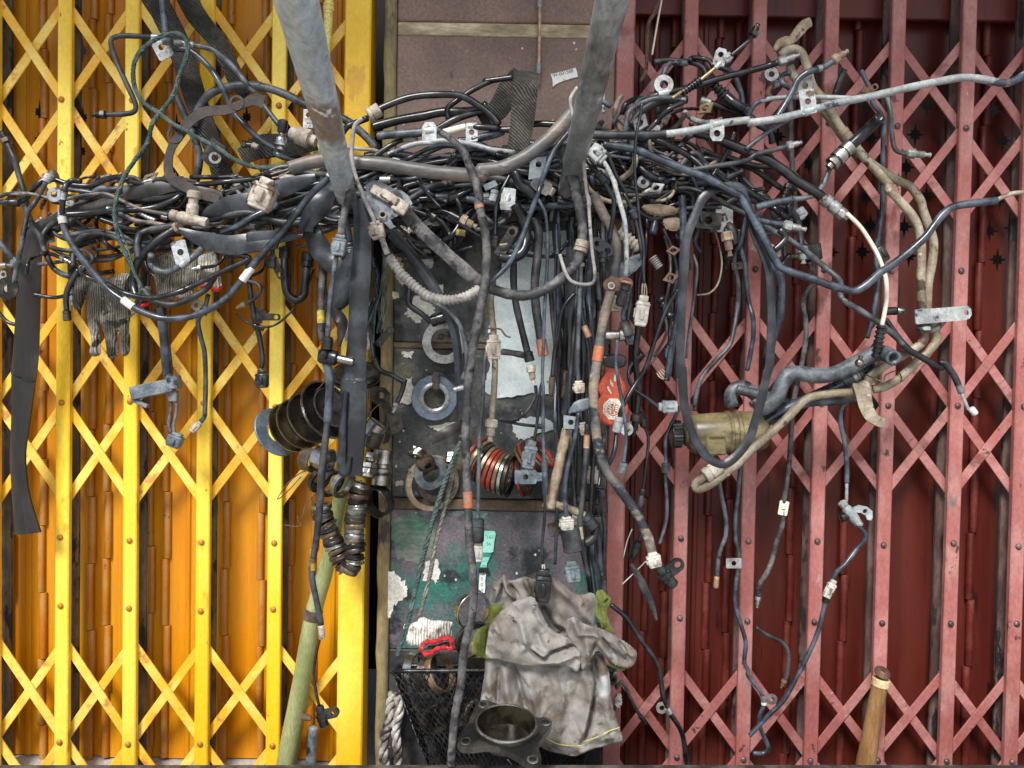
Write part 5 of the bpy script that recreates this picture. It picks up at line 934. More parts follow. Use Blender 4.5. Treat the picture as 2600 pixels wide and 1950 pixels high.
def cloth(poly, d, bulge=14., R=22., lines=(), sm=True, noise=1.5, h=3.2, tile='Z', thick=None):
    """puffed or draped piece with this outline (photo pixels), real thickness; returns verts, faces"""
    if tile != 'Z': poly = [(TIL[tile][0]+x*700/2212, TIL[tile][1]+y*700/2212) for x, y in poly]; lines = [([(TIL[tile][0]+x*700/2212, TIL[tile][1]+y*700/2212) for x, y in l], a, s) for l, a, s in lines]
    Q, D, C = poly_grid(smooth_loop(poly, 5) if sm else poly, h); c = Q.mean(0); q = np.clip(D/R, 0, 1); H = bulge*np.sqrt(1-(1-q)**2)+ridge(Q, lines)*np.clip(D/6, 0, 1)
    H += noise*(np.sin(Q[:, 0]*.11+Q[:, 1]*.05)+np.sin(Q[:, 1]*.13-Q[:, 0]*.04+2))*np.clip(D/8, 0, 1)
    f = Fr(c[0], c[1], d); n = len(Q); L = np.c_[Q-c, H]; Hb = -np.minimum(H, bulge)*.75 if thick is None else H-thick*np.clip(D/4, 0, 1)
    V = np.vstack([f(L), f(np.c_[Q-c, Hb])]); F = [c_[::-1] for c_ in C]+[tuple(i+n for i in c_) for c_ in C]
    cnt = {}
    for c_ in C:
        for i in range(4):
            e = (c_[i], c_[(i+1) % 4]); cnt[tuple(sorted(e))] = None if tuple(sorted(e)) in cnt else e
    F += [(e[0], e[1], e[1]+n, e[0]+n) for e in cnt.values() if e]
    return V, F
G1 = [(690, 800), (760, 830), (900, 800), (1000, 770), (1060, 800), (1050, 900), (1040, 1000), (1050, 1100), (1035, 1200), (1045, 1300), (1040, 1400), (1010, 1435), (980, 1425), (968, 1360), (965, 1260), (950, 1232), (940, 1280), (950, 1350), (945, 1430), (900, 1455), (865, 1440), (855, 1360), (838, 1260), (812, 1180), (795, 1180), (800, 1260), (810, 1380), (800, 1425), (760, 1440), (725, 1410), (735, 1300), (712, 1190), (700, 1090), (705, 1000), (692, 930), (672, 1010), (640, 1070), (600, 1060), (585, 1000), (600, 900), (610, 820), (650, 790)]
V, F = cloth(G1, .115, 13, 13, tile='e', noise=1., h=2.6, lines=[([(800, 1180), (850, 1050), (860, 950)], -4, 6), ([(955, 1230), (950, 1100)], -4, 6), ([(760, 900), (900, 860), (1000, 900)], 4, 10)])
single('knit_glove', 'dirty knitted work glove hanging fingers down over the yellow gate', 'glove', V, F, 'knit')
t = Thing('knit_glove', 'crumpled knitted glove with a red cuff caught in the left bundle', 'glove', P(470, 720, .12))
V, F = cloth([(1240, 640), (1350, 600), (1450, 560), (1560, 600), (1620, 640), (1600, 760), (1640, 880), (1560, 870), (1560, 960), (1500, 985), (1430, 980), (1400, 950), (1390, 990), (1330, 990), (1270, 970), (1250, 880), (1240, 760)], .11, 13, 13, tile='e', noise=1.5, h=2.8, lines=[([(1390, 700), (1400, 960)], -6, 6), ([(1500, 620), (1480, 900)], -5, 6)]); t.part('hand', V, F, 'knit')
V, F = cloth([(1590, 650), (1650, 610), (1720, 600), (1750, 680), (1770, 800), (1780, 890), (1740, 915), (1680, 890), (1640, 870), (1600, 760)], .12, 11, 13, tile='e', noise=1.5, h=2.8); t.part('wrist', V, F, 'knit_light')
V, F = tube(cr([P(*p) for p in pts('e1600,870 1680,880 1740,910 1785,880', .135)]), 5*SCL(.13), 8); t.part('cuff', V, F, 'knit_red')
V, F = tube(cr([P(*p) for p in pts('e1090,1040 1150,1030 1200,1010', .125)]), 5*SCL(.13), 8); single('red_cuff', 'scrap of red knitted cuff behind the big blue loop', 'cuff', V, F, 'knit_red')
# ================================================================ T-shirt over the basket
t = Thing('t_shirt', 'grimy grey T-shirt with olive trim draped over the wire basket', 'shirt', P(1400, 1900, .2))
WR = [[(random.uniform(100, 1200), random.uniform(150, 1500))] for k in range(46)]
WR = [[p[0], (p[0][0]+random.uniform(-110, 110), p[0][1]+random.uniform(40, 190))] for p in WR]; WA = [(random.choice((-1, 1))*random.uniform(2, 5.5), random.uniform(4, 9)) for k in WR]   # small creases all over
def sh(name, poly, d, m, bulge, R, lines=(), noise=2., thick=3.5, h=3.2): V, F = cloth(poly, d+.012, bulge*.8, R*1.3, [(l, a*1.7, g*.72) for l, a, g in lines]+[([(x, y) for x, y in WR[k]], *WA[k]) for k in range(len(WR))], noise=noise, tile='o', thick=thick, h=min(h, 2.6), sm='trim' not in name); return t.part(name, V, F, m, parent=PAR.get(name))
PAR = {}
sh('back_panel', [(140, 350), (150, 180), (200, 148), (250, 105), (300, 150), (420, 120), (500, 140), (640, 130), (760, 200), (860, 265), (950, 250), (995, 300), (990, 500), (1050, 570), (960, 600), (800, 520), (740, 620), (640, 640), (520, 500), (400, 420), (240, 400)], .20, 'shirt', 10, 16,
   [([(160, 190), (200, 200), (180, 300)], 14, 9), ([(250, 110), (270, 200), (330, 280)], 18, 8), ([(235, 180), (245, 250)], -16, 5), ([(300, 190), (360, 270)], -14, 6), ([(640, 140), (800, 300), (960, 480)], 10, 18), ([(560, 380), (640, 540), (740, 600)], -22, 16), ([(860, 270), (940, 380)], 6, 14), ([(420, 130), (470, 260)], 9, 9)])
PAR['stitching'] = sh('body', [(110, 740), (230, 760), (330, 800), (600, 810), (750, 800), (830, 860), (960, 740), (1060, 790), (1100, 900), (1115, 1100), (1140, 1200), (1180, 1330), (1207, 1445), (1100, 1482), (980, 1512), (870, 1562), (800, 1572), (680, 1550), (560, 1510), (480, 1400), (350, 1300), (200, 1240), (60, 1190), (55, 1120), (70, 1020), (90, 900)], .215, 'shirt', 12, 20,
   [([(320, 840), (370, 1000), (430, 1230)], -20, 12), ([(250, 840), (280, 1050), (330, 1260)], 14, 16), ([(970, 780), (1000, 960), (930, 1340), (880, 1480)], -24, 9), ([(900, 880), (960, 1100), (880, 1400)], 13, 20), ([(1060, 850), (1060, 1100), (1130, 1380)], 10, 20), ([(560, 880), (620, 980), (560, 1150)], -7, 14), ([(640, 900), (700, 1150), (680, 1450)], 8, 26), ([(120, 850), (150, 1150)], 7, 14), ([(210, 850), (190, 1180)], -9, 8), ([(440, 900), (500, 1150), (560, 1400)], 9, 16), ([(780, 960), (760, 1200)], -6, 16)])
sh('front_flap', [(150, 480), (240, 385), (350, 310), (480, 280), (530, 360), (580, 470), (650, 560), (740, 600), (830, 640), (882, 720), (870, 830), (840, 893), (760, 845), (640, 842), (480, 846), (330, 826), (220, 795), (108, 765), (120, 600)], .243, 'shirt', 12, 18,
   [([(390, 480), (420, 640), (400, 690)], 12, 14), ([(410, 660), (560, 780), (740, 700), (840, 680)], -18, 9), ([(420, 680), (520, 720), (600, 745)], 14, 9), ([(560, 800), (700, 780), (850, 740)], 11, 10), ([(200, 520), (280, 620), (260, 740)], 7, 26), ([(480, 330), (540, 450), (650, 570)], 7, 9), ([(500, 560), (560, 680)], -10, 12), ([(780, 660), (840, 800)], -6, 8), ([(330, 360), (380, 420)], -6, 9)])
PAR['sleeve_trim'] = sh('sleeve', [(740, 500), (800, 435), (900, 500), (1040, 540), (1140, 590), (1220, 640), (1300, 700), (1322, 760), (1290, 840), (1230, 862), (1160, 840), (1080, 790), (1000, 720), (960, 770), (880, 870), (860, 740), (770, 610)], .247, 'shirt', 14, 15,
   [([(800, 445), (850, 560), (960, 560), (1080, 620)], 11, 10), ([(1010, 560), (1100, 700), (1240, 790)], -14, 7), ([(1120, 620), (1200, 720), (1290, 740)], 9, 9), ([(1180, 640), (1250, 760)], -12, 6), ([(990, 640), (960, 760)], -10, 8), ([(780, 520), (800, 600)], -7, 9), ([(900, 600), (930, 760)], 8, 12), ([(1000, 640), (1100, 760)], 7, 9)])
sh('sleeve_trim', [(990, 240), (1040, 220), (1112, 290), (1100, 370), (1075, 420), (1100, 500), (1150, 590), (1040, 540), (990, 430)], .225, 'shirt_green', 5, 10, [([(1060, 330), (1085, 300)], -9, 5), ([(1000, 300), (1030, 480)], -5, 4)], h=2.4)
sh('sleeve_trim', [(1080, 785), (1160, 840), (1230, 860), (1285, 848), (1200, 882), (1110, 850)], .235, 'shirt_green', 5, 6, h=2.2)
sh('sleeve_trim', [(140, 350), (235, 335), (250, 400), (190, 520), (160, 640), (140, 800), (-2, 745), (0, 640), (15, 580), (45, 540), (110, 505), (125, 430)], .228, 'shirt_green', 4, 10, [([(130, 500), (105, 760)], -5, 4), ([(40, 560), (60, 740)], 4, 10)], h=2.6)
for s, d in (('o585,1420 680,1465 780,1480 870,1480', .243), ('o885,1450 1000,1410 1100,1360 1180,1335', .243), ('o100,1130 180,1150', .235)):
    V, F = tube(cr([P(*p) for p in pts(s, d)]), 1.7*SCL(d), 5); t.part('stitching', V, F, 'stitch', parent=PAR['stitching'])
# ================================================================ small fittings and housings
def TH(name, label, cat, x, y, d, group=None): return Thing(name, label, cat, P(x, y, d), group)
def lat(t, nm, x, y, d, ang, prof, m, yaw=0, n=24, cap=True, auto=40, parent=None):
    V, F = lathe_at(Fr(x, y, d, ang, yaw), prof, n, cap); return t.part(nm, V, F, m, auto=auto, parent=parent)
x, y = px('e1540,330'); t = TH('tee_fitting', 'dirty whitish three way tee fitting in the left bundle', 'fitting', x, y, .18)
lat(t, 'branch', *px('e1560,110'), .18, 96, [(0, 13), (4, 17), (18, 17), (20, 12), (34, 12), (36, 15), (66, 15), (70, 11)], 'plug_dirty'); lat(t, 'run', *px('e1365,295'), .18, 14, [(0, 9), (3, 13), (16, 13), (20, 10), (28, 14), (62, 16), (76, 12), (82, ('h', 13)), (96, ('h', 13)), (98, 8)], 'plug_dirty')
x, y = px('i1240,270'); t = TH('housing', 'square grey blue connector housing hanging on the yellow gate', 'connector', x, y, .075)
V, F = box_at(Fr(*px('i1060,310'), .085, -12), 0, 106, -16, 18, -14, 14, bev=2); t.part('shell', V, F, 'plug_blue', smooth=False)
V, F = box_at(Fr(*px('i1390,170'), .085, 82), 0, 34, -14, 14, -15, 15, bev=2); t.part('socket', V, F, 'plug_blue', smooth=False)
V, F = box_at(Fr(*px('i1080,350'), .083, 25), 0, 40, 0, 10, -8, 8, bev=1.5); t.part('clip', V, F, 'plug_blue', smooth=False)
V, F = box_at(Fr(*px('i1390,290'), .08, 88), 0, 28, -11, 11, -9, 9, bev=2); t.part('outlet', V, F, 'plug_blue', smooth=False)
for s in ('i1375,370 1370,450 1355,560 1375,640', 'i1420,370 1415,470 1395,560 1400,640'):
    V, F = tube(cr([P(*p) for p in pts(s, .08)]), 4.2*SCL(.08), 8); t.part('lead', V, F, 'rubber_grey')
V, F = plug_geo(Fr(*px('i1430,630'), .08, 112), 38, 36, 26); t.part('connector', V, F, 'plug_blue', smooth=False)
# spark plug, cap side of the left pole
x, y = px('b360,1190'); t = TH('spark_plug', 'spark plug with a black rubber cap beside the left pole', 'spark plug', x, y, .17)
lat(t, 'rubber_cap', *px('b380,960'), .17, 98, [(0, 7), (3, 12), (30, 12), (34, 9)], 'rubber_black'); lat(t, 'body', *px('b370,1070'), .17, 98, [(0, 8), (4, 11), (6, 8), (10, 11), (13, ('h', 14)), (24, ('h', 14)), (26, 18), (32, 18), (36, 10), (42, 10)], 'steel')
t = TH('nozzle', 'small threaded steel nozzle left of the spark plug', 'nozzle', 618, 368, .13)
lat(t, 'thread', 614, 366, .13, 5, hexfit(34, 18), 'dark_steel'); lat(t, 'collar', 640, 368, .13, 20, [(0, 6), (3, 8), (16, 6)], 'plug_dirty')
x, y = px('b560,1080'); t = TH('sensor', 'pale plastic elbow sensor with a tin tab behind the left pole', 'sensor', x, y, .12)
lat(t, 'body', *px('b430,1060'), .12, 20, [(0, 12), (6, 16), (18, 16), (20, 22), (52, 24), (56, 15), (70, 15)], 'plug_dirty')
V, F = plate_at(Fr(*px('b575,930'), .12, 0), [(-11, -16), (12, -16), (13, 30), (-12, 30)], [circ(1, -2, 6)], -2, 2); t.part('tab', V, F, 'zinc', smooth=False)
x, y = px('a1710,1240'); t = TH('rubber_pad', 'dark rubber mount with a pale washer on the woven strap', 'mount', x, y, .10)
V, F = plate_at(Fr(x, y, .10, 35), [(-26, -34), (18, -34), (30, -10), (30, 20), (10, 30), (-20, 24)], [circ(8, 6, 9)], -4, 5); t.part('pad', V, F, 'dark_steel', smooth=False)
lat(t, 'washer', *px('a1725,1268'), .112, 0, [(0, 8.5), (0, 15), (2.5, 15), (2.5, 8.5)], 'white_zinc', yaw=78, cap=False)
# grimy box under the rusty hose
x, y = px('f1230,220'); t = TH('grimy_bracket', 'grimy metal bracket box with a round hole under the sagging hose', 'bracket', x, y, .25)
O = [(1040, 70), (1100, 25), (1180, 50), (1250, 92), (1330, 112), (1380, 150), (1415, 215), (1330, 290), (1240, 345), (1272, 400), (1240, 418), (1195, 372), (1120, 330), (1075, 280), (1050, 180)]
k = 700/2212; c = (1230, 220); V, F = plate_at(Fr(x, y, .25), [((u-c[0])*k, (v-c[1])*k) for u, v in O], [circ((1175-c[0])*k, (300-c[1])*k, 6.5)], -4, 6); t.part('plate', V, F, 'plug_blue', smooth=False)
for bx in ((1110, 60, 30, 56, 24, 12), (1190, 95, 33, 50, 22, 16), (1300, 160, 33, 38, 34, 11)):
    V, F = box_at(Fr(*px(f'f{bx[0]},{bx[1]}'), .255, bx[2]), 0, bx[3], 0, bx[4], 0, bx[5], bev=3); t.part('block', V, F, 'plug_dirty', smooth=False)
lat(t, 'grommet', *px('f1175,300'), .258, 0, [(0, 6.5), (0, 10), (3, 10), (3, 6.5)], 'rust_tan', yaw=88, cap=False)
lat(TH('steel_cup', 'small shiny steel cup in the shade under the sagging hose', 'cup', 1020, 470, .15), 'cup', 1012, 478, .15, -25, [(0, 8), (4, 14), (10, 14), (12, 17), (18, 17), (18, 12), (6, 10)], 'dark_steel', yaw=25)
V, F = box_at(Fr(*px('f1620,0'), .13, 100), 0, 80, -22, 22, -4, 6, bev=2); single('brown_block', 'brown plastic block deep in the bundle under the rusty hose', 'block', V, F, 'leather', smooth=False)
V, F = box_at(Fr(*px('f1760,440'), .19, 8), 0, 26, -9, 9, -4, 5, bev=2); single('gold_tag', 'crumpled gold foil tag in the middle of the tangle', 'tag', V, F, 'gold_foil', smooth=False)
V, F = box_at(Fr(*px('f1990,90'), .21, -25), 0, 34, -8, 8, -3, 3, bev=1); single('grey_tab', 'small grey metal tab beside the stick harness', 'tab', V, F, 'plug_blue', smooth=False)
x, y = px('g520,1330'); x, y = px('c520,1340'); V, F = plate_at(Fr(x, y, .22, 5), [(-20, -22), (20, -26), (20, 24), (-20, 34)], [circ(2, -6, 7.5)], -2, 2); single('blue_clip', 'dark blue grey tab clip just below the rusty hose', 'clip', V, F, 'plug_blue', smooth=False)
# sensors in the right bundle
def oval(L, r, n=9): return [(L/2+r*math.cos(a), r*math.sin(a)) for a in np.linspace(-1.57, 1.57, n)]+[(-L/2-r*math.cos(a), -r*math.sin(a)) for a in np.linspace(-1.57, 1.57, n)]
x, y = px('g1165,860'); t = TH('flange_sensor', 'brown two hole flange with a glossy black sensor below it', 'sensor', x, y, .29)
V, F = plate_at(Fr(x, y, .29, -4), oval(44, 16), [circ(-16, 2, 8), circ(20, 0, 10)], -3, 4); FLO = t.part('flange', V, F, 'rust', smooth=False)
lat(t, 'ring', *px('g1112,870'), .296, 0, [(0, 6), (0, 9), (2, 9), (2, 6)], 'white_zinc', yaw=86, cap=False, parent=FLO)
lat(t, 'body', *px('g1235,840'), .292, 105, [(0, 11), (4, 13), (22, 13), (24, 10), (28, 10), (30, 14), (50, 15), (60, 13), (64, 9)], 'plug_black'); lat(t, 'collar', *px('g1235,835'), .30, 105, [(0, 12), (1, 15), (5, 15), (6, 12)], 'copper')
x, y = px('g1040,560'); t = TH('flange_sensor', 'black two hole sensor flange beside the thick tan hose', 'sensor', x, y, .265)
V, F = plate_at(Fr(x, y, .265, 32), oval(34, 15), [circ(-16, 0, 7), circ(16, 2, 8)], -3, 4); t.part('flange', V, F, 'plug_black', smooth=False); lat(t, 'body', *px('g1055,600'), .265, 100, [(0, 11), (14, 11), (16, 8), (26, 8)], 'plug_black')
x, y = px('g1200,1250'); t = TH('elbow_sensor', 'black rubber elbow with a chrome stem above the gourd', 'sensor', x, y, .26)
lat(t, 'elbow', *px('g1215,1150'), .265, 78, [(0, 9), (4, 13), (20, 13), (24, 16), (40, 16), (44, 10)], 'rubber_dusty'); lat(t, 'stem', *px('g1215,1262'), .262, 178, [(0, 16), (6, 17), (12, 17), (14, 11), (46, 11), (48, 9)], 'bright_steel')
V, F = tube(cr([P(*p) for p in pts('g1250,880 1235,1000 1205,1100 1215,1160', .262)]), 6*SCL(.26), 8); t.part('lead', V, F, 'rubber_grey')
x, y = px('f740,1430'); t = TH('elbow_sensor', 'black elbow sensor with a bright steel cylinder over the yellow lattice', 'sensor', x, y, .25)
lat(t, 'elbow', *px('f735,1290'), .25, 97, [(0, 12), (3, 15), (30, 15), (34, 20), (60, 20), (66, 13)], 'rubber_black'); lat(t, 'collar', *px('f740,1440'), .255, 12, [(0, 16), (4, 19), (20, 19), (24, 13)], 'rubber_black'); lat(t, 'stem', *px('f800,1452'), .255, 13, [(0, 10), (3, 10), (5, 11), (44, 11), (47, 8)], 'bright_steel')
lat(t, 'knob', *px('f690,1420'), .262, 20, [(0, 9), (4, 12), (12, 12), (16, 7)], 'rubber_black', yaw=50)
# rusty cylinder sensor and plug under it
x, y = px('k800,1470'); t = TH('cylinder_sensor', 'rusty cylinder sensor with a blue plug beside the shirt', 'sensor', x, y, .235)
lat(t, 'can', *px('k775,1385'), .235, 80, [(0, 22), (3, 25), (60, 25), (63, 22)], 'rubber_dusty'); V, F = plug_geo(Fr(*px('o790,0'), .235, 82), 52, 36, 28); t.part('connector', V, F, 'plug_blue', smooth=False)
V, F = box_at(Fr(*px('k690,1340'), .22, 75), 0, 34, -4, 30, -4, 4, bev=1); t.part('bracket', V, F, 'dark_steel', smooth=False)
V, F = plug_geo(Fr(*px('k480,690'), .20, 100), 72, 32, 24); single('connector', 'blue grey moulded connector in front of the piston rings', 'connector', V, F, 'plug_blue', smooth=False)
V, F = tube(cr([P(*p) for p in pts('g560,1640 k540,300 520,520 495,690', .205)]), 4*SCL(.2), 8); single('cable', 'thin black wire feeding the moulded connector by the rings', 'cable', V, F, 'rubber_black')
V, F = cloth([(770, 470), (800, 400), (850, 365), (945, 350), (945, 430), (860, 455)], .245, 4, 6, tile='k', noise=.5, h=2.5); single('blue_clip', 'dark blue folded clip left of the gourd', 'clip', V, F, 'plug_blue')
V, F = plate_at(Fr(*px('k775,540'), .24, 3), [(-15, -16), (17, -14), (15, 18), (-14, 18)], [circ(4, 1, 7)], -2, 2); single('tab_clip', 'blue grey tab clip above the bony stick', 'clip', V, F, 'plug_blue', smooth=False)
V, F = tube(cr([P(*p) for p in pts('k640,330 640,200 680,130 735,150 745,250 720,330 690,330 670,260', .15)]), 9*SCL(.15), 10); single('rusty_buckle', 'rusty oval buckle hanging over the plaster patch', 'buckle', V, F, 'rust')
V, F = cloth([(1060, 1100), (930, 960), (900, 1010), (890, 1150), (960, 1250), (1030, 1240)], .10, 10, 12, tile='g', noise=2., h=3); single('dirt_clump', 'grey clump of caked dirt beside the red jamb', 'clump', V, F, 'harness_wrap')
for s, w, m, lab in (('g1360,230 1480,215 1620,240 1640,290 1500,310 1400,290', 10, 'rust_tan', 'tan mouldy rubber pad in the right bundle'), ('g1530,340 1660,330 1660,420 1560,420', 6, 'rust_tan', 'tan bent plate with a hole in the right bundle'), ('g1160,760 1200,680 1340,610 1370,680 1260,790 1180,810', 4, 'plug_blue', 'grey green triangular plate behind the white connector')):
    V, F = cloth([(float(p.split(',')[0].lstrip('g')), float(p.split(',')[1])) for p in s.split()], .17, w, 12, tile='g', noise=.8, h=3); single('plate', lab, 'plate', V, F, m)
for s, ang, L, W, m, lab in (('g1170,430', 40, 70, 34, 'plug_dirty', 'dusty ribbed hose stub in the right bundle'), ('g1440,640', 55, 34, 24, 'dust_grey', 'grey tube end beside the white connector')):
    x, y = px(s); t = TH('hose_stub', lab, 'hose', x, y, .17); V, F = lathe_at(Fr(x, y, .17, ang), boot(L, W, 6, .9), 20); t.part('stub', V, F, m)
x, y = px('g1500,960'); t = TH('boot_connector', 'black rubber booted connector behind the white connector', 'connector', x, y, .13); V, F = lathe_at(Fr(x, y, .13, 62), boot(62, 34, 4, .8), 20); t.part('boot', V, F, 'plug_black')
for i, (s, sz, pa, lab) in enumerate((('c1345,990', 40, -20, 'thin bright clip ring in the head of the right bundle'), ('c1475,1510', 34, 20, 'square steel clip over the red gate below the pale pipe'), ('g1610,590', 30, 40, 'small corroded clip beside the V belt'), ('g1590,810', 34, 30, 'rusty spring clip beside the V belt'), ('c1870,870', 36, 10, 'brassy square plate with a bolt in the right bundle'), ('h270,160', 0, 0, ''))):
    if not sz: continue
    x, y = px(s); f = Fr(x, y, .19, pa, 38, 20); V, F = plate_at(f, [(-sz*.45, -sz*.4), (sz*.45, -sz*.45), (sz*.5, sz*.4), (-sz*.4, sz*.45)], [circ(0, 0, sz*.25)], -2, 2); single('clip', lab, 'clip', V, F, ('zinc', 'white_zinc', 'rust', 'rust', 'brass_dirty')[i], smooth=False)
# ================================================================ brackets, block and fittings over the red gate
x, y = px('h1500,1110'); t = TH('pipe_bracket', 'flat whitish bracket with a slot holding the two tan pipes', 'bracket', x, y, .165)
V, F = plate_at(Fr(x, y, .165, -4), [(-52, -16), (-48, -18), (70, -19), (82, -19), (90, -10), (91, 4), (84, 14), (70, 17), (-10, 18), (-48, 19), (-52, 16)], [[(74, -8), (80, -9), (84, -3), (83, 4), (76, 6), (72, 0)]], -2, 3); t.part('plate', V, F, 'pipe_pale', smooth=False)
for s in ('h1388,1115', 'h1470,1120'): lat(t, 'clamp', *px(s), .145, 86, [(-18, 13), (-18, 15), (18, 15), (18, 13)], 'pipe_pale')
x, y = px('l930,300'); t = TH('pipe_bracket', 'tan tongue shaped bracket hanging off the reservoir pipe', 'bracket', x, y, .175)
pp = path3('l900,230@.165 925,330@.175 945,420@.175 985,500@.18 1050,540@.20 1090,545@.21', .18, 0); V, F = ribbon(np.array([P(*p) for p in pp]), np.interp(np.linspace(0, 1, len(pp)), [0, .3, .7, 1], [42, 38, 30, 22])*SCL(.18), .003); t.part('tongue', V, F, 'pipe_tan', auto=50)
lat(t, 'clamp', *px('l850,300'), .155, -25, [(0, 13), (0, 16), (36, 17), (36, 13)], 'pipe_tan')
strap('tan flat bracket with a folded foot at the top of the red gate', [10, 20, 24, 22, 26, 28, 22], 'rust_tan', 'd210,410 250,350 300,330 350,320 400,260 450,200 500,175', .12, 'flat_bracket', cat='bracket', th=5, cup=3, twist=.5)
x, y = px('h140,580'); t = TH('eyelet_bracket', 'rusty oval bracket with a big eye beside the swooping hose', 'bracket', x, y, .22)
V, F = plate_at(Fr(x, y, .215, 8), [(-38, -14), (-28, -22), (-12, -20), (20, -14), (36, -6), (40, 10), (30, 20), (14, 22), (-20, 10), (-36, 4)], [circ(-24, -7, 7.5)], -2, 2); t.part('plate', V, F, 'rust_tan', smooth=False)
V, F = tube(cr([P(*p) for p in pts('h200,590 260,540 300,480 250,420', .225)]), 9*SCL(.22), 9); t.part('rubber_arm', V, F, 'rubber_black')
x, y = px('h500,600'); t = TH('valve_block', 'small square brake valve block behind the diagonal grey pipe', 'valve', x, y, .08)
V, F = box_at(Fr(x, y, .08, -8), -22, 24, -20, 22, -14, 14, bev=3); t.part('block', V, F, 'dark_steel', smooth=False); lat(t, 'port', *px('h440,630'), .08, 175, hexfit(30, 20), 'brass_dirty'); lat(t, 'port', *px('h490,680'), .08, 80, hexfit(20, 18), 'dark_steel')
x, y = px('l820,1290'); t = TH('branch_fitting', 'small grey three way brake fitting with an ear on the red gate', 'fitting', x, y, .115)
lat(t, 'run', *px('l745,1180'), .115, 52, [(0, 6), (2, ('h', 10)), (14, ('h', 10)), (16, 8), (22, 12), (44, 14), (60, 12), (64, ('h', 10)), (78, ('h', 9)), (80, 5)], 'plug_grey'); lat(t, 'branch', *px('l820,1290'), .115, 165, [(0, 10), (14, 10), (16, 12), (26, 12), (27, 8)], 'dark_steel')
V, F = plate_at(Fr(*px('l920,1260'), .12, 12), [(-28, -4), (-14, -14), (8, -14), (22, -6), (26, 10), (24, 18), (14, 18), (8, 8), (-8, 4), (-24, 8)], [circ(4, -2, 6)], -3, 3); t.part('ear', V, F, 'plug_grey', smooth=False)
x, y = px('h890,1490'); t = TH('steel_ball', 'round steel ball stud hanging under the ribbed black boot', 'ball stud', x, y, .2)
lat(t, 'ball', x-11, y, .2, 0, [(11-11*math.cos(a), 11*math.sin(a)+.01) for a in np.linspace(0, math.pi, 11)], 'steel', cap=False); lat(t, 'neck', *px('h905,1430'), .2, 105, [(0, 6), (14, 5)], 'dark_steel')
# reservoir
x, y = px('k1950,620'); t = TH('fluid_reservoir', 'yellowed plastic fluid reservoir lying sideways with a black cap', 'reservoir', x, y, .11)
lat(t, 'tank', *px('k1690,640'), .11, -2, [(0, 26), (3, 30), (8, 30), (10, 36), (18, 46), (30, 50), (108, 53), (112, 57), (116, 57), (119, 53), (128, 54), (131, 58), (138, 58), (142, 54), (190, 52), (206, 44), (212, 30)], 'reservoir', n=40)
cp = []
for i in range(48):
    a = 2*math.pi*i/48; r = 33+(2.2 if i % 2 else 0); cp.append((r*math.cos(a), r*math.sin(a)))
V, F = plate(cp, [], 0, 22); f = Fr(*px('k1600,640'), .11, -2); V = f([(v[2], v[0], v[1]) for v in V]); CAPO = t.part('cap', V, F, 'plug_black', auto=30)
V, F = lathe_at(Fr(*px('k1592,640'), .11, -2), [(0, 20), (0, 31), (4, 32)], 32); t.part('cap_rim', V, F, 'plug_black', parent=CAPO)
V, F = box_at(Fr(*px('k1940,720'), .145, -2), -22, 28, -26, 28, -8, 10, bev=4); t.part('bracket_boss', V, F, 'reservoir', smooth=False)
for s, L in (('k1900,660', 40),):
    V, F = box_at(Fr(*px(s), .155, -2), 0, L, -2, 2, -2, 3, bev=1); t.part('rib', V, F, 'reservoir', smooth=False)
V, F = tube(cr([P(*p) for p in pts('k2080,420 2070,330 2110,270 2180,260 l0,280 60,330', .10)]), 17*SCL(.1), 14); t.part('outlet_hose', V, F, 'rubber_grey')
# ================================================================ bamboo and plastic poles behind the lattice
def stick(label, name, path, ws, m, d, parts): 
    pp = path3(path, d, 0); C = np.array([P(*p) for p in pp]); s = np.linspace(0, 1, len(pp)); r = np.interp(s, np.linspace(0, 1, len(ws)), ws)/2*np.array([SCL(p[2]) for p in pp])
    t = Thing(name, label, 'pole', C[-1]); V, F = tube(C, r, 18); t.part('stem', V, F, m)
    for q in parts: q(t, pp)
    return t
stick('pale green bamboo pole leaning behind the yellow lattice', 'bamboo_pole', 'Z880,1180 850,1330 826,1450 795,1560 768,1720 738,1880 716,2000', [34, 38, 42, 46, 50, 52], 'bamboo_green', -.045, [lambda t, pp: add_part(t, pp, ('tape', 'Z795,1560', 20, 47, 'leather'), None, 50)])
stick('pale yellow plastic pipe standing behind the left pole', 'plastic_pipe', 'Z836,-60 834,40 826,160 815,300 800,460', [22, 22, 23, 23], 'pvc_yellow', -.045, [lambda t, pp: add_part(t, pp, ('barrel', 'Z834,10', 20, 27, 'pvc_yellow'), None, 24)])
stick('dark grey pipe end standing beside the yellow jamb', 'grey_pipe', 'Z796,1846 790,1920 784,2000', [24, 26, 28], 'plug_blue', -.045, [])
stick('brown bamboo walking stick leaning against the red gate', 'bamboo_stick', 'Z2238,1722 2226,1780 2214,1850 2200,1930 2190,2000', [38, 40, 42, 48, 50], 'bamboo_tan', .05, [lambda t, pp: add_part(t, pp, ('cap', 'Z2240,1712', 22, 44, 'bamboo_end', dict(ang=100)), None, 40), lambda t, pp: t.part('hollow', *lathe_at(Fr(2240, 1709, .055, -80, 35), [(0, 6), (0, 20), (3, 20), (3, 6)], 20, False), 'rust')])
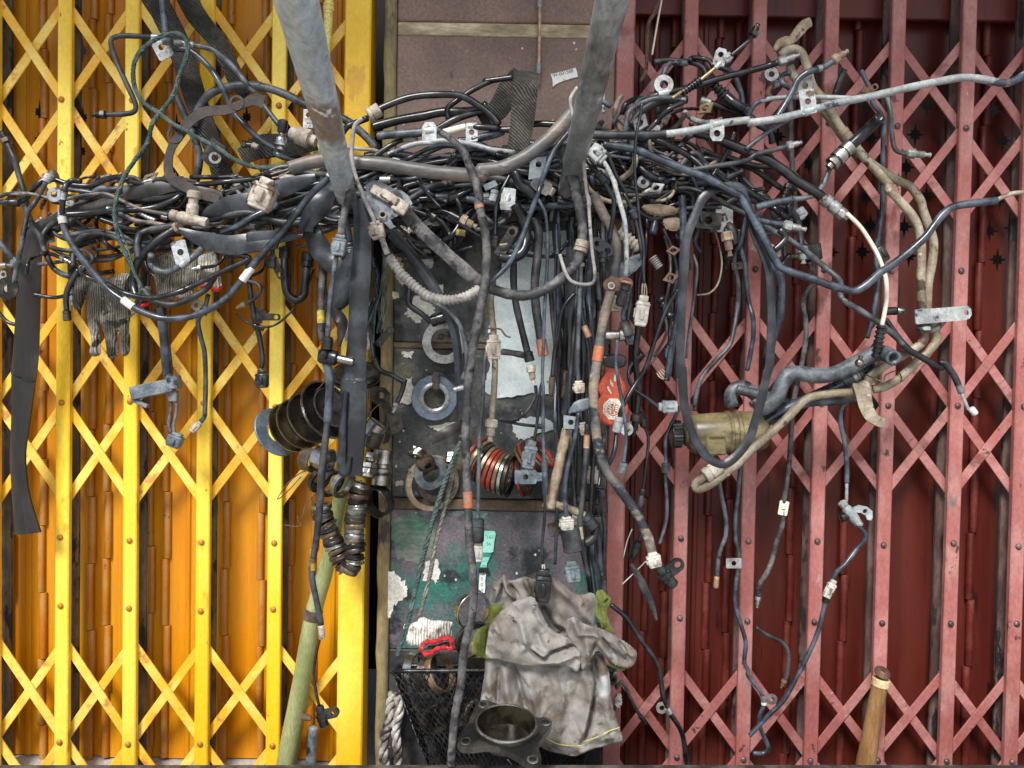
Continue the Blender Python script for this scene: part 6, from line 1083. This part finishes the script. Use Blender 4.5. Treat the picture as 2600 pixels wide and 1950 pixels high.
# ================================================================ gourd shaped talisman
x, y = 1556, 1010; t = TH('gourd_plaque', 'red gourd shaped tin plaque with a white octagon and character', 'plaque', x, y, .19)
g0 = np.array([(240, 190), (290, 300), (300, 400), (250, 480), (190, 580), (165, 700), (180, 800), (200, 870), (160, 960), (140, 1100), (150, 1250), (200, 1400), (300, 1480), (400, 1505), (520, 1500), (640, 1440), (740, 1330), (785, 1200), (790, 1100), (750, 990), (690, 900), (720, 800), (740, 700), (720, 600), (660, 480), (620, 380), (640, 290), (720, 200), (700, 130), (600, 90), (400, 90), (260, 130)], float)
g0 = g0*120/995+np.array((1500, 900))
V, F = cloth(g0, .185, 8, 9, noise=0, h=2.); t.part('shell', V, F, 'gourd_red')
kk = 120/995
def gp(p, cx=455, cy=1145): return [((u-cx)*kk, (v-cy)*kk) for u, v in p]
gf = Fr(1500+455*kk, 900+1145*kk, .185)
V, F = plate_at(gf, gp([(385, 920), (560, 930), (640, 1040), (640, 1200), (590, 1300), (530, 1370), (370, 1365), (245, 1220), (255, 1045)]), [circ(gp([(460, 1150)])[0][0], gp([(460, 1150)])[0][1], 17, 24)], 7, 9.4); OCT = t.part('octagon', V, F, 'gourd_cream', smooth=False)
V, F = lathe_at(Fr(1500+460*kk, 900+1150*kk, .1915, 0, 89.5), [(0, 13.8), (0, 15.6), (1.2, 15.6), (1.2, 13.8)], 28, False); t.part('ring', V, F, 'gourd_cream', parent=OCT)
strokes = [[(395, 1060), (415, 1090)], [(360, 1110), (430, 1105), (370, 1180)], [(405, 1150), (405, 1225)], [(420, 1150), (440, 1170)], [(440, 1100), (440, 1180), (565, 1175), (570, 1095), (440, 1100)], [(440, 1138), (568, 1135)], [(487, 1045), (487, 1260)]]
Gs = Geo()
for s in strokes:
    for a, b in zip(s[:-1], s[1:]):
        a, b = np.array(gp([a])[0]), np.array(gp([b])[0]); L = np.linalg.norm(b-a); u = (b-a)/L; v = np.array((-u[1], u[0]))*1.55; a = a-u*.9; b = b+u*.9
        V, F = plate_at(gf, [a-v, b-v, b+v, a+v], [], 7.2, 9.8); Gs.add(V, F)
t.part('character', Gs.V, Gs.F, 'gourd_cream', smooth=False, parent=OCT)
for lf in ([(500, 410), (475, 500), (480, 560), (520, 565), (525, 480)], [(390, 530), (410, 530), (450, 600), (470, 670), (450, 675), (405, 620)], [(345, 655), (370, 670), (400, 740), (440, 820), (420, 830), (360, 760), (332, 700)], [(600, 530), (575, 590), (585, 640), (610, 570)], [(640, 670), (600, 740), (590, 790), (630, 730)]):
    V, F = plate_at(gf, gp(lf), [], 7, 9); t.part('leaf_mark', V, F, 'gourd_cream', smooth=False)
for i in range(16):
    a = 2*math.pi*i/16; V, F = plate_at(gf, [(u+18.9*math.cos(a)*1.08, v+20.*math.sin(a)) for u, v in circ(0, 0, 1.1, 5)], [], 9.3, 10); t.part('octagon_mark', V, F, 'ink', smooth=False, parent=OCT)
V, F = cloth([(1528, 905), (1560, 898), (1588, 905), (1586, 930), (1560, 936), (1530, 926)], .2, 6, 8, noise=1, h=2.4); single('soot_lump', 'blackened lump of wax on top of the gourd plaque', 'wax', V, F, 'rubber_black')
# ================================================================ stickers with print
def text_mesh(s, size, font=None):
    cu = bpy.data.curves.new('t', 'FONT'); cu.body = s; cu.size = size; cu.align_x = 'CENTER'; o = bpy.data.objects.new('t', cu); COL.objects.link(o); bpy.context.view_layer.update()
    me = bpy.data.meshes.new_from_object(o.evaluated_get(bpy.context.evaluated_depsgraph_get())); V = [tuple(v.co) for v in me.vertices]; F = [tuple(p.vertices) for p in me.polygons]; bpy.data.objects.remove(o); bpy.data.meshes.remove(me); return V, F
def put_text(t, s, x, y, d, ang, size, m, w=1.2, sx=1.):
    V, F = text_mesh(s, size); f = Fr(x, y, d, ang); t.part('lettering', f([(v[0]*sx, -v[1], w) for v in V]), [q[::-1] for q in F], m, smooth=False)
t = TH('number_label', 'torn white paper label printed W-001588 on the brown tiles', 'label', 1430, 195, .014)
f = Fr(1380, 150, .014); k = 120/2212
V, F = plate_at(f, [(u*k, v*k) for u, v in ((325, 700), (900, 560), (1490, 400), (1560, 620), (1590, 815), (1300, 890), (1000, 985), (700, 1100), (520, 1190), (455, 1280), (430, 1270), (425, 1050), (390, 880))], [], 0, 1); t.part('paper', V, F, 'paper', smooth=False)
put_text(t, 'W-001588', 1380+930*k, 150+740*k, .014, -14.5, 12.5, 'ink', 1.3, .98); put_text(t, '80', 1380+980*k, 150+1010*k, .014, -14.5, 7, 'plug_grey', 1.3)
t = TH('green_sticker', 'torn mint green price sticker on the lower pillar', 'sticker', 1240, 1400, .016)
k = 100/830; f = Fr(1190, 1320, .016)
V, F = plate_at(f, [(u*k, v*k) for u, v in ((320, 230), (545, 235), (575, 290), (545, 450), (520, 680), (470, 700), (430, 840), (385, 930), (380, 1010), (245, 1010), (290, 800), (300, 500))], [], 0, .8); t.part('paper', V, F, 'paper_green', smooth=False)
for s, u, v, z in (("'161", 445, 395, 13), ('56', 420, 540, 12), ('8', 495, 640, 5), ('VOLUT', 355, 880, 4.2), ('BRA', 325, 985, 6)): put_text(t, s, 1190+u*k, 1320+v*k, .016, 1, z, 'ink_green', 1.)
V, F = box_at(Fr(1190+390*k, 1320+735*k, .016), -11, 10, -6, 6, .7, 1., bev=.2); t.part('print_block', V, F, 'ink_green', smooth=False)
t = TH('white_sticker', 'narrow white strip sticker printed with green zeros', 'sticker', 1225, 1480, .016)
V, F = plate_at(f, [(u*k, v*k) for u, v in ((235, 1110), (380, 1115), (350, 1300), (355, 1420), (340, 1560), (300, 1550), (210, 1480))], [], 0, .8); t.part('paper', V, F, 'paper', smooth=False)
for s, u, v, z in (('BR', 305, 1170, 6), ('0', 280, 1275, 13), ('0', 278, 1400, 13), ('0', 280, 1530, 13)): put_text(t, s, 1190+u*k, 1320+v*k, .016, 1, z, 'ink_green', 1.)
V, F = box_at(Fr(1190+310*k, 1320+1065*k, .02), -12, 14, -6, 6, 0, 3, bev=.8); single('black_band', 'small black band between the two stickers', 'band', V, F, 'plug_black', smooth=False)
# ================================================================ hanging rings, cups and nuts
def ring_thing(name, label, cat, x, y, d, ang, yaw, prof, m, group=None, n=36, cap=False, m2=None):
    V, F = lathe_at(Fr(x, y, d, ang, yaw), prof, n, cap); return single(name, label, cat, V, F, m, group=group, auto=35)
def annulus(R, r, w): return [(0, r), (0, R-1), (1, R), (w-1, R), (w, R-1), (w, r), (0, r)]
def cup(R, h=24, hub=14): return [(0, hub), (0, R*.42), (h*.12, R*.5), (h*.18, R*.72), (h*.35, R*.84), (h*.9, R*.93), (h, R), (h+2.5, R), (h+2.5, R*.96), (h*.5, R*.86), (h*.34, R*.7), (h*.28, R*.48), (h*.16, R*.38), (h*.16, hub), (0, hub)]
CUPS = [('flat blue grey flange at the back of the stacked cups', 702, 1098, .06, 'disc_blue', annulus(66, 30, 5)), ('greasy black rimmed cup second in the stack of cups', 726, 1094, .075, 'cup_black', cup(66, 20)), ('worn black cup third in the stack of cups', 748, 1084, .09, 'cup_black', cup(68, 18)),
        ('black oily cup in the middle of the stacked cups', 772, 1072, .105, 'cup_black', cup(70, 26)), ('large dark cup with a wide rim in front of the stack', 816, 1050, .13, 'cup_black', cup(80, 22, 20)), ('small dark cup nested inside the large wide rimmed cup', 832, 1040, .146, 'cup_black', cup(54, 14, 18))]
for lab, x, y, d, m, pr in CUPS:
    t = TH('metal_cup', lab, 'cup', x, y, d, 'stacked metal cups'); lat(t, 'shell', x, y, d, -31, pr, m, yaw=30, n=48, cap=False)
    if m != 'disc_blue': R = max(q[1] for q in pr); h = max(q[0] for q in pr); lat(t, 'rim', x, y, d, -31, [(h-3, R+.4), (h+.6, R+1), (h+.6, R*.95), (h-1, R*.95)], 'steel', yaw=30, n=48, cap=False)
t = TH('pulley_wheel', 'dark grooved pulley wheel hanging above the stacked cups', 'pulley', 904, 950, .12)
lat(t, 'wheel', 904, 966, .12, -88, [(0, 18), (0, 54), (4, 60), (10, 62), (13, 56), (16, 56), (19, 62), (25, 60), (27, 50), (22, 44), (22, 26), (26, 22), (26, 12), (0, 12), (0, 18)], 'dark_steel', yaw=28, n=48, cap=False)
lat(t, 'hub', 904, 985, .12, -88, [(0, 16), (2, 20), (18, 20), (20, 16)], 'brown_steel', yaw=28)
t = TH('steel_elbow', 'bent polished steel bushing to the right of the rubber strip', 'bushing', 950, 1100, .12)
lat(t, 'upper_tube', 938, 1104, .12, -52, [(0, 26), (2, 29), (36, 29), (38, 25), (36, 22)], 'bright_steel'); lat(t, 'lower_tube', 950, 1092, .12, 112, [(0, 27), (2, 29), (40, 28), (44, 22)], 'dark_steel')
G = Geo(); V, F = plate_at(Fr(990, 1050, .05, 0), [(-52, -66), (-30, -70), (-12, -66), (2, -50), (0, -28), (6, -6), (20, 0), (32, 14), (34, 34), (20, 48), (4, 54), (-4, 74), (-20, 78), (-10, 52), (-4, 30), (-8, 4), (-22, -18), (-40, -26), (-54, -40)], [circ(-22, -46, 8), circ(18, 24, 7)], -2, 2); single('gasket', 'dark curved gasket plate with two holes on the plaster edge', 'gasket', V, F, 'dark_steel', smooth=False)
for lab, x, y, d, ang, yaw, pr, m in (('polished steel ring left of the hanging grey hose', 775, 1165, .13, 8, 30, annulus(30, 25, 34), 'brown_steel'), ('wide bright steel sleeve behind the hanging grey hose', 806, 1160, .14, 14, 26, annulus(31, 26, 40), 'bright_steel'), ('thin bearing race left of the lower rubber strip', 806, 1215, .13, 28, 30, annulus(34, 26, 14), 'dark_steel'), ('bearing race in the middle below the rubber strip', 836, 1222, .135, 28, 30, annulus(38, 28, 16), 'dark_steel'), ('bright bearing race under the end of the rubber strip', 866, 1226, .14, 26, 30, annulus(38, 28, 14), 'steel'),
        ('double grooved steel bushing against the greasy wall', 975, 1142, .06, 94, 8, [(0, 14), (0, 22), (2, 25), (36, 25), (40, 20), (46, 20), (50, 26), (58, 26), (62, 20), (66, 24), (90, 24), (92, 18)], 'steel'), ('small greasy hex nut beside the grooved bushing', 946, 1150, .09, 100, 15, [(0, 10), (1, ('h', 17)), (14, ('h', 17)), (15, 12), (22, 12)], 'steel'), ('stack of ribbed nuts beside the grooved bushing', 938, 1176, .09, 98, 15, [(0, 10), (1, ('h', 19)), (12, ('h', 19)), (13, 14), (15, ('h', 20)), (26, ('h', 20)), (28, 22), (36, 22), (38, 12)], 'steel'),
        ('wide dark ring open to the wall below the bushing', 972, 1268, .05, 160, 55, annulus(40, 36, 30), 'dark_steel'), ('dark serrated gear lump left of the bearing races', 800, 1228, .11, 120, 40, [(0, 8), (0, 14), (4, 18), (8, 13), (12, 17), (16, 12), (20, 8)], 'dark_steel')):
    ring_thing('bushing' if 'bushing' in lab else 'ring', lab, 'ring' if 'nut' not in lab else 'nut', x, y, d, ang, yaw, pr, m)
def nut_string(label, path, d, n):
    pp = path3(path, d, 0); t = Thing('string_of_nuts', label, 'nuts', P(*pp[0])); s = np.r_[0, np.cumsum(np.linalg.norm(np.diff(pp[:, :2], axis=0), axis=1))]
    for i in range(n):
        q = s[-1]*(i+.5)/n; x, y = np.interp(q, s, pp[:, 0]), np.interp(q, s, pp[:, 1]); j = min(len(pp)-2, np.searchsorted(s, q)); v = pp[min(j+1, len(pp)-1)]-pp[max(0, j-2)]
        R = random.uniform(24, 28); w = s[-1]/n*1.0; k = random.random()
        pr = [(0, R*.6), (0, R*.9), (w*.1, ('h', R*.92)), (w*.55, ('h', R*.92)), (w*.6, R*1.02), (w*.9, R*1.02), (w, R*.9), (w, R*.6)] if k < .6 else [(0, R*.6), (0, R*.95), (w*.2, R), (w*.8, R), (w, R*.95), (w, R*.6)]
        V, F = lathe_at(Fr(x, y, d+random.uniform(-.004, .004), math.degrees(math.atan2(v[1], v[0]))+random.uniform(-9, 9), random.uniform(-10, 10)), pr, 24, False); t.part('nut', V, F, random.choice(['steel', 'dark_steel', 'brown_steel', 'dark_steel', 'steel', 'cup_black']), auto=30)
    V, F = tube(cr([P(*p) for p in pp[::6]]), 3*SCL(d), 6); t.part('wire', V, F, 'rust')
nut_string('left string of oily locknuts hanging over the green bamboo', 'j680,1180 690,1280 735,1400 790,1520 840,1640 n880,50', .10, 15)
nut_string('right string of oily locknuts hanging beside the pillar edge', 'j1000,1010 985,1100 965,1220 950,1360 950,1500 950,1620 n905,70', .115, 18)
for s, lab in (('j490,1300 500,1340 520,1370 470,1380 380,1365', 'crinkled fine wire poking left from the nuts'), ('j640,1120 560,1200 540,1270 520,1330', 'zigzag fine wire left of the nuts'), ('j600,920 500,960 400,1050 330,1160 400,1110 520,980', 'springy fine wire loop in front of the yellow post'), ('j1060,200 1070,350 1060,500 1100,440 1150,400', 'fine wire twisted beside the steel elbow'), ('j720,180 690,240 640,290', 'fine wire tied above the stacked cups')):
    cable(lab, 2.6, 'rust', s, .13, name='wire', cat='wire', wob=.002)
# washers on the wall
t = TH('washer_ring', 'pale galvanised washer ring hanging on the greasy wall', 'washer', 1128, 868, .03); lat(t, 'ring', 1128, 868, .03, 0, annulus(56, 34, 5), 'zinc', yaw=86, n=48, cap=False); lat(t, 'peg', 1120, 855, .02, 0, [(0, 7), (14, 7), (16, 5)], 'rubber_black', yaw=84)
t = TH('blue_disc', 'blue steel disc with a pale inner ring hung by a leather tab', 'disc', 1103, 1008, .03); lat(t, 'disc', 1103, 1010, .03, 0, annulus(58, 27, 4), 'disc_blue', yaw=86, n=56, cap=False); lat(t, 'inner_ring', 1103, 1010, .033, 0, [(0, 27), (0, 40), (3, 39), (5, 33), (3, 28), (0, 27)], 'zinc', yaw=86, n=48, cap=False)
V, F = box_at(Fr(1107, 966, .04, 2), -9, 9, -22, 24, -2, 4, bev=2); t.part('leather_tab', V, F, 'leather', smooth=False)
MID = [('tall tan ring hanging lowest on the wall', 1096, 1226, .04, 12, 62, annulus(72, 58, 10), 'rust_tan'), ('dark rubber washer hanging over the tan ring', 1092, 1200, .06, 15, 60, annulus(44, 24, 8), 'plug_blue'), ('second dark washer under the rubber washer', 1104, 1224, .05, 10, 60, annulus(50, 34, 8), 'dark_steel'), ('oily flange nut facing out above the dark washers', 1080, 1174, .075, 40, 55, [(0, 10), (0, 24), (6, 24), (7, ('h', 19)), (20, ('h', 18)), (21, 10), (0, 10)], 'brown_steel'), ('shiny ribbed nut left of the slanting strip', 1064, 1140, .075, 110, 25, [(0, 10), (0, 18), (3, ('h', 21)), (14, ('h', 21)), (16, 23), (22, 23), (24, 18)], 'steel'), ('bright ribbed nut behind the green rope', 1148, 1150, .05, 95, 20, [(0, 10), (1, ('h', 15)), (12, ('h', 15)), (13, 12), (15, ('h', 15)), (26, ('h', 15)), (28, 10)], 'steel')]
for lab, x, y, d, ang, yaw, pr, m in MID: ring_thing('nut' if 'nut' in lab else 'washer', lab, 'nut' if 'nut' in lab else 'washer', x, y, d, ang, yaw, pr, m, 'washers and nuts hung on the greasy wall')
RR = ['ring_red', 'ring_bronze', 'dark_steel', 'ring_bronze', 'ring_red', 'ring_red', 'ring_bronze', 'bright_steel', 'dark_steel']
ORD = ['first', 'second', 'third', 'fourth', 'fifth', 'sixth', 'seventh', 'eighth', 'ninth']; CN = {'ring_red': 'red', 'ring_bronze': 'bronze', 'dark_steel': 'black', 'bright_steel': 'bright steel'}
for i, m in enumerate(RR):
    u = i/8; ring_thing('piston_ring', f'{CN[m]} seal ring, {ORD[i]} from the left in the slanted row of rings', 'ring', 1203+86*u, 1155+52*u+8*math.sin(u*3), .06+.03*u, 32-22*u, 20-4*u, annulus(54, 46, 9.5), m, 'row of seal rings on the wall', n=44)
for i, (m, x, y, ang, R) in enumerate((('ring_red', 1322, 1208, -10, 54), ('dark_steel', 1330, 1205, -12, 54), ('ring_bronze', 1336, 1170, -38, 50), ('ring_red', 1346, 1164, -40, 50), ('dark_steel', 1356, 1160, -41, 50), ('ring_bronze', 1366, 1156, -42, 48), ('ring_red', 1374, 1152, -42, 46))):
    ring_thing('piston_ring', f'{CN[m]} seal ring, {ORD[i]} from the left in the fan beside the blue connector', 'ring', x, y, .06+.006*i, ang, 16, annulus(R, R-8, 7), m, 'fan of seal rings on the wall', n=40)
# ================================================================ basket and what it holds
t = Thing('wire_basket', 'black diamond mesh wire basket full of metal rings', 'basket', P(1280, 1960, .2))
def bp(u, v, side):
    TLf, TRf, BLf, BRf = (994, 1704, .185), (1560, 1700, .185), (1092, 1962, .17), (1478, 1962, .17); TLb, TRb, BLb, BRb = (1012, 1690, .035), (1530, 1690, .035), (1085, 1900, .06), (1470, 1900, .06)
    q = {'f': (TLf, TRf, BLf, BRf), 'l': (TLb, TLf, BLb, BLf), 'r': (TRf, TRb, BRf, BRb), 'b': (TLb, TRb, BLb, BRb)}[side]; A = [P(*z) for z in q]
    return (A[0]*(1-u)+A[1]*u)*(1-v)+(A[2]*(1-u)+A[3]*u)*v
k = SCL(.22)
for side, N in (('f', 34), ('l', 11), ('r', 11), ('b', 26)):
    G = Geo(); M = 10.3
    for sg in (1, -1):
        for i in range(int(-M)-1, int(N+M)+2):
            vs = [v for v in np.linspace(0, 1, 15) if 0 <= (i+sg*v*M)/N <= 1]
            if len(vs) > 1: V, F = tube(np.array([bp((i+sg*v*M)/N, v, side)+np.array((0, -.0006*sg, 0)) for v in vs]), 1.8*k, 5, cap=False); G.add(V, F)
    o = t.part('mesh_side', G.V, G.F, 'black_wire'); o['kind'] = 'stuff'
rim = [bp(0, 0, 'f'), bp(1, 0, 'f'), bp(1, 0, 'b'), bp(0, 0, 'b')]
for a, b in zip(rim, rim[1:]+rim[:1]): V, F = tube(np.linspace(a, b, 12), 6*k, 10); t.part('rim', V, F, 'black_wire')
V, F = tube(cr([bp(0, 1, 'f'), bp(1, 1, 'f')]), 3*k, 8); t.part('base_rail', V, F, 'black_wire')
for lab, x, y, d, ang, yaw, pr, m in (('thin bright steel hoop standing up out of the basket', 1196, 1548, .13, 8, 58, annulus(48, 44, 16), 'bright_steel'), ('thick black ring leaning beneath the bright hoop', 1200, 1620, .15, 35, 60, annulus(50, 36, 12), 'dark_steel'), ('wide bearing race behind the wrapped harness in the basket', 1216, 1645, .14, 70, 40, annulus(52, 44, 34), 'brown_steel'), ('steel band standing left inside the basket', 1042, 1700, .12, 0, 22, annulus(46, 42, 22), 'bright_steel'), ('dark steel band second from left inside the basket', 1072, 1706, .13, 8, 20, annulus(46, 42, 20), 'dark_steel'), ('worn bronze band leaning right inside the basket', 1110, 1712, .15, -32, 24, annulus(50, 46, 20), 'ring_bronze'), ('steel hoop at the right side of the basket beside the shirt', 1552, 1700, .1, 0, 10, annulus(40, 36, 14), 'bright_steel')):
    ring_thing('steel_ring', lab, 'ring', x, y, d, ang, yaw, pr, m)
for i in range(6):
    ring_thing('steel_ring', 'dark steel ring lying low inside the wire basket', 'ring', 1110+i*52, 1800+random.uniform(-20, 50), .13, random.uniform(-60, 60), random.uniform(20, 70), annulus(44, 37, 16), random.choice(['dark_steel', 'brown_steel']), 'rings lying low in the basket')
# striped work glove on the basket
k7 = 320/1966
def z7(p): return [(980+u*k7, 1450+v*k7) for u, v in p]
CZ = [(620, 1110), (760, 1100), (900, 1055), (1010, 1060), (1015, 1210), (900, 1190), (780, 1220), (680, 1290), (600, 1290), (555, 1200)]
t = TH('knit_glove', 'white knitted glove with a bright red cuff on the basket', 'glove', 1085, 1650, .15)
ln = [(z7([(u, 760+abs(u-700)*.1), (u+random.uniform(10, 40), 900), (u+90-(u-500)*.1, 1070)]), -6.5, 2.6) for u in range(440, 1020, 52)]
V, F = cloth(z7([(270, 900), (290, 820), (340, 790), (470, 790), (520, 730), (600, 720), (700, 760), (860, 770), (1040, 800), (1030, 900), (1030, 1010), (990, 1030), (900, 1060), (800, 1090), (660, 1110), (600, 1130), (560, 1200), (480, 1175), (400, 1170), (330, 1120), (290, 1030)]), .15, 16, 17, lines=ln, noise=1., h=2.2); t.part('hand', V, F, 'knit_light')
CUF = V = None; CUF = cr([P(*q, .17) for q in z7(CZ)], closed=True, step=.002)
V, F = tube(cr([P(*q, .17) for q in z7([(620, 1110), (760, 1100), (900, 1055), (1010, 1060), (1015, 1210), (900, 1190), (780, 1220), (680, 1290), (600, 1290), (555, 1200)])], closed=True, step=.002), 6*SCL(.17)*(1+.28*np.sin(np.arange(len(CUF))*1.1)), 9); t.part('cuff', V, F, 'knit_red')
V, F = cloth(z7([(640, 1170), (780, 1150), (900, 1110), (1010, 1110), (1010, 1180), (900, 1160), (780, 1190), (680, 1230)]), .16, 3, 6, noise=0, h=2.2); t.part('opening', V, F, 'knit')
# bearing flange standing at the front
x, y = 1285, 1850; t = TH('bearing_flange', 'oily cast flange with four bolt lobes and a shiny bore', 'flange', x, y, .31); f = Fr(x, y, .31, 2, 0, 79)
O = smooth_loop([(-120, 60), (-112, 84), (-85, 88), (-40, 80), (10, 100), (45, 130), (64, 148), (84, 138), (86, 112), (80, 70), (98, 30), (112, 0), (118, -26), (104, -42), (80, -40), (40, -62), (0, -82), (-35, -98), (-60, -108), (-80, -98), (-84, -75), (-92, -40), (-100, 0), (-112, 30)], 3)
V, F = plate_at(f, [tuple(p) for p in O], [circ(0, 0, 73, 44), circ(-100, 66, 9, 12), circ(66, 126, 9, 12), circ(102, -22, 9, 12), (circ(-62, -88, 9, 12))], -10, 8); t.part('plate', V, F, 'oily_iron', auto=35)
V, F = lathe([(-11, 72.6), (8, 78), (16, 80), (20, 78), (20, 75), (17, 74)], 48); V = f([(v[1], v[2], v[0]) for v in V]); BO = t.part('bore_ring', V, F, 'steel', auto=35)
V, F = lathe([(17, 73.9), (-33, 66)], 48); V = f([(v[1], v[2], v[0]) for v in V]); t.part('bore_wall', V, F, 'oil_pool', parent=BO)
V, F = lathe([(-33, 65.8), (-34.5, 20), (-34.6, .01)], 40); V = f([(v[1], v[2], v[0]) for v in V]); t.part('bore_floor', V, F, 'oil_pool', parent=BO)
V, F = lathe([(-9.5, 72), (-9.5, 84), (12, 84), (13, 77)], 48); V = f([(v[1], v[2], v[0]) for v in V]); t.part('collar', V, F, 'oily_iron', auto=35)
for (u, v) in ((-100, 66), (66, 126), (102, -22), (-62, -88)):
    V, F = lathe([(7.5, 9), (7.5, 15), (9.5, 14), (9.5, 9)], 16); V = f([(q[1]+u, q[2]+v, q[0]) for q in V]); t.part('bolt_seat', V, F, 'steel', auto=35)
cable('thin plastic tie dangling from the front lobe of the flange', 3, 'pipe_pale', 'o475,1540 470,1600 465,1680', .35, name='tie', cat='tie')
cable('thin pale cord trailing behind the flange', 3, 'pipe_pale', 'o280,1590 320,1640 360,1680', .27, name='cord', cat='cord')
# mottled rope left of the basket
cable('thick white and brown mottled rope hanging in a loop left of the basket', 27, 'rope_white', 'n1260,1060 1240,1150 1230,1280 1190,1400 1180,1520 1200,1680', .06, name='rope', cat='rope', style='twist', wob=0)
cable('second length of mottled rope against the basket', 24, 'rope_white', 'n1290,1090 1310,1200 1280,1330 1290,1480 1300,1680', .075, name='rope', cat='rope', style='twist', wob=0)
# ---------------------------------------------------------------- end
bpy.context.view_layer.update()
